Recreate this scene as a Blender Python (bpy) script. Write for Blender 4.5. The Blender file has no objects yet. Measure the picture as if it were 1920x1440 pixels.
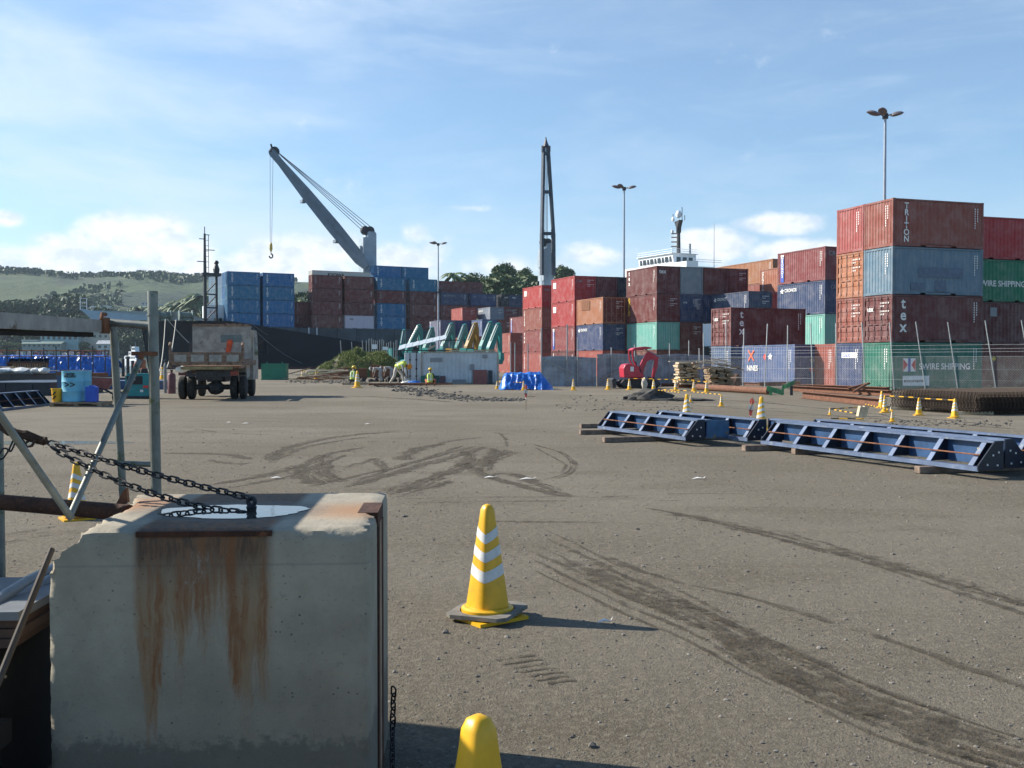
import bpy, bmesh, math, random
from mathutils import Vector, Matrix, noise
R = math.radians
rnd = random.Random(7)
scene = bpy.context.scene
COL = scene.collection

# ---------------------------------------------------------------- camera, sky, sun, exposure
CAMZ, F = 1.6, 1900.0
PITCH = math.atan(44 / F)
cam_data = bpy.data.cameras.new("camera")
cam_data.sensor_width = 36.0
cam_data.lens = 36.0 * F / 1920.0
cam_data.clip_start = 0.05
cam_data.clip_end = 20000
cam = bpy.data.objects.new("camera", cam_data)
COL.objects.link(cam)
cam.location = (0, 0, CAMZ)
cam.rotation_euler = (math.pi / 2 - PITCH, 0, 0)
scene.camera = cam

SUN = Vector((-0.963, 0.27, math.tan(R(34)))).normalized()
sd = bpy.data.lights.new("sun", 'SUN')
sd.energy = 5.0
sd.angle = R(0.55)
sd.color = (1.0, 0.93, 0.82)
so = bpy.data.objects.new("sun", sd)
COL.objects.link(so)
so.rotation_euler = SUN.to_track_quat('Z', 'Y').to_euler()

scene.view_settings.view_transform = 'Standard'
scene.view_settings.look = 'None'
scene.view_settings.exposure = 0.70
scene.view_settings.gamma = 1.0
scene.cycles.max_bounces = 6
scene.cycles.diffuse_bounces = 3
scene.cycles.volume_bounces = 0
scene.cycles.transparent_max_bounces = 12


class NT:
    """tiny node-tree helper"""
    def __init__(s, tree):
        s.t = tree; s.n = tree.nodes; s.l = tree.links

    def new(s, typ, **kw):
        n = s.n.new(typ)
        for k, v in kw.items():
            if k == 'ins':
                for a, b in v.items():
                    s.set(n, a, b)
            else:
                setattr(n, k, v)
        return n

    def set(s, n, a, b):
        sock = n.inputs[a]
        if hasattr(b, 'is_linked') or isinstance(b, bpy.types.NodeSocket):
            s.l.new(b, sock)
        elif isinstance(b, bpy.types.Node):
            s.l.new(b.outputs[0], sock)
        else:
            if isinstance(b, (tuple, list)) and len(b) == 3 and sock.type == 'RGBA':
                b = (*b, 1)
            sock.default_value = b

    def math(s, op, a, b=0.0, clamp=False):
        n = s.new('ShaderNodeMath', operation=op, use_clamp=clamp)
        s.set(n, 0, a); s.set(n, 1, b)
        return n.outputs[0]

    def noise(s, vec, scale, detail=4, rough=0.55, dist=0.0):
        n = s.new('ShaderNodeTexNoise')
        if vec is not None: s.set(n, 'Vector', vec)
        s.set(n, 'Scale', scale); s.set(n, 'Detail', detail); s.set(n, 'Roughness', rough); s.set(n, 'Distortion', dist)
        return n.outputs[0]

    def ramp(s, fac, stops):
        n = s.new('ShaderNodeValToRGB')
        s.set(n, 0, fac)
        e = n.color_ramp.elements
        while len(e) < len(stops): e.new(0.5)
        for i, (p, c) in enumerate(stops):
            e[i].position = p
            e[i].color = (c, c, c, 1) if isinstance(c, (int, float)) else (*c, 1)
        return n.outputs[0]

    def mix(s, fac, a, b, mode='MIX'):
        n = s.new('ShaderNodeMix', data_type='RGBA', blend_type=mode)
        s.set(n, 0, fac); s.set(n, 6, a); s.set(n, 7, b)
        return n.outputs[2]

    def smooth(s, v, lo, hi):
        n = s.new('ShaderNodeMapRange', interpolation_type='SMOOTHSTEP')
        s.set(n, 0, v); s.set(n, 1, lo); s.set(n, 2, hi)
        return n.outputs[0]

    def mapping(s, vec, scale=(1, 1, 1), loc=(0, 0, 0)):
        n = s.new('ShaderNodeMapping')
        s.set(n, 0, vec); s.set(n, 'Scale', scale); s.set(n, 'Location', loc)
        return n.outputs[0]


def ray(px, py):
    a = (px - 960) / F; b = (720 - py) / F
    c, s_ = math.cos(PITCH), math.sin(PITCH)
    return Vector((a, c + b * s_, -s_ + b * c))


def at(px, py, Y):
    d = ray(px, py); t = Y / d.y
    return Vector((d.x * t, Y, CAMZ + d.z * t))


def gp(px, py, z=0.0):
    d = ray(px, py); t = (z - CAMZ) / d.z
    return Vector((d.x * t, d.y * t, z))


# world: physical sky with clouds
world = bpy.data.worlds.new("World")
scene.world = world
world.use_nodes = True
w = NT(world.node_tree)
for n in list(w.n): w.n.remove(n)
tc = w.new('ShaderNodeTexCoord')
sky = w.new('ShaderNodeTexSky', sky_type='NISHITA')
sky.sun_disc = False
sky.sun_elevation = R(34)
sky.sun_rotation = math.atan2(SUN.x, SUN.y)
sky.air_density = 1.0
sky.dust_density = 0.6
sky.ozone_density = 2.0
sky.altitude = 0
gen = tc.outputs['Generated']
sep = w.new('ShaderNodeSeparateXYZ'); w.set(sep, 0, gen)
el = sep.outputs[2]
# cumulus banks: smooth lumps broken by noise
def lumps(blobs, nz, off):
    total = None
    for (px, py, rx, ry, st) in blobs:
        d = ray(px, py).normalized()
        sx, sz = F / rx, F / ry
        m = w.new('ShaderNodeVectorMath', operation='SUBTRACT'); w.set(m, 0, gen); w.set(m, 1, tuple(d))
        m2 = w.new('ShaderNodeVectorMath', operation='MULTIPLY'); w.set(m2, 0, m); w.set(m2, 1, (sx, sx * 0.3, sz))
        ln = w.new('ShaderNodeVectorMath', operation='LENGTH'); w.set(ln, 0, m2)
        v = w.math('MULTIPLY', w.math('SUBTRACT', 1.0, ln.outputs['Value'], True), st)
        total = v if total is None else w.math('MAXIMUM', total, v)
    return w.smooth(w.math('ADD', total, w.math('MULTIPLY', w.math('SUBTRACT', nz, 0.5), off)), 0.12, 0.54)
cn = w.noise(w.mapping(gen, (1, 1, 1.35)), 17, 8, 0.62, 0.15)
cn2 = w.noise(w.mapping(gen, (1, 1, 1.6), (3, 1, 0)), 34, 7, 0.6)
blobs = [(255, 452, 150, 62, 1.0), (120, 487, 190, 48, .9), (330, 475, 110, 52, .9), (15, 410, 46, 26, .8), (60, 510, 260, 40, .9),
         (250, 520, 330, 36, 1.0), (420, 520, 200, 46, .8), (600, 470, 190, 60, .62), (760, 480, 160, 60, .6), (520, 500, 220, 50, .8),
         (780, 440, 60, 46, .55), (960, 500, 260, 40, .55), (1110, 478, 130, 34, .62), (1340, 465, 100, 60, .95), (1310, 448, 70, 34, .85),
         (1450, 420, 120, 26, .75), (1480, 474, 130, 30, .85), (1560, 470, 90, 26, .7), (90, 450, 70, 30, .6), (870, 390, 90, 12, .45)]
cum = lumps(blobs, cn, 1.15)
# high thin veil
cir = w.noise(w.mapping(gen, (1.5, 1.5, 5.0), (0.4, 0, 0)), 2.4, 7, 0.56, 0.35)
cir2 = w.noise(w.mapping(gen, (3.0, 3.0, 14.0), (2.4, 1, 0)), 2.2, 6, 0.58, 0.6)
left = w.smooth(sep.outputs[0], 0.30, -0.35)
veil = w.math('MULTIPLY', w.smooth(cir, 0.36, 0.74), w.math('ADD', 0.16, w.math('MULTIPLY', left, 0.5)))
veil = w.math('ADD', veil, w.math('MULTIPLY', w.smooth(cir2, 0.50, 0.80), 0.16))
low = w.smooth(el, 0.17, 0.03)
veil = w.math('ADD', w.math('ADD', veil, 0.15), w.math('MULTIPLY', low, 0.40))
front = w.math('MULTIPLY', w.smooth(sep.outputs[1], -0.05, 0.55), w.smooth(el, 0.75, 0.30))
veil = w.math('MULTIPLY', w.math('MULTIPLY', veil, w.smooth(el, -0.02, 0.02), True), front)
shade = w.math('ADD', 0.80, w.math('MULTIPLY', w.smooth(cn2, 0.35, 0.62), 0.24))
cumcol = w.mix(w.smooth(cn2, 0.34, 0.60), (8.3, 9.3, 10.7), (11.4, 11.7, 12.1))
tint = w.mix(1.0, sky.outputs[0], (1.18, 1.52, 1.72), 'MULTIPLY')
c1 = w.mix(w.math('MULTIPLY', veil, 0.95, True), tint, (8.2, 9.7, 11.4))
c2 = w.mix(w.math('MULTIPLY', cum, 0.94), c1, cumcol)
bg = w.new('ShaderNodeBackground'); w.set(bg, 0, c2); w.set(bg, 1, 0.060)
ow = w.new('ShaderNodeOutputWorld'); w.l.new(bg.outputs[0], ow.inputs[0])


# ---------------------------------------------------------------- helpers
class MB:
    def __init__(s):
        s.v = []; s.f = []; s.m = []; s.mi = 0

    def add(s, vs, fs):
        o = len(s.v)
        s.v += [tuple(v) for v in vs]
        s.f += [tuple(i + o for i in f) for f in fs]
        s.m += [s.mi] * len(fs)
        return s

    def box(s, lo, hi, M=None):
        x0, y0, z0 = lo; x1, y1, z1 = hi
        vs = [Vector(p) for p in ((x0, y0, z0), (x1, y0, z0), (x1, y1, z0), (x0, y1, z0), (x0, y0, z1), (x1, y0, z1), (x1, y1, z1), (x0, y1, z1))]
        if M is not None: vs = [M @ v for v in vs]
        return s.add(vs, ((0, 3, 2, 1), (4, 5, 6, 7), (0, 1, 5, 4), (1, 2, 6, 5), (2, 3, 7, 6), (3, 0, 4, 7)))

    def bar(s, p0, p1, w_, h_, up=(0, 0, 1)):
        p0 = Vector(p0); p1 = Vector(p1); d = (p1 - p0)
        L = d.length; d.normalize(); up = Vector(up)
        if abs(d.dot(up)) > 0.98: up = Vector((1, 0, 0))
        r = d.cross(up).normalized(); u = r.cross(d)
        M = Matrix(((r.x, d.x, u.x, p0.x), (r.y, d.y, u.y, p0.y), (r.z, d.z, u.z, p0.z), (0, 0, 0, 1)))
        return s.box((-w_ / 2, 0, -h_ / 2), (w_ / 2, L, h_ / 2), M)

    def tube(s, pts, r, n=8, caps=True):
        pts = [Vector(p) for p in pts]
        rs = r if isinstance(r, (list, tuple)) else [r] * len(pts)
        vs = []; fs = []
        pr = None
        for i, p in enumerate(pts):
            a = pts[max(0, i - 1)]; b = pts[min(len(pts) - 1, i + 1)]
            d = (b - a).normalized()
            if pr is None:
                pr = d.orthogonal().normalized()
            else:
                pr = (pr - d * pr.dot(d)).normalized()
            q = d.cross(pr)
            for k in range(n):
                t = 2 * math.pi * k / n
                vs.append(p + (pr * math.cos(t) + q * math.sin(t)) * rs[i])
        for i in range(len(pts) - 1):
            for k in range(n):
                k2 = (k + 1) % n
                fs.append((i * n + k, i * n + k2, (i + 1) * n + k2, (i + 1) * n + k))
        if caps:
            fs.append(tuple(range(n))[::-1]); fs.append(tuple(range((len(pts) - 1) * n, len(pts) * n)))
        return s.add(vs, fs)

    def lathe(s, prof, n=16, o=(0, 0, 0), M=None, sq=None):
        vs = []; fs = []
        for (r, z) in prof:
            for k in range(n):
                t = 2 * math.pi * k / n
                rr = r
                if sq:
                    rr = r / ((abs(math.cos(t)) ** sq + abs(math.sin(t)) ** sq) ** (1 / sq)) * 0.92
                v = Vector((o[0] + rr * math.cos(t), o[1] + rr * math.sin(t), o[2] + z))
                vs.append(M @ v if M is not None else v)
        for i in range(len(prof) - 1):
            for k in range(n):
                k2 = (k + 1) % n
                fs.append((i * n + k, i * n + k2, (i + 1) * n + k2, (i + 1) * n + k))
        fs.append(tuple(range(n))[::-1]); fs.append(tuple(range((len(prof) - 1) * n, len(prof) * n)))
        return s.add(vs, fs)

    def prism(s, poly, y0, y1, M=None):
        """poly in (x,z), extruded along y"""
        n = len(poly)
        vs = [Vector((x, y0, z)) for x, z in poly] + [Vector((x, y1, z)) for x, z in poly]
        if M is not None: vs = [M @ v for v in vs]
        fs = [tuple(range(n)), tuple(range(n, 2 * n))[::-1]]
        fs += [(i, i + n, (i + 1) % n + n, (i + 1) % n) for i in range(n)]
        return s.add(vs, fs)

    def blob(s, c, r, seed=0, amp=.25, sub=2):
        bm = bmesh.new(); bmesh.ops.create_icosphere(bm, subdivisions=sub, radius=1)
        vs = []
        for v in bm.verts:
            k = 1 + amp * noise.noise(v.co * 1.7 + Vector((seed * 3.1, seed, 0)))
            vs.append((c[0] + v.co.x * r[0] * k, c[1] + v.co.y * r[1] * k, c[2] + v.co.z * r[2] * k))
        fs = [[v.index for v in f.verts] for f in bm.faces]
        bm.free()
        return s.add(vs, fs)

    def mesh(s, name, mats=None, smooth=False):
        me = bpy.data.meshes.new(name)
        me.from_pydata(s.v, [], s.f)
        for m_ in (mats if isinstance(mats, (list, tuple)) else [mats]):
            if m_: me.materials.append(m_)
        if any(s.m): me.polygons.foreach_set('material_index', s.m)
        bm = bmesh.new(); bm.from_mesh(me); bmesh.ops.recalc_face_normals(bm, faces=bm.faces); bm.to_mesh(me); bm.free()
        if smooth:
            me.polygons.foreach_set('use_smooth', [True] * len(me.polygons))
            try: me.set_sharp_from_angle(angle=R(40))
            except Exception: pass
        me.update()
        return me

    def build(s, name, mats, parent=None, smooth=False, **kw):
        return link(name, s.mesh(name, mats, smooth), parent, **kw)


def link(name, me, parent=None, loc=None, rot=None, col=None, label=None, M=None, scale=None):
    o = bpy.data.objects.new(name, me); COL.objects.link(o)
    if parent: o.parent = parent
    if loc is not None: o.location = loc
    if rot is not None: o.rotation_euler = rot
    if scale is not None: o.scale = (scale,) * 3 if isinstance(scale, (int, float)) else scale
    if M is not None: o.matrix_local = M
    if col is not None: o.color = (*col, 1)
    if label: o['label'] = label
    return o


def thing(name, label, cat, loc=(0, 0, 0), rz=0.0, group=None, scale=None):
    o = bpy.data.objects.new(name, None); COL.objects.link(o)
    o.empty_display_size = .2
    o.location = loc; o.rotation_euler = (0, 0, rz)
    if scale: o.scale = (scale,) * 3 if isinstance(scale, (int, float)) else scale
    return tag(o, label, cat, group)


def tag(o, label, cat, group=None):
    o['label'] = label; o['category'] = cat
    if group: o['group'] = group
    return o


def kind(o, k):
    o['kind'] = k
    return o


def dup(root, loc, rz=None, label=None, scale=None, group=None, col=None):
    def cp(o, p):
        c = o.copy(); COL.objects.link(c)
        if p: c.parent = p
        if col and p and c.get('tint'): c.color = (*col, 1)
        for ch in kids.get(o, ()): cp(ch, c)
        return c
    kids = {}
    for o in root.children_recursive: kids.setdefault(o.parent, []).append(o)
    c = cp(root, None)
    c.location = loc
    if rz is not None: c.rotation_euler = (0, 0, rz)
    if scale: c.scale = (scale,) * 3
    if label: c['label'] = label
    if group: c['group'] = group
    return c


_txt = {}
def text_mesh(s, size=1.0, mat=None, align='LEFT', sp=1.0, bold=0.0, ex=0.0):
    key = (s, size, mat.name if mat else '', align, sp, bold)
    if key in _txt: return _txt[key]
    cu = bpy.data.curves.new('lettering', 'FONT')
    cu.body = s; cu.size = size; cu.align_x = align; cu.space_line = sp; cu.offset = bold
    cu.resolution_u = 3
    o = bpy.data.objects.new('lettering', cu); COL.objects.link(o)
    dg = bpy.context.evaluated_depsgraph_get()
    me = bpy.data.meshes.new_from_object(o.evaluated_get(dg))
    bpy.data.objects.remove(o); bpy.data.curves.remove(cu)
    me.name = 'lettering'
    me.materials.clear()
    if mat: me.materials.append(mat)
    _txt[key] = me
    return me


# ---------------------------------------------------------------- materials
def mat_base(name):
    m = bpy.data.materials.new(name); m.use_nodes = True
    t = NT(m.node_tree)
    b = t.n['Principled BSDF']
    return m, t, b


def pm(name, col, rough=.6, metal=0.0, var=.25, scale=4.0, bump=0.0, bscale=40.0, spots=None, spot_lo=.6, spot_scale=6.0, spot_hi=None):
    m, t, b = mat_base(name)
    oc = t.new('ShaderNodeTexCoord').outputs['Object']
    n = t.noise(oc, scale, 6, .65)
    lo = tuple(c * (1 - var) for c in col); hi = tuple(min(1, c * (1 + var)) for c in col)
    c = t.mix(t.smooth(n, .3, .7), lo, hi)
    if spots:
        n2 = t.noise(oc, spot_scale, 8, .7)
        c = t.mix(t.smooth(n2, spot_lo, spot_hi or spot_lo + .1), c, spots)
    t.set(b, 'Base Color', c); t.set(b, 'Roughness', rough); t.set(b, 'Metallic', metal)
    if bump:
        bn = t.new('ShaderNodeBump'); t.set(bn, 'Strength', bump); t.set(bn, 'Distance', .02)
        t.set(bn, 'Height', t.noise(oc, bscale, 5, .6)); t.set(b, 'Normal', bn)
    return m


def paint_mat(name, fade=.22, rust=.62):
    """weathered paint in the object's own colour"""
    m, t, b = mat_base(name)
    oi = t.new('ShaderNodeObjectInfo')
    oc = t.new('ShaderNodeTexCoord').outputs['Object']
    off = t.new('ShaderNodeVectorMath', operation='ADD')
    t.set(off, 0, oc)
    rv = t.new('ShaderNodeCombineXYZ'); t.set(rv, 0, t.math('MULTIPLY', oi.outputs['Random'], 37.0)); t.set(rv, 1, t.math('MULTIPLY', oi.outputs['Random'], 91.0))
    t.set(off, 1, rv)
    p = off.outputs[0]
    n1 = t.noise(p, 1.3, 6, .7)
    streak = t.noise(t.mapping(p, (5, 5, .5)), 1.6, 5, .65)
    base = oi.outputs['Color']
    pale = t.mix(.5, base, (.55, .5, .47))
    c = t.mix(t.math('MULTIPLY', t.smooth(n1, .36, .72), fade * 1.9), base, pale)
    dk = t.mix(1.0, base, (.62, .6, .6), 'MULTIPLY')
    c = t.mix(t.math('MULTIPLY', t.smooth(streak, .50, .78), .6), c, dk)
    r = t.noise(p, 5.5, 9, .75)
    c = t.mix(t.math('MULTIPLY', t.smooth(r, rust, rust + .08), .85), c, (.16, .07, .035))
    bn = t.new('ShaderNodeBump'); t.set(bn, 'Strength', .5); t.set(bn, 'Distance', .06); t.set(bn, 'Height', t.noise(p, 1.7, 3, .5)); t.set(b, 'Normal', bn)
    t.set(b, 'Base Color', c); t.set(b, 'Roughness', .55)
    t.set(b, 'Specular IOR Level', .35)
    return m


M_PAINT = paint_mat('container_paint', .20, .605)
M_WHITE = pm('white_lettering', (.78, .77, .74), .6, var=.1)
M_YEL = pm('yellow_lettering', (.75, .5, .05), .6, var=.1)
M_ORG = pm('orange_red_lettering', (.75, .13, .05), .6, var=.1)
M_REDL = pm('red_lettering', (.6, .06, .05), .6, var=.1)
M_BLUEL = pm('blue_panel_paint', (.04, .09, .4), .6, var=.1)
M_GREYL = pm('dull_grey_lettering', (.26, .27, .28), .6, var=.1)
M_BLACK = pm('black_paint', (.012, .012, .013), .5, var=.3)
M_STEEL = pm('galvanised_steel', (.35, .36, .36), .5, .6, var=.2, scale=12)
M_RUST = pm('rusty_steel', (.19, .08, .04), .85, .1, var=.45, scale=9, bump=.4, spots=(.07, .03, .02), spot_lo=.55)
M_DKSTEEL = pm('dark_steel', (.05, .05, .055), .55, .4, var=.4, scale=10)
M_WOOD = pm('weathered_timber', (.30, .21, .13), .85, var=.35, scale=5, spots=(.14, .09, .06), spot_lo=.56)
M_PALEWOOD = pm('pale_new_timber', (.56, .46, .32), .8, var=.25, scale=6)
M_CONC = pm('plain_concrete', (.36, .34, .31), .9, var=.2, scale=3, bump=.3)
M_RUBBER = pm('tyre_rubber', (.025, .024, .023), .85, var=.3, scale=15, spots=(.13, .11, .09), spot_lo=.55, spot_scale=10)
M_TARP = pm('blue_tarpaulin', (.025, .14, .50), .35, var=.3, scale=3, bump=1.0, bscale=5)
M_CONEY = pm('yellow_cone_plastic', (.74, .40, .012), .42, var=.10, scale=7, spots=(.36, .23, .07), spot_lo=.54, spot_scale=11, spot_hi=.86)
M_CONEW = pm('reflective_white_band', (.62, .62, .60), .45, var=.10, scale=12, spots=(.38, .36, .30), spot_lo=.56, spot_scale=16, spot_hi=.8)
M_GLASS = pm('dark_window_glass', (.03, .04, .05), .08, var=.2)
# ---------------------------------------------------------------- ground, quay, water
def ground_material():
    m, t, b = mat_base('packed_gravel')
    oc = t.new('ShaderNodeTexCoord').outputs['Object']
    big = t.noise(oc, .12, 5, .6)
    mid = t.noise(t.mapping(oc, (.35, 1.2, 1)), .9, 6, .65, .4)
    fine = t.noise(oc, 22, 6, .7)
    c = t.mix(t.smooth(big, .38, .62), (.150, .127, .093), (.206, .180, .139))
    c = t.mix(t.math('MULTIPLY', t.smooth(mid, .46, .74), .75), c, (.112, .090, .060))
    damp = t.noise(oc, .33, 6, .7); c = t.mix(t.math('MULTIPLY', t.smooth(damp, .56, .68), .40), c, (.095, .078, .055))
    c = t.mix(t.math('MULTIPLY', t.smooth(fine, .42, .66), .62), c, (.275, .24, .18))
    fd = t.noise(oc, 48, 5, .75)
    c = t.mix(t.math('MULTIPLY', t.smooth(fd, .52, .68), .55), c, (.075, .061, .042))
    vo = t.new('ShaderNodeTexVoronoi'); t.set(vo, 'Vector', oc); t.set(vo, 'Scale', 55); t.set(vo, 'Randomness', 1)
    sel = t.smooth(t.noise(oc, 60, 2, .5), .50, .60)
    peb = t.math('MULTIPLY', t.smooth(vo.outputs[0], .42, .18), sel)
    pc = t.mix(t.noise(oc, 31, 2), (.085, .078, .07), (.46, .43, .39))
    c = t.mix(t.math('MULTIPLY', peb, .8), c, pc)
    t.set(b, 'Base Color', c); t.set(b, 'Roughness', .95); t.set(b, 'Specular IOR Level', .25)
    h = t.math('ADD', t.math('MULTIPLY', t.noise(oc, 7, 6, .62), 1.4), t.math('ADD', t.math('MULTIPLY', t.noise(oc, 70, 5, .7), .8), t.math('MULTIPLY', peb, .35)))
    bn = t.new('ShaderNodeBump'); t.set(bn, 'Strength', .95); t.set(bn, 'Distance', .035); t.set(bn, 'Height', h)
    t.set(b, 'Normal', bn)
    return m


M_GROUND = ground_material()
su28 = Vector((math.cos(R(28)), math.sin(R(28)), 0)); sv28 = Vector((-math.sin(R(28)), math.cos(R(28)), 0))
BOW = Vector((-63.9, 183.0, 0))
E1 = BOW - sv28 * 1.2
quay = [Vector((-700, 88, 0)), Vector((-40, 97, 0)), E1 - su28 * 2 + sv28 * 0, E1 + su28 * 700, Vector((700, 90, 0)), Vector((500, -120, 0)), Vector((-700, -120, 0))]
mb = MB(); mb.add(quay, [tuple(range(7))[::-1]])
kind(mb.build('ground', M_GROUND), 'structure')
mb = MB()
for i in range(3):
    a, b2 = quay[i], quay[i + 1]
    mb.add([a - Vector((0, 0, .004)), b2 - Vector((0, 0, .004)), b2 - Vector((0, 0, 1.6)), a - Vector((0, 0, 1.6))], [(0, 1, 2, 3)])
kind(mb.build('quay_wall', M_CONC), 'structure')

m, t, b = mat_base('harbour_water')
oc = t.new('ShaderNodeTexCoord').outputs['Object']
t.set(b, 'Base Color', (.06, .11, .13)); t.set(b, 'Roughness', .12)
bn = t.new('ShaderNodeBump'); t.set(bn, 'Strength', .35); t.set(bn, 'Distance', .3); t.set(bn, 'Height', t.noise(oc, .6, 4)); t.set(b, 'Normal', bn)
mb = MB(); mb.add([(-2800, 60, -1), (2800, 60, -1), (2800, 3600, -1), (-2800, 3600, -1)], [(0, 1, 2, 3)])
kind(mb.build('harbour_water', m), 'structure')

# ---------------------------------------------------------------- containers
WID, HGT = 2.44, 2.59


def profile(L, d=.036, per=.28, x0=.1, x1=None):
    x1 = x1 if x1 is not None else L - .1
    n = max(1, round((x1 - x0) / per)); p = (x1 - x0) / n
    pts = [(0, .0), (x0, .0)]
    for i in range(n):
        a = x0 + i * p
        pts += [(a + p * .12, d), (a + p * .38, d), (a + p * .62, .0), (a + p * .88, .0)]
    pts += [(x1, .0), (L, .0)]
    return pts


def container_meshes(L, doors, H=HGT):
    """body, frame, doors ; x length, y width, z up; doors at x=0"""
    body = MB(); z0, z1 = .16, H - .11
    s1 = profile(L)
    def wall(pts, fn):
        vs = []; fs = []
        for i, (u, d) in enumerate(pts): vs += [fn(u, d, z0), fn(u, d, z1)]
        for i in range(len(pts) - 1): fs.append((2 * i, 2 * i + 2, 2 * i + 3, 2 * i + 1))
        body.add(vs, fs)
    wall(s1, lambda u, d, z: (u, .02 + d, z)); wall(s1, lambda u, d, z: (u, WID - .02 - d, z))
    e = profile(WID, per=.25)
    wall(e, lambda u, d, z: (L - .02 - d, u, z))
    if not doors: wall(e, lambda u, d, z: (.02 + d, u, z))
    body.box((.05, .06, H - .06), (L - .05, WID - .06, H - .03))
    body.box((.05, .06, .10), (L - .05, WID - .06, .14))
    fr = MB()
    for x in (0, L - .14):
        for y in (0, WID - .12):
            fr.box((x, y, .12), (x + .14, y + .12, H - .12))
            for z in (0, H - .12): fr.box((x - .005 if x == 0 else x - .035, y - .005, z), (x + .175 if x == 0 else x + .145, y + .165 if y == 0 else y + .125, z + .12))
    for y in (.004, WID - .064):
        fr.box((.14, y, H - .10), (L - .14, y + .06, H - .012))
        seg = [(.14, L * .5 - 1.20), (L * .5 - .84, L * .5 + .84), (L * .5 + 1.20, L - .14)]
        for a, c in seg: fr.box((a, y, .02), (c, y + .06, .17))
        fr.box((L * .5 - 1.25, y, .13), (L * .5 + 1.25, y + .058, .168))
    for x in (.004, L - .064):
        fr.box((x, .12, H - .12), (x + .06, WID - .12, H - .01)); fr.box((x, .12, .02), (x + .06, WID - .12, .16))
    dr = br = None
    if doors:
        dr = MB()
        w2 = (WID - .26) / 2
        prof = [(.16, .0), (.30, .0), (.34, .03), (.62, .03), (.66, 0), (.86, 0), (.9, .03), (1.2, .03), (1.24, 0), (1.44, 0), (1.48, .03), (1.78, .03), (1.82, 0), (2.0, 0), (2.04, .03), (2.3, .03), (2.34, 0), (H - .12, 0)]
        vs = []; fs = []
        for z, d in prof: vs += [(.03 + d, 0, z), (.03 + d, w2, z)]
        for i in range(len(prof) - 1): fs.append((2 * i, 2 * i + 1, 2 * i + 3, 2 * i + 2))
        dr.add(vs, fs); dr.box((.066, .0, .16), (.08, w2, H - .12))
        br = MB()
        for y in (w2 * .26, w2 * .74):
            br.tube([(-.0, y, .06), (-.0, y, H - .05)], .022, 6)
            for z in (.2, .75, 1.3, 1.9, H - .2): br.box((-.02, y - .05, z), (.03, y + .05, z + .05))
            br.box((-.03, y - .3, .98), (-.005, y + .02, 1.02))
    return body, fr, dr, br


_cm = {}
def cmesh(L, doors):
    k = (L, doors)
    if k not in _cm:
        b_, f_, d_, r_ = container_meshes(L, doors)
        _cm[k] = (b_.mesh('container_walls', M_PAINT), f_.mesh('container_frame', M_PAINT),
                  d_.mesh('container_door', M_PAINT) if d_ else None, r_.mesh('locking_bars', M_PAINT) if r_ else None)
    return _cm[k]


FACE = {'F': lambda L: Matrix(((1, 0, 0, 0), (0, 0, -1, -.004), (0, 1, 0, 0), (0, 0, 0, 1))),
        'E': lambda L: Matrix(((0, 0, -1, -.004), (-1, 0, 0, WID), (0, 1, 0, 0), (0, 0, 0, 1))),
        'B': lambda L: Matrix(((-1, 0, 0, L), (0, 0, 1, WID + .004), (0, 1, 0, 0), (0, 0, 0, 1)))}
STRIPES = {}
def code_marks(seed, n=9, horiz=False):
    """rows of tiny code digits too small to read: short dashes"""
    k = (seed % 5, n, horiz)
    if k not in STRIPES:
        r = random.Random(seed % 5); mb_ = MB()
        for c in range(2 if not horiz else 3):
            for i in range(n - 3 * c):
                a = i * .13; q = c * .17
                wx = .07 * r.uniform(.7, 1)
                lo = (q, -a - .09) if not horiz else (a, -q - .09)
                mb_.add([(lo[0], lo[1], 0), (lo[0] + wx, lo[1], 0), (lo[0] + wx, lo[1] + .085, 0), (lo[0], lo[1] + .085, 0)], [(0, 1, 2, 3)])
        STRIPES[k] = mb_.mesh('lettering', M_WHITE)
    return STRIPES[k]


def quad_mesh(key, wd, ht, mat, shape=None):
    kk = ('q', key, wd, ht, mat.name)
    if kk not in STRIPES:
        mb_ = MB()
        pts = shape or [(0, 0), (wd, 0), (wd, ht), (0, ht)]
        mb_.add([(x, y, 0) for x, y in pts], [tuple(range(len(pts)))])
        STRIPES[kk] = mb_.mesh(key, mat)
    return STRIPES[kk]


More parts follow.
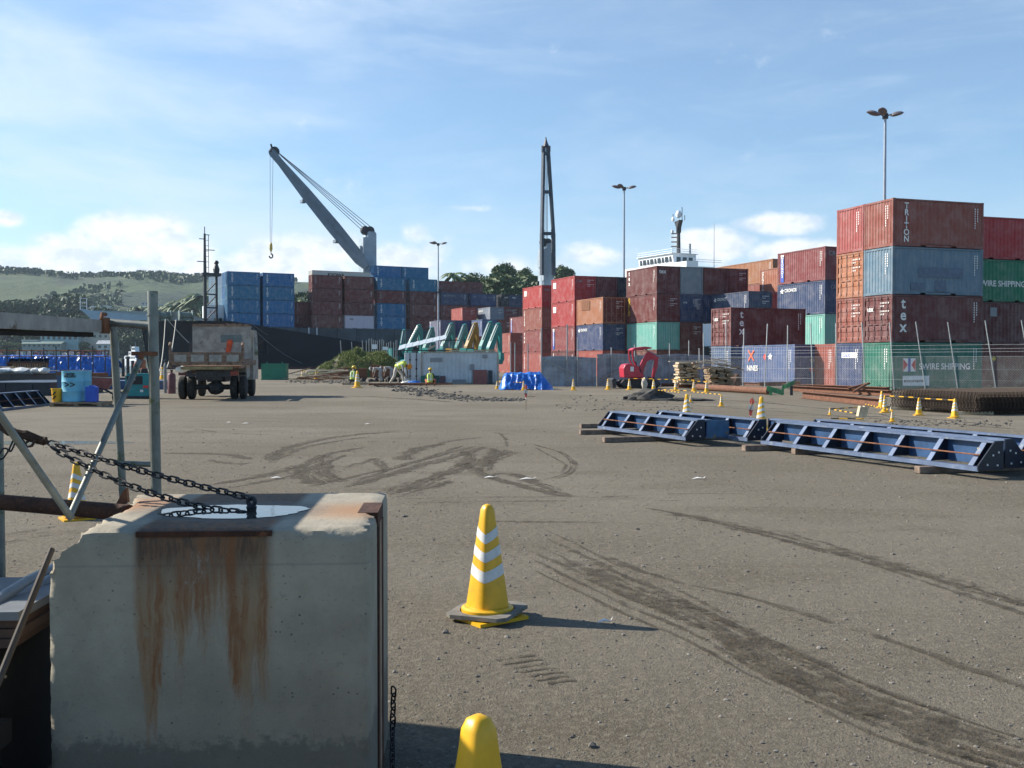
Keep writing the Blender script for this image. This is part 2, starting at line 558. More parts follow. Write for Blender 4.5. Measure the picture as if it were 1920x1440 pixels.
def tri_mesh(s, mt):
    mb_ = MB(); mb_.add([(0, 0, 0), (.42 * s * 1.1, s * .5, 0), (0, s, 0), (1.2 * s, 0, 0), (1.2 * s, s, 0), (.78 * s * 1.0, s * .5, 0)], [(0, 1, 2), (3, 4, 5)])
    return mb_.mesh('emblem', mt)
def container(corner, th, orient, tier, col, label, L=6.06, doors=False, marks=(), group=None, codes=True, cls=None, zbase=0.0, fcol=None):
    """corner: near corner (u=v=0). L: long axis along u, S: long axis along v"""
    u = Vector((math.cos(th), math.sin(th), 0)); v = Vector((-math.sin(th), math.cos(th), 0))
    if orient == 'L': org, rz = corner, th
    else: org, rz = corner + u * WID, th + math.pi / 2
    t_ = thing('shipping_container', label, 'container', (org.x, org.y, zbase + tier * (HGT + .01)), rz, group)
    bo, fr, dr, br = cmesh(L, doors)
    cs = tuple(max(0, c * rnd.uniform(.9, 1.1)) for c in col)
    dk = fcol or tuple(c * .82 for c in cs)
    link('wall', bo, t_, col=cs); link('frame', fr, t_, col=dk)
    if doors:
        w2 = (WID - .26) / 2
        for k in range(2):
            d_ = link('door', dr, t_, loc=(0, .125 + k * (w2 + .01), 0), col=C['maroon'] if col is C['orange'] and orient == 'S' else cs)
            link('locking_bar', br, d_, col=tuple(min(1, c * .7 + .06) for c in cs))
    litf = 'E' if orient == 'L' else 'B'
    for mk in marks:
        face, s, x, z, size, mt = mk[:6]
        vert = len(mk) > 6 and mk[6] == 'v'
        FM = FACE[face](L)
        if s == 'code': me = code_marks(int(x * 7), 9)
        elif s == 'codeh': me = code_marks(int(x * 7), 7, True)
        elif s == 'rect': me = quad_mesh('panel', size[0], size[1], mt)
        elif s == 'diamond': me = quad_mesh('emblem', size, size, mt, [(size / 2, 0), (size, size / 2), (size / 2, size), (0, size / 2)])
        elif s == 'cross':
            me = quad_mesh('emblem', size, size, mt, [(0, .1 * size), (.1 * size, 0), (.5 * size, .38 * size), (.9 * size, 0), (size, .1 * size), (.62 * size, .5 * size), (size, .9 * size), (.9 * size, size), (.5 * size, .62 * size), (.1 * size, size), (0, .9 * size), (.38 * size, .5 * size)])
        elif s == 'rect2': me = quad_mesh('panel', size[0], size[1], mt)
        elif s == 'tri': me = tri_mesh(size, mt)
        elif s == 'bird':
            me = quad_mesh('emblem', size, size, mt, [(0, .55 * size), (.35 * size, .7 * size), (.55 * size, size), (.6 * size, .72 * size), (.95 * size, .7 * size), (.75 * size, .45 * size), (.8 * size, .15 * size), (.45 * size, .3 * size), (.15 * size, .2 * size), (.25 * size, .45 * size)])
        else:
            if vert: me = text_mesh('\n'.join(s), size, mt, 'CENTER', .78, size * .025)
            else: me = text_mesh(s, size, mt, 'LEFT', 1, size * .02)
        o = link('lettering' if s not in ('rect', 'rect2', 'tri', 'diamond', 'cross', 'bird') else ('panel' if s == 'rect' else 'emblem'), me, t_)
        dz = .002 if s in ('rect',) else (0.006 if s == 'rect2' else 0.004)
        o.matrix_local = FM @ Matrix.Translation((x, z, dz))
    # code marks at the far top corner of the visible long/short side
    if codes:
        for face in ((litf, 'F') if orient == 'L' else (litf,)):
            Lf = L if face != 'E' else WID
            if face == 'E' and doors: continue
            o = link('lettering', code_marks(rnd.randrange(5), 9), t_)
            o.matrix_local = FACE[face](L) @ Matrix.Translation((Lf - .62, 2.25, .004))
    if doors:
        for dx, dz in ((1.45, 2.2), (1.45, 1.75)):
            o = link('lettering', code_marks(rnd.randrange(5), 6, True), t_)
            o.matrix_local = FACE['E'](L) @ Matrix.Translation((dx, dz, .002))
    return t_


M_DULLB = pm('dull_repaint_blue', (.10, .14, .20), .6, var=.2)
C = dict(maroon=(.13, .031, .028), brown=(.155, .050, .040), salmon=(.31, .085, .06), orange=(.36, .135, .075), red=(.38, .035, .035),
         kyowa=(.022, .14, .285), navy=(.040, .065, .135), midblue=(.085, .135, .24), mint=(.16, .40, .32), teal=(.05, .22, .19),
         green=(.035, .26, .15), dkgreen=(.022, .17, .105), grey=(.20, .24, .28), ltblue=(.125, .22, .29), white=(.55, .56, .54), slate=(.12, .15, .21), black=(.02, .022, .03),
         rust=(.235, .078, .055), pink=(.36, .075, .07), plum=(.22, .05, .05))
TH, THR = R(21), R(18)
TIERW = ['bottom', 'second', 'third', 'fourth', 'fifth']
COLW = dict(maroon='maroon', brown='brown', salmon='faded salmon', orange='orange', red='bright red', kyowa='blue', navy='navy', midblue='mid blue', mint='mint green',
            teal='teal', green='green', dkgreen='dark green', grey='grey', ltblue='pale blue', white='white', black='black', rust='rust orange', pink='pinkish red', plum='plum red', slate='slate blue')


def tierword(i, n):
    return 'top' if i == n - 1 else TIERW[i]


def uv_corner(px, d, th=TH, du=0, dv=0):
    c = at(px, 676, d); c.z = 0
    return c + Vector((math.cos(th), math.sin(th), 0)) * du + Vector((-math.sin(th), math.cos(th), 0)) * dv


def stack(corner, th, orient, tiers, where, L=6.06, group='containers stacked in the yard', n=None, zbase=0.0):
    n = n or len(tiers)
    for i, tr in enumerate(tiers):
        if tr is None: continue
        cname, desc, marks, doors = tr
        tw = tierword(i, n) if n > 1 else ''
        lab = f"{COLW[cname]} container{(' ' + desc) if desc else ''}, {tw + ' of ' if tw else ''}{where}"
        if len(lab.split()) > 16: print('LONG', len(lab.split()), lab)
        container(corner, th, orient, i, C[cname], lab, L, doors, marks, group, zbase=zbase)


W, Yl = M_WHITE, M_YEL
def V(s, face, x, size=.42, mt=None, z=2.05): return (face, s, x, z, size, mt or W, 'v')
def Ht(s, face, x, z, size, mt=None): return (face, s, x, z, size, mt or W)
CRON = [('B', 'bird', .35, 1.75, .55, W), Ht('CRONOS', 'B', .95, 1.95, .38)]
CRONV = [('B', 'rect', .42, .18, (.42, 2.1), M_BLUEL), V('CRONOS', 'B', .63, .38), ('B', 'rect', .42, 2.1, (.42, .3), W)]
TEXV = [V('tex', 'B', .6, .62)]
CAI = [('B', 'rect', .5, 1.55, (.8, .62), W), Ht('CAI', 'B', .58, 1.68, .36, M_REDL)]
door_txt = [Ht('tex', 'E', .32, 1.72, .42)]

# right block, nearest
RC = uv_corner(1672, 54.9, THR)
g = 'nearest stack at the right'
GR = 'containers stacked in the yard'
stack(RC, THR, 'L', [
    ('dkgreen', 'with red white emblem', [Ht('SWIRE SHIPPING', 'F', 1.78, 1.12, .47), ('F', 'rect', .72, 1.0, (.85, .72), W), ('F', 'tri', .74, 1.02, .68, M_REDL), ('F', 'rect2', 1.06, 1.0, (.17, .72), M_BLUEL), ('F', 'rect', .72, .22, (1.75, .55), W), Ht('ecocontainer', 'F', .78, .42, .26, M_BLACK)], False),
    ('maroon', 'with tall three letter word', [V('tex', 'F', .72, .82, W, 1.85)] + door_txt, True),
    ('ltblue', 'with patchy dark repaint', [('F', 'rect', 1.7, .95, (3.0, .55), M_DULLB), ('F', 'rect', 1.2, .25, (.9, .4), M_DULLB), ('F', 'rect', 2.8, .2, (.7, .6), M_DULLB)], False),
    ('rust', 'with vertical six letter word', [V('TRITON', 'F', .88, .46, None, 2.05)], False)], g)
# the green one's lit end, the orange lit end: repaint the ends that differ
def end_skin(corner, th, tier, col, name='end_wall', label=None, dv=0):
    pass
stack(RC + Vector((-math.sin(THR), math.cos(THR), 0)) * 2.5, THR, 'L', [
    ('navy', 'with white number panel', [('E', 'rect', .55, 1.75, (1.4, .32), W), Ht('226301', 'E', .62, 1.8, .3, M_BLUEL)], False),
    ('rust', 'with stickered doors', [], True), ('orange', 'with stickered doors', [], True), ('pink', '', [], False)], 'the row just behind the nearest right stack')
stack(RC + Vector((-math.sin(THR), math.cos(THR), 0)) * 5.0, THR, 'L', [('salmon', 'alone on the ground', [], False)], 'two rows behind the nearest right stack', n=1)
stack(uv_corner(1806, 61.5, THR), THR, 'L', [
    ('brown', 'with a small yellow emblem', [('F', 'diamond', 2.15, 1.55, .34, Yl)], False),
    ('maroon', 'with pale square emblem', [('F', 'rect', 2.0, 1.7, (.5, .55), M_GREYL)], False),
    ('dkgreen', 'with wide pale lettering', [Ht('SWIRE SHIPPING', 'F', 1.0, .95, .50)], False),
    ('red', '', [], False)], 'stack cut by the right picture edge')

# cronos stack, with the front row beside it
stack(uv_corner(1546, 78, TH), TH, 'S', [None, ('mint', '', [], False),
    ('navy', 'with white emblem', CRON + [Ht('CRONOS', 'E', .5, 1.95, .4, M_GREYL)], False),
    ('plum', 'with vertical lettering strip', CRONV + [Ht('CRONOS', 'E', .3, 1.9, .5, M_GREYL)], False)], 'stack beside the nearest right stack')
stack(uv_corner(1496, 93, TH), TH, 'S', [None, None, ('red', 'showing one end', [], False), ('orange', 'with white vertical lettering', [V('GENSTAR', 'B', .55, .4)], False)], 'stack behind the plum and navy stack')
stack(uv_corner(1448, 113.5, TH), TH, 'S', [None, None, None, ('rust', 'long', [], False), ('orange', 'extra long', [Ht('C', 'B', .5, 1.6, .7)], False)], 'far tall stack right of the white bridge', L=12.19)
# maroon cluster in the middle right
c0 = uv_corner(1231, 94, TH)
uu = Vector((math.cos(TH), math.sin(TH), 0))
stack(c0, TH, 'S', [('brown', '', [], False), ('mint', 'with dark lettering', [V('GENSTAR', 'B', .95, .36, M_GREYL)], False),
    ('maroon', 'with yellow lettering', [V('GOLD', 'B', .6, .55, Yl)], True),
    ('maroon', 'lettered on both faces', TEXV + [Ht('tex', 'E', .25, 1.9, .55)], False)], 'stack right of the middle lamp post')
stack(c0 + uu * 2.5, TH, 'S', [('brown', '', [], False), ('brown', 'with doors', [], True), ('navy', 'with stickered doors', [('E', 'rect', 1.35, 1.75, (.55, .4), M_GREYL), ('E', 'rect', 1.75, 1.2, (.35, .5), M_GREYL), Ht('NYK', 'E', .3, 1.75, .22)], True),
    ('grey', 'plain ended', [], False)], 'second column of middle right block')
stack(c0 + uu * 5.0, TH, 'S', [None, None, ('navy', 'with pale emblem', CRON, False), ('maroon', 'plain ended', [], False)], 'third column of middle right block')
stack(c0 + uu * 7.5, TH, 'S', [None, None, None, ('maroon', 'with doors', [], True)], 'fourth column of middle right block')
c1 = uv_corner(1403, 90.2, TH)
stack(c1, TH, 'S', [None, ('brown', '', [], False), ('navy', 'with white lettering', CRON, True)], 'low stack below the orange lettered one')
stack(c1 + uu * 2.5, TH, 'S', [None, ('brown', 'plain', [], False), ('red', 'with doors', [], True)], 'column right of the low navy stack')
# front pair
stack(uv_corner(1370, 68.3, TH), TH, 'L', [('midblue', 'with striped lit end', [], False), ('maroon', 'with lettered doors', [V('tex', 'F', .85, .72, W, 1.9)] + door_txt, True)], 'pair behind the timber piles')
stack(uv_corner(1490, 61.2, THR), THR, 'S', [('midblue', 'with orange cross', [('B', 'cross', .75, 1.55, .75, M_ORG), Ht('NINES', 'B', .62, .95, .48), ('B', 'diamond', 3.1, 1.55, .55, W), ('B', 'diamond', 2.55, 1.6, .45, M_REDL),
    ('E', 'diamond', 1.0, 1.4, .45, M_GREYL), ('E', 'diamond', 1.0, .85, .4, M_REDL)], True)], 'the ground behind the wire fence', n=1)

# middle yard, red lettered
c2 = uv_corner(1077, 105, TH)
stack(c2, TH, 'S', [('maroon', '', TEXV, False), ('plum', 'with white blue strip', CRONV, False), ('red', 'with square logo', CAI, True), ('red', 'with square logo', CAI + [Ht('CAI', 'E', .2, 1.9, .4, M_GREYL)], True)], 'stack right of the upright crane')
stack(c2 + uu * 2.5, TH, 'S', [None, None, ('maroon', 'plain ended', [], False), ('maroon', 'plain ended', [], False)], 'second column right of the upright crane')
stack(c2 + uu * 5.0, TH, 'S', [None, None, None, ('black', '', [], False)], 'column beside the tall middle lamp post')
c3 = uv_corner(1130, 98.6, TH)
stack(c3, TH, 'S', [('salmon', '', [], False), ('navy', 'with white emblem and letters', CRON, True), ('orange', 'with brown repaint patch', [('B', 'rect', 1.2, 1.45, (1.9, .95), M_RUST)], True)], 'stack before the square logos')
stack(c3 + uu * 2.5, TH, 'S', [None, ('maroon', 'plain ended', [], False), ('brown', 'with doors', [], True)], 'column right of the orange container')
c4 = uv_corner(1016, 118, TH)
stack(c4, TH, 'S', [('salmon', 'with vertical word', [V('TRITON', 'B', .6, .38)], False), ('plum', 'with vertical word', [V('tex', 'B', .6, .6)], False), ('rust', 'with vertical word', [V('TRITON', 'B', .6, .38)], False),
    ('red', 'with square logo', CAI + [Ht('CAI', 'E', .3, 1.9, .4, M_GREYL)], True)], 'stack under the upright crane')
stack(uv_corner(985, 141, TH), TH, 'S', [None, None, ('plum', 'with white and blue strip', CRONV, False)], 'stack left of the red logos', n=3)
stack(uv_corner(957, 131, TH), TH, 'S', [('salmon', '', [], False), ('salmon', '', [], True)], 'low pair behind the rightmost excavator')
stack(uv_corner(919, 166, TH), TH, 'S', [None, None, ('brown', '', [], True), ('grey', 'with white emblem', CRON, True)], 'stack above the rightmost excavator')
stack(uv_corner(919, 166, TH) + uu * 2.5, TH, 'S', [None, None, ('maroon', 'with doors', [], True), ('brown', 'with doors', [Ht('CRONOS', 'E', .3, 1.9, .4, M_GREYL)], True)], 'column right of the grey emblem container')
stack(uv_corner(919, 166, TH) + uu * 5, TH, 'S', [None, None, ('maroon', 'plain', [], False), ('maroon', 'plain', [], False)], 'second column right of the grey emblem container')
stack(uv_corner(904, 152, TH), TH, 'S', [('brown', '', [], False), ('salmon', '', [], False), ('midblue', 'with white emblem', CRON, False)], 'stack behind the yellow excavator arm')
stack(uv_corner(904, 152, TH) + uu * 2.5, TH, 'S', [None, ('brown', 'with doors', [], True), ('brown', 'with marked doors', [], True)], 'column right of the yellow excavator arm')
stack(uv_corner(867, 168, TH), TH, 'S', [('salmon', '', [V('TRITON', 'B', .6, .38)], False), ('salmon', 'with vertical word', [V('TRITON', 'B', .6, .38)], False), ('rust', 'with vertical word', [V('TRITON', 'B', .6, .38)], False), ('pink', 'with doors', [], True)], 'stack just right of the short lamp post')
stack(uv_corner(883, 150, TH), TH, 'S', [None, ('plum', 'with vertical strip', CRONV, False)], 'pair left of the yellow excavator arm')
stack(uv_corner(826, 155, TH), TH, 'S', [None, ('slate', '', [], False), ('slate', 'with striped lettering', CRONV, False)], 'stack at the short lamp post')
stack(uv_corner(826, 155, TH) + uu * 2.5, TH, 'S', [None, None, ('navy', 'plain', [], False)], 'column right of the short lamp post')
# ---------------------------------------------------------------- cargo ship and its deck cargo
THS = R(28)
def SP(t_, y, z): return BOW + su28 * t_ + sv28 * y + Vector((0, 0, z))
ship = thing('cargo_ship', 'long black cargo ship moored behind the yard with two cranes and white bridge', 'ship', BOW, THS)
M_HULL = pm('black_hull_paint', (.005, .006, .010), .7, var=.4, scale=.25)
M_HULLR = pm('rusty_red_boot_paint', (.10, .035, .03), .7, var=.4, scale=.8)
M_COAM = pm('grey_green_deck_steel', (.06, .075, .085), .6, var=.3, scale=.3, spots=(.05, .03, .02), spot_lo=.66)
M_CRANE = pm('pale_grey_crane_paint', (.33, .39, .44), .5, var=.15, scale=.5, spots=(.22, .15, .10), spot_lo=.66, spot_scale=1.2)
M_SHIPW = pm('ship_white_paint', (.80, .81, .82), .45, var=.05, scale=.4)
M_CABLE = pm('wire_rope', (.12, .13, .15), .6, var=.2)
BEAM = 20.0
mb = MB()
def half(t_, z):
    full = BEAM / 2
    k = max(0.0, min(1.0, (t_ + 1.5 * max(0, (z + 1.5) / 10.5) - .0) / (30 - z)))
    return max(.25, full * (1 - (1 - k) ** 2.2))
def topz(t_):
    if t_ < 13: return 9.0
    if t_ < 40: return 9.0 - 4.0 * (t_ - 13) / 27
    return 5.0
ts = [-1.5, -1.2, -.8, -.4, 0, 2, 5, 9, 13, 18, 24, 30, 36, 40, 60, 90, 120, 140, 146]
zs = [-1.5, 0.2, 2.0, 4.0, 0]
vs = []; rows = 5
for t_ in ts:
    for side in (-1, 1):
        for k in range(rows):
            tz = topz(t_); z = [-1.5, .4, tz * .4, tz * .7, tz][k]
            tt = max(t_, -1.5 * max(0, (z + 1.5) / 10.5))
            hb = half(tt, z) if t_ < 140 else BEAM / 2 * (1 - (t_ - 140) / 24)
            vs.append((tt, BEAM / 2 + side * hb, z))
fs = []
for i in range(len(ts) - 1):
    for sd_ in range(2):
        for k in range(rows - 1):
            a = i * 2 * rows + sd_ * rows + k; b_ = a + 2 * rows
            fs.append((a, b_, b_ + 1, a + 1))
    a = i * 2 * rows + rows - 1; b_ = a + 2 * rows   # deck
    fs.append((a, b_, b_ + rows, a + rows))
mb.add(vs, fs)
a = (len(ts) - 1) * 2 * rows
mb.add([vs[a + k] for k in range(2 * rows)], [(0, 1, 6, 5), (1, 2, 7, 6), (2, 3, 8, 7), (3, 4, 9, 8)])
for i, f in enumerate(mb.f):
    if all(mb.v[j][2] < .5 for j in f): mb.m[i] = 1
mb.build('hull', [M_HULL, M_HULLR], ship)
mb = MB(); mb.box((17, 1.2, 4.6), (114, 18.8, 7.95)); mb.box((13, 1.2, 7.4), (17, 18.8, 7.95))
for k in range(24): mb.box((18 + k * 4, 1.05, 4.7), (18.25 + k * 4, 1.2, 7.9))
mb.build('hatch_coaming', M_COAM, ship)
mb = MB(); mb.box((30, .55, 2.55), (38, .6, 2.95)); mb.box((33.4, .55, 2.3), (34.6, .6, 2.55))
# forecastle: bow bulwark, winch, kingpost
mb = MB()
mb.add([(-12.2, 10.2, 11.2), (-10, 9.2, 9.05), (10, 1.9, 9.05), (10, 2.0, 9.1), (4, 3.2, 10.6), (-10, 9.5, 10.8)], [(0, 1, 2, 3, 4, 5)])
mb.add([(-12.2, 10.35, 11.2), (-10, 9.35, 9.05), (10, 2.05, 9.05), (10, 2.15, 9.1), (4, 3.35, 10.6), (-10, 9.65, 10.8)], [(0, 1, 2, 3, 4, 5)])
mb.build('bow_bulwark', pm('pale_blue_grey_paint', (.36, .42, .46), .5, var=.1), ship)
mb = MB()
for x in (-12.0, -10.9): mb.bar((x, 10.1, 10.9), (x, 10.1, 13), .1, .1)
for z in (11.6, 12.3, 13): mb.bar((-12.0, 10.1, z), (-10.9, 10.1, z), .08, .08)
mb.build('bow_railing', M_SHIPW, ship)
mb = MB()
for q, (x0, yy) in enumerate(((5.2, 1.6), (1.8, 4.2))):
    Mx = Matrix.Translation((x0, yy, 9.9)) @ Matrix.Rotation(R(90), 4, 'Y')
    mb.lathe([(.35, -1.3), (1.0, -1.25), (1.0, -1.1), (.6, -1.05), (.6, 1.0), (1.0, 1.05), (1.0, 1.25), (.35, 1.3)], 14, M=Mx)
    mb.box((x0 - .7, yy - .6, 9), (x0 + .7, yy + .6, 9.4))
mb.build('mooring_winch', pm('green_grey_machinery', (.13, .17, .15), .6, var=.4, scale=2), ship)
mb = MB()
def t_px(px, y): o_ = BOW + sv28 * y; k_ = (px - 960) / F; return (k_ * o_.y - o_.x) / (su28.x - k_ * su28.y)
kp = Vector((t_px(385.5, 2.2), 2.2, 9)); 
mb.tube([kp, kp + Vector((0, 0, 9)), kp + Vector((0, 0, 16.2))], [.34, .3, .2], 8)
k2 = kp + Vector((2.35, 1.2, 0))
mb.tube([k2, k2 + Vector((0, 0, 10.2))], .24, 8)
mb.box((kp.x - .6, kp.y - .8, 17.4), (k2.x + .5, k2.y + .6, 17.9))
for z in (11.5, 14.0): mb.bar(kp + Vector((0, 0, z - 9)), k2 + Vector((0, 0, z - 9)), .25, .25)
for z in (9, 11.5, 14): mb.bar(kp + Vector((0, 0, z - 9)), k2 + Vector((0, 0, z - 6.6)), .18, .18)
mb.lathe([(.5, 0), (.62, .9), (.3, 1.8), (.5, 2.1), (.3, 2.5)], 8, (k2.x, k2.y, 17.9))
mb.bar(kp + Vector((.75, .3, 9)), kp + Vector((.75, .3, 16)), .1, .1)
for z in range(9, 16): mb.bar(kp + Vector((.3, .1, z)), kp + Vector((.75, .3, z)), .08, .08)
for z, l in ((11, -1.4), (13.2, 1.8), (15.2, -1.0), (16, .9)): mb.bar(kp + Vector((0, 0, z)), kp + Vector((l, 0, z)), .14, .14)
mb.tube([kp + Vector((0, 0, 16)), kp + Vector((0, 0, 17.5))], .08, 5)
mb.build('foremast', M_DKSTEEL, ship)
mb = MB()
for x in (28, 29.6): mb.tube([(x, .35, 6.3), (x, .35, 8.0)], .09, 6)
mb.build('deck_rail_post', M_SHIPW, ship)
# draught marks and anchor ring on the hull side
mb = MB()
ring = []
for k in range(13):
    a = 2 * math.pi * k / 12
    ring.append((14.0 + .75 * math.cos(a), 1.35, 5.6 + 1.4 * math.sin(a)))
mb.tube(ring, .13, 6, caps=False)
mb.build('hawse_ring', M_SHIPW, ship)

def ship_crane(t0, zt, zb, jib_end, hook_len=None, width=2.6, endon=False):
    c = Vector((t0, BEAM / 2, 0))
    mb = MB()
    mb.tube([c + Vector((0, 0, 5)), c + Vector((0, 0, zb + 1.0))], 1.45, 16)
    h = width / 2 * 1.12
    mb.prism([(-h, zb), (h, zb), (h, zt - .9), (h * .8, zt - .5), (-h * .1, zt - .5), (-h * .3, zt - 1.6), (-h, zt - 1.8)], c.y - h, c.y + h, Matrix.Translation((c.x, 0, 0)))
    mb.box((c.x - h - .5, c.y - h * .6, zb + 3.0), (c.x - h, c.y + h * .6, zb + 5.6))
    cr = mb.build('deck_crane', M_CRANE, ship)
    mb = MB()
    for s in (-.55, .55):
        Mx = Matrix.Translation((c.x + s, c.y, zt - .2)) @ Matrix.Rotation(R(90), 4, 'X')
        mb.lathe([(.85, -.5), (.95, -.3), (.95, .3), (.85, .5)], 14, M=Mx)
    mb.build('sheave', M_DKSTEEL, cr)
    return c, cr
# sloping jib crane
c, cr = ship_crane(43.5, 28.9, 19.8, None)
inv = Matrix.Rotation(-THS, 3, 'Z')
def loc_(p): return inv @ (Vector(p) - BOW)
tip = loc_(at(511, 287, 207)); piv = loc_(at(688, 502, 209)); 
mb = MB()
d = (tip - piv); dn = d.normalized(); up = Vector((0, 0, 1)); rt = dn.cross(up).normalized(); uq = rt.cross(dn)
prev = None; vs = []; prof = [(0, 1.3), (.08, 2.5), (.35, 2.75), (.65, 2.3), (.92, 1.35), (1.0, 1.5), (1.02, .8)]
for f_, hh in prof:
    p = piv + d * f_; wv = .9 + .5 * (1 - f_)
    vs += [p - rt * wv - uq * hh / 2, p + rt * wv - uq * hh / 2, p + rt * wv + uq * hh / 2, p - rt * wv + uq * hh / 2]
fs = []
for i in range(len(prof) - 1):
    for k in range(4): fs.append((4 * i + k, 4 * i + (k + 1) % 4, 4 * i + 4 + (k + 1) % 4, 4 * i + 4 + k))
fs += [(0, 1, 2, 3), tuple(4 * (len(prof) - 1) + k for k in range(4))]
mb.add(vs, fs)
for f_ in (.27, .62):
    p = piv + d * f_ - uq * 1.35; mb.box((p.x - .5, p.y - .9, p.z - .35), (p.x + .5, p.y + .9, p.z + .25))
mb.bar(piv + d * .1 - rt * 1.45, piv + d * .8 - rt * 1.15, .12, .14)
mb.build('jib', pm('blue_grey_jib_paint', (.145, .185, .225), .45, var=.2, scale=.4), cr)
mb = MB(); p = piv + d * 1.0
mb.lathe([(.7, -.7), (1.0, -.6), (1.0, .6), (.7, .7)], 12, M=Matrix.Translation(p + uq * .4) @ Matrix.Rotation(R(90), 4, 'X'))
mb.bar(p + uq * .2, p + dn * 1.6 + uq * .9, .35, .35)
mb.build('jib_head', M_DKSTEEL, cr)
mb = MB()
topc = Vector((c.x, c.y, 29.2))
for s in (-.9, -.3, .3, .9): mb.tube([topc + Vector((s * 1.3 + .1, 0, .3 * s - .3)), piv + d * (.99 if s > 0 else .97) + uq * .9], .07, 5)
mb.build('luffing_cable', M_CABLE, cr)
mb = MB(); hp = loc_(at(508, 455, 207))
for s in (-.3, .3): mb.tube([piv + d * 1.0 + Vector((s - .2, 0, -.6)), Vector((hp.x + s * .5, hp.y, hp.z))], .045, 5)
mb.build('hoist_cable', M_CABLE, cr)
mb = MB(); mb.lathe([(.15, 0), (.3, -.35), (.34, -1.2), (.22, -1.7), (.1, -1.8), (.1, -2.3)], 10, (hp.x, hp.y, hp.z))
mb.build('hook_block', pm('hook_yellow', (.55, .38, .08), .5), cr)
mb = MB(); mb.tube([hp + Vector((.35 * math.sin(a), 0, -2.7 + .42 * math.cos(a))) for a in [R(q) for q in range(0, 271, 30)]], .15, 6)
mb.build('hook', M_DKSTEEL, cr)
# upright crane seen end on
c, cr = ship_crane(86.4, 28.8, 19.8, None, width=2.3)
mb = MB()
b0 = loc_(at(1016, 516, 230)); b1 = loc_(at(1038, 516, 230)); q0 = loc_(at(1019, 285, 231)); q1 = loc_(at(1028, 285, 231)); tp = loc_(at(1023, 262, 231))
m0 = loc_(at(1016, 438, 230.3)); m1 = loc_(at(1037.5, 438, 230.3))
for A_, B_, C_ in ((b0, m0, q0), (b1, m1, q1)):
    mb.bar(A_, B_, .62, .9, (0, 1, 0)); mb.bar(B_, C_, .52, .9, (0, 1, 0))
def lerp(a_, b_, f_): return a_ + (b_ - a_) * f_
for f_ in (.0, .51, .98):
    A_, B_ = lerp(m0, q0, f_), lerp(m1, q1, f_); mb.bar(A_, B_, .7, .7)
    for s in (1, -1):
        mb.bar(lerp(A_, B_, .15) + Vector((0, 0, s * .5)), A_ + Vector((0, 0, s * 1.2)), .5, .5); mb.bar(lerp(A_, B_, .85) + Vector((0, 0, s * .5)), B_ + Vector((0, 0, s * 1.2)), .5, .5)
mid = lerp(q0, q1, .5)
for A_ in (q0, q1): mb.bar(A_, A_ + Vector((0, 0, 1.4)), .5, .9)
mb.lathe([(.85, 0), (.5, .7), (.18, 1.7), (.12, 2.2)], 8, (mid.x, mid.y, mid.z + 1.2))
mb.build('jib', pm('dark_jib_paint', (.045, .055, .075), .5, var=.25, scale=.5), cr)
mb = MB()
for s in (-.5, -.2, .2, .5): mb.tube([Vector((c.x + s, c.y, 29.2)), mid + Vector((s * .7, 0, 0))], .06, 5)
mb.build('luffing_cable', M_CABLE, cr)

# bridge
def sbx(mb_, x0, x1, y0, y1, z0, z1): mb_.box((x0, y0, z0), (x1, y1, z1))
mb = MB(); X0 = 117
sbx(mb, X0 + 1.5, X0 + 13, 1.5, 18.5, 4.5, 22.0)
mb.prism([(X0 - .2, 22.0), (X0 + 3.2, 21.6), (X0 + 3.2, 24.9), (X0 - .2, 24.7)], -2.6, 22.6)
sbx(mb, X0 + 3.2, X0 + 12.5, 2.6, 17.4, 22, 24.2)
mb.prism([(X0 + .4, 24.2), (X0 + 7, 24.2), (X0 + 7, 27), (X0 + .0, 27)], 3.0, 17.0)
sbx(mb, X0 - .4, X0 + 7.4, 2.7, 17.3, 27, 27.15)
bridge = mb.build('bridge', M_SHIPW, ship)
mb = MB()
for k in range(9):
    y = 3.5 + k * 1.5; wd = 1.25 if k % 2 else .75
    mb.box((X0 + .08, y - wd / 2 + .5, 25.1), (X0 + .32, y + wd / 2 + .5, 26.35))
for k in range(3): mb.box((X0 + 1.2 + k * 1.8, 2.96, 25), (X0 + 2.4 + k * 1.8, 3.02, 26.2))
mb.build('window', M_GLASS, bridge)
mb = MB()
for z in (27.6, 28.1): 
    mb.tube([(X0 - .2, 2.8, z), (X0 - .2, 17.2, z)], .05, 5); mb.tube([(X0 - .2, 2.8, z), (X0 + 7, 2.8, z)], .05, 5)
for k in range(11): mb.tube([(X0 - .2, 2.8 + k * 1.44, 27.1), (X0 - .2, 2.8 + k * 1.44, 28.1)], .05, 5)
for z in (25.0, 25.5): mb.tube([(X0 + 3.5, -.3, z), (X0 + 12, -.3, z)], .05, 5)
mb.build('railing', M_SHIPW, bridge)
mb = MB()
my = 4.6; mx = X0 + 3
mb.tube([(mx, my, 27), (mx, my, 33.2)], [.5, .38], 8)
mb.prism([(-1.9, 35.0), (1.9, 35.0), (.5, 33.4), (.35, 32.2), (-.35, 32.2), (-.5, 33.4)], my - .5, my + .5, Matrix.Translation((mx, my, 0)) @ Matrix.Rotation(R(70), 4, 'Z') @ Matrix.Translation((0, -my, 0)))
for z in (28.9, 30.0, 31.1, 32.0): mb.bar((mx, my, z), (mx - .6, my + 2.0, z + .15), .25, .3)
for s, hz in ((-1.5, 36.8), (1.6, 36.2), (.9, 38.2)): mb.tube([(mx + s * .35, my - s, 35), (mx + s * .35, my - s, hz)], .09, 5)
mb.build('radar_mast', M_DKSTEEL, ship)
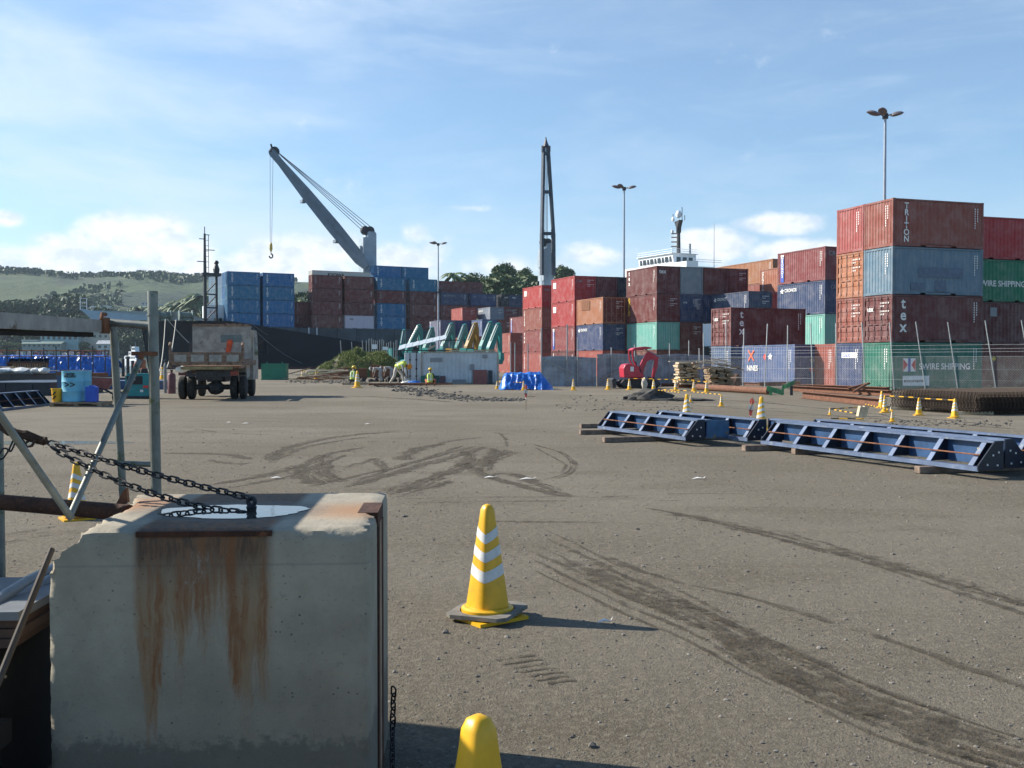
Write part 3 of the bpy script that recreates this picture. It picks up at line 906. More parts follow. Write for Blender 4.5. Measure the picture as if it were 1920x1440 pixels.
mb = MB(); mb.lathe([(.1, 35), (.12, 35.7), (.55, 35.9), (.75, 36.4), (.7, 36.9), (.4, 37.4), (.05, 37.5)], 12, (mx, my, 0))
mb.lathe([(.2, 35.0), (.4, 35.4), (.3, 35.9), (.05, 36.2)], 10, (mx - .5, my + 1.5, 0))
mb.lathe([(.2, 32.2), (.35, 32.5), (.3, 32.9), (.05, 33.1)], 10, (mx - .6, my + 1.7, 0))
mb.build('radome', M_SHIPW, ship, True)
mb = MB(); mb.tube([(X0 + 11, 1.2, 24), (X0 + 11, 1.2, 34.5)], [.09, .04], 5); mb.bar((X0 + 10.6, .8, 33), (X0 + 11.4, 1.6, 33), .06, .06)
mb.bar((X0 + 5.5, 3.4, 27), (X0 + 5.5, 3.4, 29.6), .12, .5)
mb.build('antenna', M_STEEL, ship)

# deck cargo on the ship
DECKZ = 7.97
GS = 'containers on the deck of the ship'
def scorner(t_, row=0): return BOW + su28 * t_ + sv28 * (1.4 + row * 2.5)
def sstack(t_, row, tiers, where, L=6.06, z0=DECKZ, start=0, n=None, low=0):
    for i, tr in enumerate(tiers):
        if tr is None: continue
        cname, desc, marks = tr
        lab = f"{COLW[cname]} container{(' ' + desc) if desc else ''}, {tierword(i, n or len(tiers))} in {where}"
        if len(lab.split()) > 16: print('LONG', len(lab.split()), lab)
        container(scorner(t_, row), THS, 'L', i, C[cname], lab, L, False, marks, GS, codes=(row == 0), zbase=z0)
KY = lambda: [V('KYOWA', 'F', .85, .44, W, 2.0)]
TX = lambda: [V('tex', 'F', .7, .6, M_GREYL, 1.9)]
TRI = lambda: [V('TRITON', 'F', .7, .38, M_GREYL, 2.0)]
def t_of(px, row=0):
    k = (px - 960) / F; o = BOW + sv28 * (1.4 + row * 2.5)
    return (k * o.y - o.x) / (su28.x - k * su28.y)
tA, tB, tC, tD, tE, tF = [t_of(p) for p in (428, 494, 586, 647, 708, 769)]
kb = ('kyowa', 'lettered white', KY())
sstack(tA, 0, [kb] * 4, 'the ship stack nearest the bow')
sstack(tB, 0, [kb] * 4, 'the second ship stack from the bow')
for r_ in range(1, 7):
    sstack(tA, r_, [('ltblue' if r_ > 1 else 'kyowa', 'with lit end', [])] * 4, f"the {['', 'second', 'third', 'fourth', 'fifth', 'sixth', 'seventh'][r_]} row in at the bow stack")
for r_ in range(1, 3):
    sstack(tB, r_, [None, None, None, ('ltblue' if r_ > 1 else 'kyowa', 'with lit end', [])], f"the {['', 'second', 'third'][r_]} row behind the second ship stack")
sstack(t_of(552, 1), 1, [('maroon', '', TX()), ('brown', 'in shade', TX())], 'the low shaded ship stack between blue and brown')
bw = ('maroon', 'dully lettered', TX())
sstack(tC, 0, [('brown', 'with pale word', TRI()), ('maroon', '', []), ('maroon', 'plain', []), bw], 'the brown ship stack left of the sloping crane')
sstack(tD, 0, [('white', 'plain sided', [Ht('NYK', 'F', 1.0, 1.7, .4, M_BLACK)]), ('maroon', 'plain', []), ('maroon', 'plain', []), bw], 'the brown ship stack below the crane pedestal')
sstack(tE, 0, [kb, kb, ('maroon', 'with pale word', TX()), kb], 'the mixed blue and brown ship stack')
sstack(tF, 0, [('maroon', 'plain', []), ('brown', 'with pale word', TRI()), ('maroon', 'with pale word', TX()), kb], 'the ship stack left of the short lamp post')
sstack(t_of(702, 1), 1, [None] * 4 + [kb], 'the row behind the mixed ship stack')
sstack(t_of(753, 1), 1, [None] * 4 + [kb], 'the second row left of the short lamp post')
sstack(t_of(586, 1), 1, [None] * 3 + [('white', 'long refrigerated', [Ht('KYOWA', 'F', 3.2, 1.5, .9, M_BLACK)])], 'the row behind the brown ship stack', L=12.19, z0=DECKZ + 1.1)
sstack(t_of(590, 3), 3, [None] * 2 + [('white', 'with lit doors', []), ('white', 'with lit doors', [])], 'the fourth row behind the brown ship stack')
tG = tF + 6.9
sstack(tG, 0, [('maroon', 'plain', []), ('brown', 'with pale word', TRI()), ('navy', 'with pale emblem', [('F', 'bird', .6, 1.6, .6, M_GREYL), Ht('CRONOS', 'F', 1.4, 1.8, .42, M_GREYL)])], 'the ship stack right of the short lamp post', n=4)
sstack(tG - 1.2, 1, [None] * 3 + [('brown', 'extra long', [])], 'the row right of the short lamp post', L=12.19)
sstack(tG + 6.9, 0, [None, ('maroon', 'plain', []), ('navy', 'with pale words', [('F', 'bird', .6, 1.6, .6, M_GREYL), Ht('CRONOS', 'F', 4.1, 1.7, .35, M_GREYL)])], 'second ship stack past the short lamp post')
sstack(tG + 14.2, 0, [None, ('red', '', []), ('black', 'small lettered', [Ht('NYK', 'F', .7, 1.8, .4)])], 'third ship stack past the short lamp post')
sstack(t_of(955), 0, [None, ('navy', 'plain', []), ('navy', 'small lettered', [Ht('NYK', 'F', .7, 1.8, .4)])], 'the ship stack below the leafy hill trees')
# aft deck cargo seen above the yard
sstack(t_of(1045, 1), 1, [None] * 3 + [('white', 'with slatted side', [])], 'the aft ship stack right of the upright crane', n=4)
sstack(t_of(1079, 0), 0, [None] * 3 + [('plum', 'small in view', [])], 'the aft ship stack above the red logos', n=4)
sstack(t_of(1117, 1), 1, [None] * 3 + [('midblue', '', [])], 'aft ship stack left of the dark long one', n=4)
sstack(t_of(1140, 0), 0, [None] * 3 + [('black', 'extra long', [])], 'the aft ship stack in front of the white bridge', L=12.19, z0=DECKZ + .9)
# white box on the forecastle
wb = thing('white_reefer_box', 'white box with red letters standing on the ship bow beside the foremast', 'box', BOW + su28 * (t_px(384, 5.0)) + sv28 * 5.0 + Vector((0, 0, 9.05)), THS, None, .8)
mb = MB(); mb.prism([(0, 0.7), (5.2, .7), (5.2, 4.0), (.2, 3.7), (0, 3.5)], 0, 2.4); mb.box((.1, .2, 0), (5.1, 2.2, .7))
mb.build('body', M_SHIPW, wb)
for k in (2.7, 3.7):
    mb = MB(); mb.lathe([(.2, -.12), (.4, -.1), (.4, .1), (.2, .12)], 14, M=Matrix.Translation((k, -.06, .42)) @ Matrix.Rotation(R(90), 4, 'X')); mb.build('tyre', M_RUBBER, wb)
link('lettering', text_mesh('EXIT', .9, M_REDL), wb, M=Matrix.Translation((1.2, -.012, 1.9)) @ Matrix.Rotation(R(90), 4, 'X'))
# mooring ropes
M_ROPE = pm('mooring_rope', (.45, .42, .36), .9, var=.2)
def rope(a_, b_, sag, label, r=.07, mt=None):
    mb_ = MB(); pts = []
    for i in range(13):
        f_ = i / 12; p = a_ + (b_ - a_) * f_; p = p - Vector((0, 0, sag * 4 * f_ * (1 - f_))); pts.append(p)
    mb_.tube(pts, r, 5)
    return tag(mb_.build('mooring_rope', mt or M_ROPE), label, 'rope', 'mooring ropes of the ship')
Q1 = quay[1] + Vector((.4, -.4, .15))
rope(at(310, 599, 182.5), gp(290, 706) + Vector((0, 0, .3)), 3.2, 'thin pale mooring rope nearer the scaffold post, hanging from the black bow')
rope(at(330, 600, 182.8), gp(294, 704) + Vector((0, 0, .3)), 3.2, 'pale mooring rope curving down beside the rusty dump truck', .08)
rope(at(314, 599, 182.5), gp(420, 692) + Vector((0, 0, .3)), 1.0, 'pale mooring rope running behind the truck headboard', .06)
rope(at(470, 606, 188.5), gp(668, 690) + Vector((0, 0, .5)), 2.0, 'upper dark mooring line crossing the black hull towards the mound', .06, M_CABLE)
rope(at(470, 611, 188.5), gp(655, 691) + Vector((0, 0, .5)), 3.2, 'lower dark mooring line crossing the black hull towards the mound', .06, M_CABLE)
# ---------------------------------------------------------------- far land, trees, houses, boat
RIDGE = [(-300, 535), (0, 530), (60, 529), (130, 533), (200, 526), (300, 529), (345, 537), (420, 540), (520, 542), (600, 545), (900, 556), (1500, 580), (2300, 600)]
def ridge_y(px):
    for (a, ya), (b_, yb) in zip(RIDGE, RIDGE[1:]):
        if a <= px <= b_: return ya + (yb - ya) * (px - a) / (b_ - a)
    return RIDGE[0][1] if px < RIDGE[0][0] else RIDGE[-1][1]
def sstep(a, b_, x):
    t_ = max(0, min(1, (x - a) / (b_ - a))); return t_ * t_ * (3 - 2 * t_)
def land_h(x, y):
    r = math.hypot(x, y); px = 960 + F * x / max(y, 1)
    top = (676 - ridge_y(px)) * 1700 / F + 1.6
    h = -2.4 + 6 * sstep(640, 690, r) + 10 * sstep(700, 950, r)
    h += (top - 13) * sstep(900, 1700, r) ** 1.1
    n = noise.fractal(Vector((x * .004, y * .004, 0)), 1.0, 2.0, 4)
    h += n * 9 * sstep(700, 1300, r)
    h *= 1 - .8 * sstep(1750, 2500, r)
    # wooded knoll behind the ship
    kx, ky = x - 8, y - 430
    h = max(h, -2.4 + 29 * math.exp(-((kx / 95) ** 2 + (ky / 70) ** 2)))
    return h
mb = MB(); NA, NR = 150, 70
vs = []
for i in range(NA):
    az = R(-40 + 80 * i / (NA - 1))
    for j in range(NR):
        r = 300 + 2300 * (j / (NR - 1)) ** 1.35
        x, y = r * math.sin(az), r * math.cos(az); vs.append((x, y, land_h(x, y)))
mb.add(vs, [(i * NR + j, (i + 1) * NR + j, (i + 1) * NR + j + 1, i * NR + j + 1) for i in range(NA - 1) for j in range(NR - 1)])
m, t, b = mat_base('hill_vegetation')
oc = t.new('ShaderNodeTexCoord').outputs['Object']
n1 = t.noise(t.mapping(oc, (1, 1, 3)), .0045, 6, .6); n2 = t.noise(oc, .05, 5, .7)
c = t.mix(t.smooth(n1, .44, .58), (.060, .090, .032), (.020, .040, .022))
c = t.mix(t.math('MULTIPLY', t.smooth(n2, .5, .72), .5), c, (.018, .034, .016))
t.set(b, 'Base Color', c); t.set(b, 'Roughness', .95)
bn = t.new('ShaderNodeBump'); t.set(bn, 'Strength', .9); t.set(bn, 'Distance', 5); t.set(bn, 'Height', n2); t.set(b, 'Normal', bn)
kind(mb.build('hills', m, smooth=True), 'structure')

def leaf_mat(name, a_, b_):
    m, t, b = mat_base(name)
    gi = t.new('ShaderNodeNewGeometry')
    c = t.mix(gi.outputs['Random Per Island'], a_, b_)
    t.set(b, 'Base Color', c); t.set(b, 'Roughness', .7)
    return m
M_LEAF = [leaf_mat('tree_leaves', (.022, .045, .016), (.065, .105, .032)), leaf_mat('pale_tree_leaves', (.05, .08, .028), (.13, .17, .065))]
M_BARK = pm('bark', (.13, .10, .075), .9, var=.3)
def crown_mesh(seed, hgt, rad, nleaf, ls, mat, lobes=7, base=.3, name='crown'):
    r = random.Random(seed); mb_ = MB()
    L = []
    for k in range(lobes):
        a = r.uniform(0, 6.28); q = rad * r.uniform(.15, .62); z = hgt * r.uniform(base + .12, .86)
        L.append((q * math.cos(a), q * math.sin(a), z, rad * r.uniform(.32, .55), hgt * r.uniform(.10, .20)))
    for i in range(nleaf):
        cx, cy, cz, lr, lh = r.choice(L)
        d = Vector((r.gauss(0, 1), r.gauss(0, 1), r.gauss(0, 1))).normalized() * (r.random() ** .45)
        p = Vector((cx + d.x * lr, cy + d.y * lr, cz + d.z * lh))
        s = ls * r.uniform(.5, 1.3)
        q = Vector((r.gauss(0, 1), r.gauss(0, 1), r.gauss(0, .7))).normalized(); e1 = q.orthogonal().normalized() * s; e2 = q.cross(e1) * r.uniform(.5, .9)
        mb_.add([p - e1, p - e2 * .8, p + e1, p + e2], [(0, 1, 2, 3)])
    me = bpy.data.meshes.new(name); me.from_pydata(mb_.v, [], mb_.f); me.materials.append(mat)
    tr_ = MB(); tr_.tube([(0, 0, -1), (.1, 0, hgt * .25), (.0, .1, hgt * .5), (.1, .1, hgt * .8)], [hgt * .028, hgt * .02, hgt * .013, hgt * .004], 6)
    for cx, cy, cz, lr, lh in L: tr_.tube([(0, 0, hgt * base), (cx * .6, cy * .6, (cz + hgt * base) / 2), (cx, cy, cz)], [hgt * .012, hgt * .008, hgt * .003], 5)
    return me, tr_.mesh('trunk', M_BARK)
TREES = [crown_mesh(1, 12, 6, 2600, .43, M_LEAF[0]), crown_mesh(2, 11, 7, 3000, .43, M_LEAF[0], 9, .2), crown_mesh(3, 14, 5, 2400, .42, M_LEAF[1], 7), crown_mesh(4, 9, 5.5, 2000, .42, M_LEAF[1], 6, .2)]
def palm_mesh():
    r = random.Random(5); mb_ = MB()
    for k in range(15):
        a = k * 2.4; el_ = r.uniform(-.2, .9)
        prev = Vector((0, 0, 10)); dirh = Vector((math.cos(a), math.sin(a), 0)); side = Vector((-math.sin(a), math.cos(a), 0))
        pts = [Vector((0, 0, 10)) + dirh * (3.6 * f_) + Vector((0, 0, 3.2 * el_ * f_ - 3.0 * f_ * f_)) for f_ in (0, .25, .5, .75, 1)]
        for i in range(4):
            w0, w1 = [.15, .55, .6, .45, .05][i], [.15, .55, .6, .45, .05][i + 1]
            for s in (1, -1):
                mb_.add([pts[i], pts[i + 1], pts[i + 1] + side * s * w1 - Vector((0, 0, w1 * .6)), pts[i] + side * s * w0 - Vector((0, 0, w0 * .6))], [(0, 1, 2, 3)])
    me = bpy.data.meshes.new('crown'); me.from_pydata(mb_.v, [], mb_.f); me.materials.append(M_LEAF[1])
    t_ = MB(); t_.tube([(0, 0, -1), (.3, 0, 3), (.2, .1, 7), (0, 0, 10)], [.3, .22, .17, .15], 6)
    return me, t_.mesh('trunk', M_BARK)
PALM = palm_mesh()
def tree(px, py_top, d, k, name='leafy_tree', label='', group='trees on the far shore', cat='tree', hmin=5):
    p = at(px, 676, d); z = land_h(p.x, p.y)
    if z < -1.5: z = -1.0
    ztop = at(px, py_top, d).z
    me, tr_ = (PALM if k == 'p' else TREES[k]); base = {'p': 10.8, 0: 11.6, 1: 10.4, 2: 13.4, 3: 8.4}[k]
    s = max(hmin, ztop - z) / base
    t_ = thing(name, label, cat, (p.x, p.y, z), rnd.uniform(0, 6.28), group, (s * rnd.uniform(.9, 1.25) if k != 'p' else s, s, s))
    link('trunk', tr_, t_); link('crown', me, t_)
FT = 'green tree among many alike on the far wooded shore'
r3 = random.Random(11)
for k in range(64):
    px = -30 + k * 7.6 + r3.uniform(-6, 6)
    if px > 395: px = r3.uniform(-20, 390)
    d = r3.uniform(690, 930)
    tree(px, {0: 585, 1: 600, 2: 615}[k % 3] + r3.uniform(-18, 14) + (10 if px > 230 else 0), d, r3.randrange(4), label=FT)
for px, py, d, k in ((85, 545, 760, 1), (28, 560, 740, 0), (120, 560, 800, 3), (150, 572, 700, 1), (60, 580, 690, 1)):
    tree(px, py, d, k, label='large dark rounded tree standing out on the far left shore', group='large trees on the far left shore')
for px, py, d, k in ((185, 630, 668, 1), (165, 640, 660, 3), (240, 618, 665, 1), (262, 622, 670, 0), (30, 640, 660, 3), (8, 636, 662, 1)):
    tree(px, py, d, k, label='low bushy tree at the water edge of the far shore', group='bushy trees at the water edge')
for px, py, d in ((380, 548, 640), (362, 556, 660), (345, 562, 680), (330, 566, 700), (372, 575, 650), (240, 578, 760), (262, 572, 780), (300, 570, 760)):
    tree(px, py, d, 'p', 'palm_tree', 'coconut palm on the far shore between the leafy trees', 'palms on the far shore', 'palm', 8)
for px, py, d, k in ((556, 530, 420, 1), (568, 545, 430, 0), (561, 560, 400, 3), (548, 552, 410, 1)):
    tree(px, py, d, k, label='tree seen through the gap between the blue and brown ship stacks', group='trees in the ship stack gap')
for px, py, d, k, s in ((938, 492, 400, 2, 0), (958, 512, 380, 3, 0), (978, 502, 420, 2, 0), (998, 512, 400, 3, 0), (918, 522, 420, 1, 0), (905, 530, 400, 1, 0), (1010, 520, 420, 3, 0), (945, 530, 370, 1, 0), (970, 528, 365, 1, 0), (930, 540, 360, 0, 0), (990, 530, 380, 0, 0)):
    tree(px, py, d, k, label='tall feathery tree on the knoll left of the upright crane', group='knoll trees left of the upright crane')
for px, py, d, k in ((870, 508, 420, 1), (890, 515, 415, 3), (1063, 498, 425, 2)):
    tree(px, py, d, k, label='small tree crown showing just above the containers', group='tree crowns above the containers')
tree(850, 508, 400, 'p', 'palm_tree', 'lone palm showing above the long brown ship container', None, 'palm')
# far forest along the ridge and in the folds: one mass
mb = MB(); r4 = random.Random(3)
for k in range(4200):
    az = R(r4.uniform(-29, -12)); r = r4.choice((r4.uniform(1560, 1760), r4.uniform(900, 1700), r4.uniform(900, 1700), r4.uniform(760, 1000), r4.uniform(760, 1000)))
    x, y = r * math.sin(az), r * math.cos(az)
    if r < 1580 and noise.noise(Vector((x * .0035, y * .0035, 5))) < .10 and r > 900: continue
    z = land_h(x, y); s = r4.uniform(2.0, 5.5)
    for q in range(7):
        p = Vector((x + r4.gauss(0, s * .5), y + r4.gauss(0, s * .5), z + s * r4.uniform(.3, 1.3)))
        n_ = Vector((r4.gauss(0, 1), r4.gauss(0, 1), r4.gauss(0, .6))).normalized(); e1 = n_.orthogonal().normalized() * s * .55; e2 = n_.cross(e1)
        mb.add([p - e1, p - e2, p + e1, p + e2], [(0, 1, 2, 3)])
me = bpy.data.meshes.new('distant_forest'); me.from_pydata(mb.v, [], mb.f); me.materials.append(M_LEAF[0])
fo = link('distant_forest', me); kind(fo, 'stuff'); fo['label'] = 'far woodland scattered over the left hills'; fo['category'] = 'woodland'

def house(px0, px1, ytop, ybot, d, wallc, roofc, name, label, flat=False, group=None):
    a_ = at(px0, ybot, d); b_ = at(px1, ybot, d); L = b_.x - a_.x
    H = (ybot - ytop) * d / F
    t_ = thing(name, label, 'building', (a_.x, d, a_.z), 0, group)
    wm = pm('wall_' + name, wallc, .8, var=.1, scale=.5); rm = pm('roof_' + name, roofc, .6, var=.15, scale=.5)
    mb_ = MB(); hw = H * (.62 if not flat else .8); mb_.box((.4, 0, -6), (L - .4, 8, hw)); wl = mb_.build('wall', wm, t_)
    mb_ = MB()
    n = max(2, int(L / 3.2))
    for k in range(n): mb_.box((.4 + (k + .25) * (L - .8) / n, -.06, hw * .3), (.4 + (k + .72) * (L - .8) / n, -.01, hw * .75))
    mb_.build('window_row', M_GLASS, wl)
    mb_ = MB()
    if flat: mb_.box((0, -.5, hw + .003), (L, 8.5, H))
    else: mb_.prism([(-.6, hw + .003), (4, H), (8.6, hw + .003)], 0, L, Matrix(((0, 1, 0, 0), (1, 0, 0, 0), (0, 0, 1, 0), (0, 0, 0, 1))))
    mb_.build('roof', rm, t_)
house(75, 148, 622, 641, 655, (.30, .42, .42), (.10, .42, .45), 'waterside_building', 'long low building with a turquoise fascia across the harbour', True)
house(150, 205, 623, 636, 660, (.40, .38, .32), (.34, .34, .30), 'waterside_building', 'beige low building right of the turquoise fascia', True)
house(40, 116, 640, 652, 648, (.25, .3, .27), (.16, .22, .19), 'waterside_building', 'long grey green roofed shed at the water edge')
house(180, 216, 638, 656, 648, (.5, .5, .48), (.38, .4, .42), 'waterside_house', 'grey roofed house with a wide gable beside the boat')
house(40, 72, 637, 645, 652, (.62, .6, .55), (.6, .58, .55), 'waterside_house', 'small pale flat roofed house at the far left shore', True)
for px0, px1, yt, d in ((186, 202, 573, 860), (160, 174, 574, 880), (264, 280, 566, 880), (294, 312, 571, 870), (326, 340, 566, 890)):
    house(px0, px1, yt, yt + 6, d, (.55, .53, .5), (.72, .72, .7), 'hillside_house', 'small pale roofed house half hidden by hillside trees', True, 'houses on the hillside')

# white boat
bt = thing('patrol_boat', 'white twin deck boat lying in the harbour left of the black bow', 'boat', at(226, 684.2, 560), R(-38))
bt.location.z = -1.0
mb = MB(); hull = [(0, 2.4), (2, 0), (16, 0), (17, 2.2)]
vs = []
for x, hb, z0_, z1_ in ((-1.5, .1, 1.6, 3.4), (1, 1.6, -.5, 3.1), (5, 2.4, -.5, 2.7), (12, 2.5, -.5, 2.4), (17.5, 2.3, -.5, 2.4)):
    vs += [(x, 2.5 - hb * .7, z0_), (x, 2.5 - hb, z1_), (x, 2.5 + hb, z1_), (x, 2.5 + hb * .7, z0_)]
fs = [(0, 1, 2, 3), (16, 17, 18, 19)]
for i in range(4):
    for k in range(4): fs.append((4 * i + k, 4 * i + (k + 1) % 4, 4 * i + 4 + (k + 1) % 4, 4 * i + 4 + k))
mb.add(vs, fs); mb.build('hull', M_SHIPW, bt)
mb = MB(); mb.prism([(1.6, 2.6), (14.5, 2.4), (14.5, 5.2), (3.4, 5.2)], .5, 4.5); mb.box((6.5, 1, 5.2), (13.5, 4, 7.6)); mb.prism([(8.8, 7.6), (12.5, 7.6), (12.2, 10.2), (9.2, 10.2)], 1.2, 3.8)
cb = mb.build('cabin', M_SHIPW, bt)
mb = MB()
for k in range(5): mb.box((4 + k * 2.0, .44, 3.6), (5.2 + k * 2.0, .5, 4.7))
for k in range(3): mb.box((7 + k * 2.0, .94, 5.9), (8.3 + k * 2, 1.0, 7))
for k in range(3): mb.box((9.4 + k * 1.0, 1.13, 8.4), (10.1 + k * 1.0, 1.19, 9.6))
mb.build('window_row', M_GLASS, cb)
mb = MB(); mb.tube([(7, 2.5, 7.6), (5.6, 2.5, 11)], .12, 5); mb.tube([(10.6, 2.5, 10.2), (10.6, 2.5, 12.8)], .1, 5); mb.build('mast', M_STEEL, bt)
# ---------------------------------------------------------------- yard furniture in the middle distance
# lamp posts
def lamp_post(px, d, ztop, label, w_=1.25):
    p = at(px, 676, d); t_ = thing('lamp_post', label, 'lamp post', (p.x, d, 0), rnd.uniform(-.1, .1), 'tall yard lamp posts')
    mb_ = MB(); mb_.tube([(0, 0, 0), (0, 0, ztop * .5), (0, 0, ztop)], [.17, .12, .085], 10); mb_.build('pole', M_LAMP, t_, True)
    for k, a in enumerate((183, 4, 235)):
        c_, s_ = math.cos(R(a)), math.sin(R(a))
        f_ = 1.0 if k < 2 else .55
        Mx = Matrix.Translation((0, 0, ztop)) @ Matrix.Rotation(R(a), 4, 'Z')
        mb_ = MB(); mb_.tube([Mx @ Vector((0, 0, -.1)), Mx @ Vector((.45, 0, .08))], .05, 6)
        mb_.lathe([(.02, .20), (.30, .14), (.46, .02), (.5, -.06), (.3, -.16), (.02, -.17)][::-1], 12, M=Mx @ Matrix.Translation((w_ * .68, 0, .12)) @ Matrix.Rotation(R(-14), 4, 'Y') @ Matrix.Diagonal((1.0, .6, .8, 1)))
        mb_.build('lamp_head', M_LAMPH, t_, True)
    mb_ = MB(); mb_.tube([(0, 0, ztop - .25), (0, 0, ztop + .1)], .2, 10); mb_.build('hub', M_DKSTEEL, t_)
    return t_
M_LAMP = pm('lamp_pole_paint', (.34, .37, .42), .4, .3, var=.1)
M_LAMPH = pm('lamp_head_casing', (.16, .14, .15), .5, var=.2)
lamp_post(1656, 70, 18.45, 'nearest tall lamp post rising above the right container stack')
lamp_post(1169.5, 108, 19.9, 'tall lamp post rising between the middle containers')
l3 = lamp_post(822, 150, 18.8, 'farthest lamp post behind the white container shed')
mb = MB(); mb.box((-.5, -.3, 11.6), (.5, .3, 11.75)); mb.box((.1, -.2, 11.75), (.45, .2, 12.2)); mb.tube([(-.1, 0, 11.7), (-.1, 0, 12.6)], .06, 5); mb.build('floodlight_bracket', M_DKSTEEL, l3)

# corrugated sheet hoarding
M_SHEET = pm('zinc_sheet', (.27, .31, .35), .45, .25, var=.3, scale=1.2, spots=(.5, .52, .53), spot_lo=.62, spot_scale=3)
def hoarding(a_, b_, H, label, braces):
    d = (b_ - a_); L = d.length; rz = math.atan2(d.y, d.x)
    t_ = thing('sheet_metal_fence', label, 'fence', a_, rz)
    mb_ = MB(); n = int(L / .17); pts = []
    for i in range(n + 1):
        x = L * i / n; pts.append((x, .035 if i % 2 else 0, .05 * math.sin(i * .21) + .03 * noise.noise(Vector((i * .09, 3, 0)))))
    vs = []; fs = []
    for x, y, dz in pts: vs += [(x, y, .02), (x, y, H + dz)]
    for i in range(n): fs.append((2 * i, 2 * i + 2, 2 * i + 3, 2 * i + 1))
    mb_.add(vs, fs); mb_.build('sheet_panel', M_SHEET, t_)
    mb_ = MB(); mb_.bar((0, -.06, H - .18), (L, -.06, H - .18), .05, .05); mb_.build('rail', M_STEEL, t_)
    for x, h in braces[0]:
        mb_ = MB(); mb_.tube([(x, -.1, 0), (x, -.1, h)], .04, 6); mb_.build('post', M_STEEL, t_)
    for x0, z0, x1, z1 in braces[1]:
        mb_ = MB(); mb_.bar((x0, -.09, z0), (x1, -.09, z1), .05, .05); mb_.build('brace', M_STEEL, t_)
    return t_
G0 = at(1014, 676, 61.5); G0.z = 0
G1 = at(1118, 676, 61.8); G1.z = 0
G2 = at(1332, 676, 66.5); G2.z = 0
hoarding(G0, G1, 1.82, 'grey corrugated sheet gate with long diagonal braces behind the blue tarpaulin', ([(.03, 3.6), (1.6, 3.8), (2.25, 3.0)], [(.1, 1.65, 3.0, .4), (3.3, .45, 2.4, .35)]))
hoarding(G1 + Vector((.05, 0, 0)), G2, 1.98, 'long grey corrugated sheet fence behind the red digger', ([(1.0, 2.4), (2.8, 2.6), (5.6, 2.7), (7.2, 2.9)], [(.2, .5, 1.9, 1.1), (5.7, .5, 7.0, 1.2)]))
# loose posts left of the gate
for i, (px, yt, yb, d) in enumerate(((934.5, 667, 712, 80), (957.5, 642, 716, 76), (965.5, 643, 716, 75), (990, 644, 712, 80))):
    p = at(px, 676, d); zt = at(px, yt, d).z
    mb = MB(); mb.tube([(0, 0, 0), (0, 0, zt)], .045, 6)
    tag(mb.build('steel_post', M_STEEL, loc=(p.x, d, 0)), 'thin steel post standing in the gap left of the grey gate', 'post', 'steel posts left of the gate')

# chain link fence along the right
FA = at(1332, 676, 60); FB = at(2050, 676, 47.5); FA.z = FB.z = 0
d = FB - FA; L = d.length
cf = thing('chain_link_fence', 'wire mesh fence with leaning barbed wire posts before the right containers', 'fence', FA, math.atan2(d.y, d.x))
M_WIRE = pm('fence_wire', (.33, .34, .33), .5, .5, var=.1)
mb = MB(); Hc = 1.75; st = .12; n = int(L / st)
def wire(p0, p1, r=.0035):
    p0 = Vector(p0); p1 = Vector(p1); s = Vector((0, 0, 1)) if abs((p1 - p0).normalized().z) < .9 else Vector((1, 0, 0)); s = s * r
    q = Vector((0, 1, 0)) * r
    mb.add([p0 + s, p0 - s * .5 + q, p0 - s * .5 - q, p1 + s, p1 - s * .5 + q, p1 - s * .5 - q], [(0, 1, 4, 3), (1, 2, 5, 4), (2, 0, 3, 5)])
for i in range(-15, n):
    x = i * st
    a0, a1 = max(0, x), min(L, x + Hc)
    if a1 > a0:
        wire((a0, 0, .05 + a0 - x), (a1, 0, .05 + a1 - x)); wire((a0, .01, .05 + Hc - (a0 - x)), (a1, .01, .05 + Hc - (a1 - x)))
o = mb.build('wire_mesh', M_WIRE, cf); o['kind'] = 'stuff'
mb = MB()
for z in (.6, 1.15, 1.8): wire((0, -.02, z), (L, -.02, z), .007)
for z in (2.0, 2.15, 2.35): wire((0, -.1 - .05 * (z - 1.8), z), (L, -.1 - .05 * (z - 1.8), z + .05), .007)
mb.build('strand_wire', M_WIRE, cf)
def fx(px):   # distance along fence for pixel x
    k = (px - 960) / F; u = d.normalized(); return (k * FA.y - FA.x) / (u.x - k * u.y)
for pb, pt, yt in ((1312, 1311, 653), (1320, 1319, 624), (1362, 1361, 600), (1393, 1395, 616), (1434, 1439, 607), (1476, 1477, 610), (1524, 1520, 606), (1569, 1567, 606), (1622, 1616, 604), (1677, 1668, 604), (1736, 1717, 603), (1797, 1777, 604), (1869, 1847, 601), (1940, 1915, 600)):
    s = fx(pb); w_ = FA + d.normalized() * s; dd = w_.y
    a_ = Vector((s, 0, 0)); tp = at(pt, yt, dd + (0.2)); lt = Matrix.Rotation(-math.atan2(d.y, d.x), 3, 'Z') @ (tp - FA)
    mb = MB(); mb.tube([a_, lt], .032, 6); mb.build('post', M_STEEL, cf)

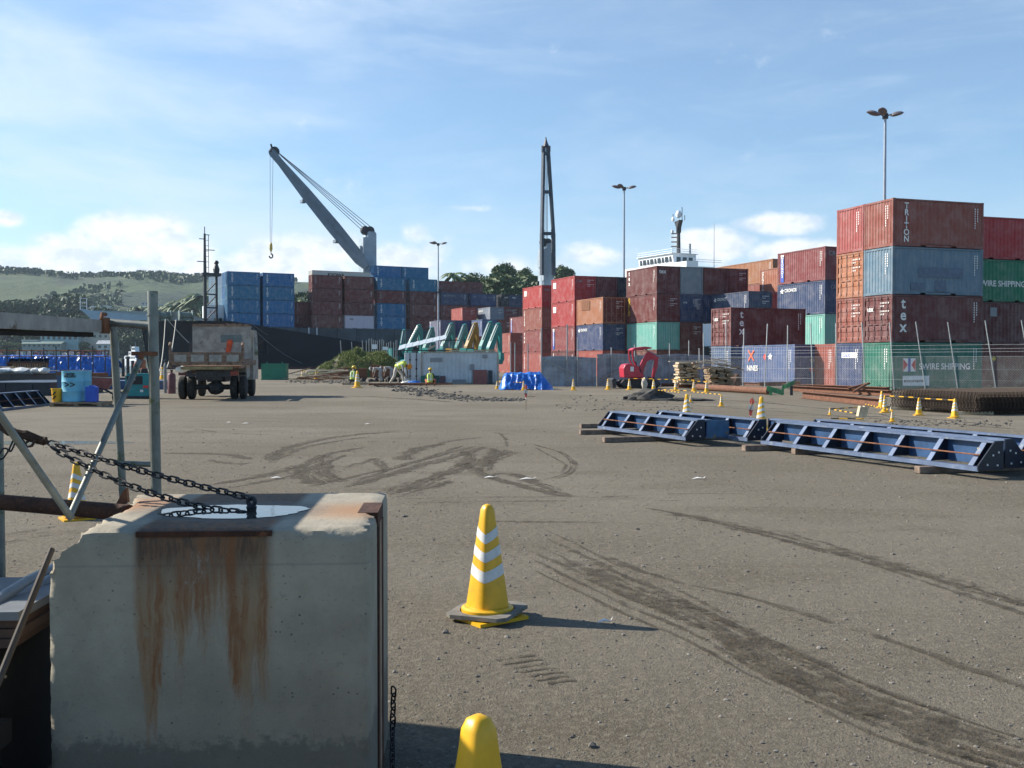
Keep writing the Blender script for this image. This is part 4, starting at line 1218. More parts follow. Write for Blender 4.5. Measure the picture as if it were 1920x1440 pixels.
# site office: old white container with open doors
M_WOLD = pm('old_white_paint', (.52, .57, .59), .6, var=.12, scale=1.0, spots=(.22, .15, .10), spot_lo=.63, spot_scale=3)
SH = gp(789, 720.5); SL = 5.25; SHt = 2.2; SW = 2.3
sh = thing('container_shed', 'old white container used as a site shed with its end doors swung open', 'container', SH, R(3))
mb = MB(); pr = profile(SL)
vs = []; fs = []
for u, dd in pr: vs += [(u, .02 + dd, .12), (u, .02 + dd, SHt - .1)]
for i in range(len(pr) - 1): fs.append((2 * i, 2 * i + 2, 2 * i + 3, 2 * i + 1))
mb.add(vs, fs); mb.box((.1, SW - .06, .12), (SL, SW - .02, SHt - .1)); mb.box((SL - .06, .06, .12), (SL - .02, SW - .06, SHt - .1)); mb.box((.05, .06, SHt - .08), (SL - .05, SW - .06, SHt - .04)); mb.box((.05, .06, .06), (SL - .05, SW - .06, .11))
mb.build('wall', M_WOLD, sh)
mb = MB()
for x in (0, SL - .12):
    for y in (0, SW - .12): mb.box((x, y, 0), (x + .12, y + .12, SHt))
for y in (.003, SW - .063): mb.box((.12, y, SHt - .1), (SL - .12, y + .06, SHt - .004)); mb.box((.12, y, .004), (SL - .12, y + .06, .12))
mb.build('frame', pm('rusty_white_frame', (.40, .36, .31), .7, var=.3, scale=6, spots=(.16, .08, .04), spot_lo=.55), sh)
for k, (hx, hy, ang) in enumerate(((-.02, .0, 200), (-.02, SW, 182))):
    Mx = Matrix.Translation((hx, hy, 0)) @ Matrix.Rotation(R(ang), 4, 'Z')
    mb = MB(); mb.box((0, -.03, .14), (1.1, .03, SHt - .08), Mx); dd = mb.build('door', M_WOLD, sh)
    mb = MB()
    for x in (.3, .75):
        mb.tube([Mx @ Vector((x, .06, .1)), Mx @ Vector((x, .06, SHt - .06))], .025, 6); mb.tube([Mx @ Vector((x, -.06, .1)), Mx @ Vector((x, -.06, SHt - .06))], .025, 6)
        for z in (.5, 1.0, 1.6): mb.box((x - .06, -.07, z), (x + .06, .07, z + .1), Mx)
    mb.build('locking_bar', M_DKSTEEL, dd)
for x, z, a_, b_ in ((.62, 1.5, .85, .28), (3.3, .95, .3, .4), (2.15, .1, .9, .22), (4.15, 1.75, .35, .25)):
    o = link('faded_panel', quad_mesh('panel', a_, b_, M_GREYL), sh); o.matrix_local = FACE['F'](SL) @ Matrix.Translation((x, z, .0))
# lean-to roof and timber on the shed
mb = MB(); rp = []
A0, A1, A2, A3 = Vector((-1.6, -.1, 2.35)), Vector((2.6, 1.8, 3.15)), Vector((2.2, 2.2, 3.2)), Vector((-1.6, 2.2, 2.5))
ro = thing('sheet_roof', 'sloping pale sheet metal roof over the end of the white container shed', 'roof', SH, R(3))
mb = MB()
for i in range(14):
    f0, f1 = i / 14, (i + 1) / 14
    p0, p1 = Vector((-1.5 + 3.2 * f0, -.05, 2.32 + .75 * f0)), Vector((-1.5 + 3.2 * f1, -.05, 2.32 + .75 * f1)); up_ = Vector((0, 0, .02 if i % 2 else 0))
    q = Vector((0, 1.3, .30))
    mb.add([p0 + up_, p1 + up_, p1 + q + up_, p0 + q + up_, p0 - Vector((0, 0, .02)), p1 - Vector((0, 0, .02)), p1 + q - Vector((0, 0, .02)), p0 + q - Vector((0, 0, .02))], [(0, 1, 2, 3), (7, 6, 5, 4), (0, 4, 5, 1), (2, 6, 7, 3)])
mb.build('roof_sheet', pm('pale_roof_sheet', (.5, .55, .57), .4, .2, var=.15), ro)
for x0 in (-1.45, -.9):
    mb = MB(); mb.bar((x0, .1, 0), (x0, .1, 2.3), .06, .06); mb.build('post', M_DKSTEEL, ro)
for x0, z0 in ((1.0, 2.8), (1.5, 2.95), (2.1, 2.95), (2.45, 2.9)):
    mb = MB(); mb.bar((x0, .2, 2.22), (x0, .2, z0), .05, .05); mb.build('strut', M_STEEL, ro)
mb = MB(); mb.bar((-1.5, -.05, 2.27), (1.9, -.05, 2.27), .06, .07); mb.bar((1.0, .2, 2.95), (2.5, .2, 2.98), .06, .06); mb.build('beam', M_DKSTEEL, ro)
def plank(a_, b_, w_, h_, mt, label, group, name='timber_plank', cat='plank', up=(0, 0, 1)):
    mb_ = MB(); mid_ = (Vector(a_) + Vector(b_)) / 2
    mb_.bar(Vector(a_) - mid_, Vector(b_) - mid_, w_, h_, up)
    return tag(mb_.build(name, mt, loc=mid_), label, cat, group)
def shp(x, y, z): return Matrix.Translation(SH) @ Matrix.Rotation(R(3), 4, 'Z') @ Vector((x, y, z))
plank(shp(.2, .1, 2.26), shp(5.1, .12, 2.26), .12, .07, M_PALEWOOD, 'long pale batten lying along the top edge of the shed', None)
plank(shp(.5, -.02, 2.36), shp(.95, .4, 2.62), .12, .1, M_PALEWOOD, 'short pale block of timber on the shed roof corner', None)
plank(shp(4.1, .1, 2.33), shp(4.9, .1, 2.33), .2, .05, M_WOOD, 'short brown board lying at the right end of the shed roof', None)
def board(x, w_, h_, mt, label, lean=.25):
    mb_ = MB(); a = math.atan2(lean, h_)
    mb_.box((0, -.02, 0), (w_, .02, h_), Matrix.Rotation(-a, 4, 'X'))
    o = tag(mb_.build('leaning_board', mt, loc=shp(x, -lean - .06, 0.01), rot=(0, 0, R(3))), label, 'board', 'boards leaning on the shed')
board(3.52, .95, .98, pm('red_brown_board', (.26, .09, .07), .7, var=.15), 'red brown square board leaning on the white shed')
board(4.55, .28, .95, M_DKSTEEL, 'narrow dark board right of the red brown board')
board(.02, .3, .62, pm('green_board', (.03, .14, .09), .6, var=.2), 'dark green board at the left corner of the shed')
board(.75, .5, .62, pm('dark_green_board', (.03, .07, .06), .6, var=.2), 'dark board behind the right squatting worker')
board(1.28, .38, .58, pm('purple_board', (.12, .06, .06), .6, var=.2), 'small purplish board right of the squatting worker', .2)

# teal excavators with raised arms
M_TEAL = pm('teal_machine_paint', (.014, .20, .185), .4, var=.12, scale=2, spots=(.1, .13, .1), spot_lo=.66)
M_YELM = pm('yellow_machine_paint', (.30, .17, .025), .4, var=.15, scale=2)
def side_poly(mb_, pts, w_, y): mb_.prism(pts, y - w_ / 2, y + w_ / 2)
def excavator(loc, rz, s, paint, label, mesh=None):
    t_ = thing('excavator', label, 'excavator', loc, rz, 'excavators parked behind the white shed', s)
    for y in (-.85, .85):
        mb_ = MB(); mb_.prism([(-1.5, .35), (-1.2, 0), (1.2, 0), (1.5, .35), (1.2, .75), (-1.2, .75)], y - .25, y + .25); mb_.build('track', M_RUBBER, t_)
    mb_ = MB(); mb_.prism([(-1.7, .95), (.9, .95), (.9, 1.5), (-1.2, 1.75), (-1.7, 1.6)], -1, 1); mb_.box((-.5, -.5, .6), (.5, .5, .95)); mb_.build('body', paint, t_)
    mb_ = MB(); mb_.prism([(-.5, 1.5), (.9, 1.5), (1.0, 2.0), (.6, 2.75), (-.5, 2.8)], .2, .98); cb_ = mb_.build('cab', paint, t_)
    mb_ = MB(); mb_.prism([(-.3, 1.95), (.88, 1.95), (.55, 2.62), (-.3, 2.66)], .17, 1.01); mb_.build('window', M_GLASS, cb_)
    mb_ = MB(); side_poly(mb_, [(.65, 1.2), (.96, 1.0), (1.62, 2.5), (2.64, 4.7), (2.76, 5.05), (2.42, 5.15), (1.08, 3.0)], .36, -.2); mb_.build('boom', paint, t_)
    mb_ = MB(); side_poly(mb_, [(2.35, 5.25), (2.75, 5.35), (3.0, 4.6), (3.02, 2.4), (2.75, 2.3), (2.55, 4.5)], .34, -.2); mb_.build('stick', paint, t_)
    mb_ = MB(); mb_.tube([(1.45, -.2, 3.6), (2.42, -.2, 5.2)], .07, 6); mb_.tube([(2.62, .02, 4.9), (2.55, .02, 2.9)], .07, 6); mb_.tube([(.95, .05, 1.5), (1.45, .05, 2.9)], .08, 6); mb_.build('cylinder', M_STEEL, t_)
    mb_ = MB(); side_poly(mb_, [(2.6, 2.5), (3.05, 2.45), (3.1, 1.9), (2.8, 1.4), (2.3, 1.5), (2.15, 1.9), (2.5, 1.85)], .7, -.2); mb_.build('bucket', paint, t_)
    return t_
EX = [(931, 605, 88, 'nearest teal excavator at the right end of the parked row', .0), (916, 602, 91.5, 'teal excavator second from the right with a thick raised arm', 0), (888, 604, 96, 'only mustard yellow excavator in the teal row', 1),
      (868, 607, 100, 'teal excavator standing just left of the yellow one', 0), (843.5, 605, 104, 'teal excavator just right of the farthest lamp post', 0), (807, 613, 110, 'teal excavator just left of the farthest lamp post', 0),
      (784, 608, 113, 'teal excavator with the widest inverted V arm', 0), (754, 617, 122, 'leftmost teal excavator with its arm nearly end on', 2)]
r6 = random.Random(5)
for px, yt, dd, lab, c_ in EX:
    zt = at(px, yt, dd).z; s = zt / 5.35; p = at(px, 676, dd)
    rz = R(48) + r6.uniform(-.2, .2) if c_ != 2 else R(80)
    off = Vector((2.6 * s * math.cos(rz), 2.6 * s * math.sin(rz), 0))
    excavator((p.x - off.x, dd - off.y, 0), rz, s, M_YELM if c_ == 1 else M_TEAL, lab)

# red mini digger
M_REDM = pm('red_machine_paint', (.50, .03, .055), .35, var=.12, scale=3, spots=(.2, .05, .05), spot_lo=.68)
D0 = gp(1192, 728)
dg = thing('mini_excavator', 'small red digger with a canopy parked before the grey sheet fence', 'excavator', D0, R(6))
for y in (-.55, .55):
    mb = MB(); mb.prism([(-1.05, .25), (-.85, .02), (1.1, .02), (1.3, .25), (1.1, .5), (-.85, .5)], y - .17, y + .17); tr = mb.build('track', M_RUBBER, dg)
    mb = MB()
    for x in (-.8, 1.05): mb.lathe([(.1, -.2), (.17, -.19), (.17, .19), (.1, .2)], 12, M=Matrix.Translation((x, y, .26)) @ Matrix.Rotation(R(90), 4, 'X'))
    mb.build('sprocket', M_DKSTEEL, tr)
mb = MB(); mb.prism([(-1.5, .05), (-1.32, .05), (-1.3, .55), (-1.42, .6), (-1.55, .5)], -.75, .75); mb.bar((-1.35, 0, .3), (-.8, 0, .4), .2, .12); mb.build('dozer_blade', M_DKSTEEL, dg)
mb = MB(); mb.prism([(-.82, .62), (.35, .62), (.35, .85), (.1, .95), (.05, 1.28), (-.55, 1.42), (-.76, 1.36), (-.86, 1.15)], -.62, .62); mb.box((-.3, -.3, .48), (.3, .3, .62)); bd = mb.build('body', M_REDM, dg)
bv = bd.modifiers.new('bevel', 'BEVEL'); bv.width = .05; bv.segments = 2
mb = MB(); mb.box((-.46, -.632, .98), (-.26, -.628, 1.25)); mb.build('panel', M_WHITE, bd)
mb = MB(); mb.prism([(-.05, .9), (.25, .9), (.25, 1.1), (.05, 1.15), (-.02, 1.55), (-.14, 1.55), (-.1, 1.0)], -.22, .22); mb.build('seat', M_BLACK, dg)
mb = MB(); mb.prism([(-.36, 2.20), (-.2, 2.32), (.4, 2.40), (.8, 2.36), (.8, 2.28), (-.3, 2.14)], -.55, .55); mb.build('canopy', M_REDM, dg)
for y in (-.48, .48):
    mb = MB(); mb.tube([(-.28, y, 2.2), (-.3, y, 1.95), (-.24, y, 1.6), (-.12, y, 1.35)], .045, 6); mb.build('canopy_post', M_REDM, dg)
mb = MB(); side_poly(mb, [(.18, .75), (.38, .72), (.42, 1.15), (.62, 1.55), (1.05, 1.72), (1.12, 1.9), (.7, 2.12), (.5, 1.95), (.2, 1.3)], .2, -.1); mb.build('boom', M_REDM, dg)
mb = MB(); side_poly(mb, [(.95, 1.85), (1.3, 1.82), (1.25, 1.3), (1.05, .62), (.92, .6), (1.02, 1.4)], .18, -.1); mb.build('stick', M_REDM, dg)
mb = MB(); mb.tube([(.45, -.1, .9), (.62, -.1, 1.5)], .05, 6); mb.tube([(.62, -.1, 2.15), (1.2, -.1, 1.92)], .05, 6); mb.tube([(.98, -.24, 1.6), (.82, -.24, .7)], .045, 6); mb.build('cylinder', M_STEEL, dg)
mb = MB(); side_poly(mb, [(.72, .65), (1.08, .62), (1.12, .3), (.98, .06), (.6, .05), (.56, .2), (.85, .35)], .42, -.1); mb.build('bucket', pm('rusty_red_bucket', (.16, .06, .06), .7, var=.3), dg)

# traffic cones
def cone_mesh():
    body = MB(); n = 32
    prof = [(.132, .05), (.127, .10), (.110, .22), (.072, .48), (.048, .64), (.042, .685), (.030, .71), (.010, .72)]
    body.lathe([(.165, .045), (.165, .068), (.148, .08), (.135, .078)], n); body.lathe(prof, n, sq=3.2)
    band = MB()
    def rad(z):
        for (r0, z0), (r1, z1) in zip(prof, prof[1:]):
            if z0 <= z <= z1: return r0 + (r1 - r0) * (z - z0) / (z1 - z0)
        return .05
    bands = []
    for zc, hh in ((.265, .068), (.39, .06), (.505, .058)):
        b_ = MB(); vs = []
        for k in range(n):
            t_ = 2 * math.pi * k / n
            q_ = ((t_ + math.pi / 4) / math.pi) % 1; zig = 1 - abs(q_ - .5) * 2   # 0 at one pair of corners, 1 at the other
            zo = .05 * zig - .025
            for dz in (0, hh):
                z = zc + zo + dz; r = rad(z) / ((abs(math.cos(t_)) ** 3.2 + abs(math.sin(t_)) ** 3.2) ** (1 / 3.2)) * .92 + .0022
                vs.append((r * math.cos(t_), r * math.sin(t_), z))
        b_.add(vs, [(2 * k, 2 * ((k + 1) % n), 2 * ((k + 1) % n) + 1, 2 * k + 1) for k in range(n)])
        bands.append(b_.mesh('reflective_band', M_CONEW, True))
    base = MB(); base.box((-.185, -.185, .0), (.185, .185, .022))
    wt = MB(); wt.box((-.18, -.18, .0225), (.18, .18, .045))
    return body.mesh('cone_body', M_CONEY, True), bands, base.mesh('base_plate', M_CONEY), wt.mesh('rubber_weight', M_BLACK)
CB, CBD, CBS, CWT = cone_mesh()
def cone(loc, s, label, rz=None, weight=False, group='traffic cones out in the yard', tilt=None):
    t_ = thing('traffic_cone', label, 'traffic cone', loc, rnd.uniform(0, 1.5) if rz is None else rz, group, s)
    if tilt: t_.rotation_euler = (*tilt, t_.rotation_euler[2])
    link('cone_body', CB, t_)
    for b_ in CBD: link('reflective_band', b_, t_)
    link('base_plate', CBS, t_)
    if weight: link('rubber_weight', CWT, t_)
    return t_
def cone_px(px, yb, hpx, label, **k):
    p = gp(px, yb); s = hpx * p.y / F / .72; return cone(p, s, label, **k)
CONES = [(1075, 732, 21, 'cone in front of the grey gate, leftmost of the digger row'), (1140, 731, 21, 'cone just left of the red digger blade'), (1180, 731, 21, 'cone before the left track of the red digger'),
         (1225.5, 732, 21, 'cone before the bucket of the red digger'), (1267, 733, 21, 'cone before the neat timber pile'), (1301, 735, 23, 'cone left of the wide rusty pipe'), (1325, 736, 23, 'cone on a wide base before the rusty pipe'),
         (932, 729, 15, 'small cone at the left end of the blue tarpaulin'), (981.5, 732, 18, 'cone at the right end of the blue tarpaulin'), (1224.5, 750, 13, 'short cone beside the dark mud heap'),
         (1295, 754, 15, 'short cone behind the big cone at the blue forms'), (1352.5, 762, 22, 'short leaning cone at the right end of a striped bar'), (1556, 778, 14, 'stubby cone at the left end of the low striped bars'),
         (1653, 765, 32, 'rear cone of the pair left of the steel mesh stack'), (1659, 774, 33, 'front cone of the pair left of the steel mesh stack'), (1673, 791, 23, 'short cone nearest the camera before the steel mesh stack'),
         (1723, 779, 34, 'tall cone at the middle of the steel mesh stack'), (1790, 784, 37, 'tall cone near the right corner of the steel mesh stack'), (190, 709, 18, 'left cone of the pair before the long blue tarpaulin'),
         (203, 709, 18, 'right cone of the pair before the long blue tarpaulin'), (567, 709, 15, 'left cone of the first pair before the timber heap'), (570.5, 710, 15, 'right cone of the first pair before the timber heap'),
         (592, 711, 14, 'left cone of the second pair before the timber heap'), (596.5, 711, 15, 'right cone of the second pair before the timber heap'), (670, 727, 32, 'large cone half hiding the left squatting worker'), (304, 712, 24, 'cone beside the tall gas cylinder left of the truck')]
for px, yb, hp, lab in CONES: cone_px(px, yb, hp, lab)
cone(Vector((at(1288, 676, 26.7).x, 26.7, 0)), 1.0, 'big cone standing behind the short pair of blue forms')
cone(Vector((at(1428, 676, 23.6).x, 23.6, 0)), 1.06, 'big cone in the gap between the two groups of blue forms')
p = gp(1208, 730); 
mb = MB(); mb.blob((0, 0, .3), (.16, .12, .33), 3, .35); tag(mb.build('white_sack', pm('dirty_white_sack', (.5, .46, .38), .9, var=.2), loc=p), 'dirty white sack standing at the digger bucket', 'sack')

M_BARB = pm('bar_black', (.02, .02, .02), .5); 
def striped_bar(a_, b_, label, r=.016):
    a_ = Vector(a_); b_ = Vector(b_); mb_ = MB(); n = max(4, int((b_ - a_).length / .22))
    for i in range(n):
        mb_.mi = i % 2; mb_.tube([lerp(a_, b_, i / n), lerp(a_, b_, (i + 1) / n)], r, 6, caps=False)
    return tag(mb_.build('striped_bar', [M_BARB, M_CONEY]), label, 'barrier bar', 'striped bars between cones')
def cz(px, yb, z): q = gp(px, yb); return Vector((q.x, q.y, z))
for a_, b_, z, lab in (((1181, 731), (1224, 732), .62, 'striped bar across the red digger tracks'), ((1226, 732), (1266, 733), .6, 'striped bar between the digger bucket and the timber pile'), ((1268, 733), (1300, 735), .6, 'striped bar along the foot of the neat timber pile'), ((1302, 735), (1325, 736), .55, 'short striped bar left of the wide rusty pipe'),
                   ((1226, 750), (1274, 757), .42, 'striped bar sloping right from the mud heap'), ((1296, 754), (1351, 761), .4, 'striped bar behind the short pair of blue forms'), ((1226, 749), (1294, 753), .42, 'thin striped bar behind the mud heap'),
                   ((1660, 774), (1722, 779), .52, 'striped bar along the left half of the steel mesh stack'), ((1724, 779), (1789, 784), .5, 'striped bar along the right half of the steel mesh stack'),
                   ((1557, 778), (1606, 775), .18, 'upper low striped bar before the rusty beams'), ((1560, 781), (1604, 789), .2, 'lower low striped bar sloping to the pale blocks'), ((1620, 776), (1672, 791), .3, 'striped bar from the pale blocks to the short cone'), ((933, 729), (981, 732), .42, 'striped bar across the blue tarpaulin'), ((1558, 788), (1620, 789), .05, 'striped bar lying on the ground by the pale blocks')):
    striped_bar(cz(*a_, z), cz(*b_, z), lab)
for k, px in enumerate((1611, 1619)):
    p = gp(px, 781); mb = MB(); mb.box((-.06, -.1, 0), (.06, .1, .3), Matrix.Rotation(R(12), 4, 'Y'))
    tag(mb.build('pale_block', M_PALEWOOD, loc=p), ['left', 'right'][k] + ' pale timber block standing at the low striped bars', 'block')

# blue tarpaulin heap
def cloth(name, pts_fn, nx, ny, label, mat, seed=0, amp=.06):
    mb_ = MB(); vs = []
    for i in range(nx + 1):
        for j in range(ny + 1):
            p = Vector(pts_fn(i / nx, j / ny)); p += Vector((noise.noise(p * 2.1 + Vector((seed, 0, 0))), noise.noise(p * 2.3 + Vector((0, seed, 3))), .7 * noise.noise(p * 2.7 + Vector((2, seed, 0))))) * amp
            p.y -= amp * .9 * (1 - abs(noise.noise(Vector((p.x * 3.1, p.z * 1.3, seed))))) ** 6; p.z += amp * .6 * (1 - abs(noise.noise(Vector((p.x * 2.2, p.y * 3.0, seed + 4))))) ** 8
            p.z = max(p.z, .015); vs.append(p)
    mb_.add(vs, [(i * (ny + 1) + j, (i + 1) * (ny + 1) + j, (i + 1) * (ny + 1) + j + 1, i * (ny + 1) + j + 1) for i in range(nx) for j in range(ny)])
    return tag(mb_.build(name, mat, smooth=True), label, 'tarpaulin')
def heap(u, v):
    a, b_ = gp(936, 731), gp(1013, 733); L = (b_ - a).length
    x = u * L; sec = [(-.45, 0), (-.1, .5), (.1, .82), (.5, .93), (1.0, .85), (1.3, .3), (1.5, 0)]
    k = v * 6; i = min(5, int(k)); f_ = k - i
    y = sec[i][0] + (sec[i + 1][0] - sec[i][0]) * f_; z = sec[i][1] + (sec[i + 1][1] - sec[i][1]) * f_
    e = min(1, min(u / .14, (1 - u) / .24)); z *= e ** .7
    return (a.x + x, a.y + y + .25, z * 1.0)
cloth('blue_tarpaulin', heap, 90, 50, 'crumpled blue tarpaulin covering a heap beside the grey gate', M_TARP, 4, .10)
mb = MB(); mb.box((-.3, 0, 0), (.35, .7, .75)); p = gp(1003, 729); mb.v = [(x * (1 - .2 * z), y, z) for x, y, z in mb.v]
tag(mb.build('red_bin', pm('dull_red_plastic', (.28, .04, .03), .5, var=.2), loc=(p.x, p.y + .9, 0)), 'dull red bin half hidden behind the blue tarpaulin', 'bin')
# marker flag stakes
def stake(px, yb, yt, label, lean=0):
    p = gp(px, yb); zt = at(px, yt, p.y).z; t_ = thing('marker_stake', label, 'marker', p, 0)
    mb_ = MB(); mb_.tube([(0, 0, 0), (lean, 0, zt)], .012, 6); mb_.bar((-.02, 0, .45), (.3, 0, .44), .02, .02) if lean == 0 else None; mb_.build('stake', M_WOOD, t_)
    mb_ = MB(); n = 8; vs = []; x0 = lean * .9
    for i in range(n + 1):
        f_ = i / n; wv = .045 * math.sin(math.pi * min(1, f_ * 1.15 + .08)) * (1 + .5 * math.sin(i * 2.3)) + .012
        vs += [(x0 - wv - lean * .6 * f_, .02 * math.sin(i), zt - .02 - .55 * f_), (x0 + wv - lean * .5 * f_, -.03 * math.sin(i * 1.3), zt - .03 - .56 * f_)]
    fs = [(2 * i, 2 * i + 1, 2 * i + 3, 2 * i + 2) for i in range(n)]
    mb_.add(vs, fs); mb_.m = [0 if (i // 2) % 2 else 1 for i in range(n)]
    mb_.build('flag', [M_WHITE, M_REDL], t_)
stake(986, 769, 720, 'red and white flag hanging on a thin stake in open ground')
stake(1402, 800, 745, 'red and white flag on a leaning stake behind the blue forms', .12)

# steel mesh mats
q0, q1 = gp(1672, 768), gp(1829, 779)
dirm = (q1 - q0); Lm = dirm.length; rzm = math.atan2(dirm.y, dirm.x)
M_MESH = pm('rusty_mesh_wire', (.055, .038, .028), .8, .2, var=.4, scale=3)
mb = MB(); Wm = 5.5
for i in range(int(Lm / .14) + 1): x = i * .14; mb.box((x, 0, 0), (x + .014, Wm, .012))
for j in range(int(Wm / .14) + 1): y = j * .14; mb.box((0, y, .012), (Lm, y + .014, .024))
r7 = random.Random(2)
for i in range(int(Lm / .14) + 1):
    x = i * .14; mb.box((x, -.02, -.034), (x + .016, 0, .034))
for j in range(int(Wm / .14) + 1):
    y = j * .14; mb.box((Lm, y, -.034), (Lm + .02, y + .016, .034))
mm = mb.mesh('steel_mesh_mat', M_MESH)
for k in range(13):
    o = thing('steel_mesh_mat', 'rusty steel reinforcing mesh mat lying in the tall flat stack at right', 'mesh mat', (q0.x + r7.uniform(-.04, .04), q0.y + r7.uniform(-.04, .04), .1 + k * .046), rzm + r7.uniform(-.008, .008), 'mats of the steel mesh stack')
    link('mesh_grid', mm, o)
for f_ in (.1, .9):
    for v_ in (.3, 4.8):
        p = q0 + dirm * f_ + Vector((-dirm.y, dirm.x, 0)).normalized() * v_
        plank(p + Vector((-.5, .1, .05)), p + Vector((.5, -.1, .05)), .1, .09, M_PALEWOOD, 'short timber bearer under the steel mesh stack', 'bearers under the mesh stack')

# timber piles, pipes and beams before the fence
def pile(px, yb, wpx, rows, label, grp, mt, seed, dep=1.6):
    r = random.Random(seed); p = gp(px, yb); w_ = wpx * p.y / F
    z = 0.05
    for q in range(2): plank((p.x - w_ * .5, p.y + .3 + q, .1), (p.x + w_ * .5, p.y + .3 + q, .1), .2, .2, M_RUST, 'dark steel bearer under a timber pile', 'bearers under the timber piles', 'steel_bearer', 'bearer')
    z = .21
    for k in range(rows):
        h = r.uniform(.06, .1)
        n = 3
        for q in range(n):
            x0 = p.x - w_ / 2 + q * w_ / n + r.uniform(-.08, .08)
            ln = r.uniform(.75, 1.1) * w_ / n
            y0 = p.y + r.uniform(-.25, .25)
            plank((x0 + ln / 2, y0, z + h / 2), (x0 + ln / 2 + r.uniform(-.06, .06), y0 + dep, z + h / 2 + r.uniform(0, .02)), ln * .92, h * .85, mt if r.random() > .3 else M_WOOD, label, grp)
        z += h
    return p, z, w_
p, z, w_ = pile(1293, 727.5, 40, 17, 'sawn timber in the neat pile right of the red digger', 'timber of the neat pile', M_PALEWOOD, 1)
plank((p.x - 1.2, p.y, z + .05), (p.x + .8, p.y + .2, z + .08), .2, .05, M_PALEWOOD, 'long board jutting left from the top of the neat pile', None)
p, z, w_ = pile(1354, 729.5, 44, 12, 'dark timber in the base of the untidy pile', 'timber of the untidy pile base', M_WOOD, 2)
r8 = random.Random(9)
for k in range(34):
    a_ = r8.uniform(-.5, .5); c_ = Vector((p.x + r8.uniform(-.7, .9), p.y + r8.uniform(0, 1), 1.08 + .025 * k * r8.uniform(.3, 1)))
    dv = Vector((math.cos(a_), math.sin(a_) * .6, r8.uniform(-.22, .12))) * r8.uniform(.4, .8)
    plank(c_ - dv, c_ + dv, r8.uniform(.08, .2), .025, r8.choice((M_WOOD, M_PALEWOOD, pm('ply_offcut', (.42, .27, .14), .8, var=.2))) if k < 3 else r8.choice((M_WOOD, M_PALEWOOD)), 'broken plywood offcut on the untidy timber pile', 'offcuts on the untidy pile')
# wide rusty pipe
p0 = gp(1325, 726) ; p1 = gp(1378, 727)
wp = thing('wide_steel_pipe', 'short wide rusty steel pipe with a dark open end', 'pipe', (p0.x - .05, p0.y - .35, .42), R(-33))
mb = MB(); Lp = (p1 - p0).length * 1.05; rr = .40; n = 28
vs = []
for x, r_ in ((0, rr), (Lp, rr), (Lp, rr - .03), (0, rr - .03)):
    for k in range(n): vs.append((x, r_ * math.cos(6.2832 * k / n), r_ * math.sin(6.2832 * k / n)))
mb.add(vs, [(i * n + k, i * n + (k + 1) % n, ((i + 1) % 4) * n + (k + 1) % n, ((i + 1) % 4) * n + k) for i in range(4) for k in range(n)])
M_RUSTP = pm('orange_rusty_steel', (.16, .072, .042), .85, .1, var=.3, scale=6, spots=(.10, .05, .03), spot_lo=.6)
mb.build('pipe_shell', M_RUSTP, wp, True)
def pipe(a_, b_, r_, label, mt=M_RUSTP, z=None, name='steel_pipe', grp='rusty pipes and beams on the ground'):
    a_, b_ = gp(*a_), gp(*b_); zz = z if z is not None else r_
    mb_ = MB(); m_ = (a_ + b_) / 2; mb_.tube([a_ - m_, b_ - m_], r_, 12)
    return tag(mb_.build(name, mt, loc=(m_.x, m_.y, zz + .003), smooth=True), label, 'pipe', grp)
pipe((1308, 731.5), (1442, 740), .17, 'long rusty pipe lying before the wide open pipe')
pipe((1215, 716), (1300, 717), .12, 'dark pipe lying behind the red digger', M_RUST, .5)
pipe((1240, 724), (1300, 724), .09, 'thin pipe below the neat timber pile', M_RUST)
def beam(a_, b_, w_, h_, label, mt=M_RUSTP, z=0.0, name='steel_beam'):
    a_, b_ = gp(*a_), gp(*b_); m_ = (a_ + b_) / 2; mb_ = MB(); up_ = Vector((0, 0, 1))
    dz = Vector((0, 0, h_ / 2 - .02))
    mb_.bar(a_ - m_ + dz, b_ - m_ + dz, w_, .025); mb_.bar(a_ - m_ - dz, b_ - m_ - dz, w_, .025); mb_.bar(a_ - m_, b_ - m_, .03, h_ - .066)
    return tag(mb_.build(name, mt, loc=(m_.x, m_.y, z + h_ / 2 + .01)), label, 'beam', 'rusty pipes and beams on the ground')
beam((1505, 747), (1656, 764), .3, .3, 'long rusty beam nearest the camera, ending at the cone pair')
beam((1485, 733), (1672, 744), .35, .28, 'rusty beam lying under the salmon and navy container ends')
beam((1470, 728), (1668, 736), .4, .25, 'rusty beam farthest back along the wire fence', z=.02)
beam((1380, 722), (1440, 724), .2, .2, 'short rusty beam right of the wide pipe', M_RUST)
beam((1385, 716), (1460, 716), .2, .35, 'dark rusty beam by the feet of the blue cross container', M_RUST)
beam((1425, 728), (1500, 726), .25, .25, 'rusty beam stub behind the green steel frame', M_RUST, .1)
for k, (a_, b_, z0, z1) in enumerate((((1405, 716), (1455, 714), .1, 1.0), ((1440, 716), (1510, 716), .3, .8), ((1590, 741), (1630, 738), .3, .5), ((1600, 743), (1625, 740), .2, .5))):
    A_, B_ = gp(*a_), gp(*b_); A_.z, B_.z = z0, z1; plank(A_, B_, .08, .1, M_RUST, ['slanting rusty angle bar left of the green frame', 'upper slanting rusty bar above the green frame', 'loose rusty bar on the long beams', 'shorter loose rusty bar on the long beams'][k], None, 'rusty_bar', 'bar')
gt = thing('green_steel_frame', 'flaking green painted steel frame piece lying among the rusty beams', 'steel frame', gp(1436, 741), R(-12), None, .62)
M_GRN = pm('flaking_green_paint', (.07, .24, .10), .6, var=.25, scale=4, spots=(.16, .10, .06), spot_lo=.58)
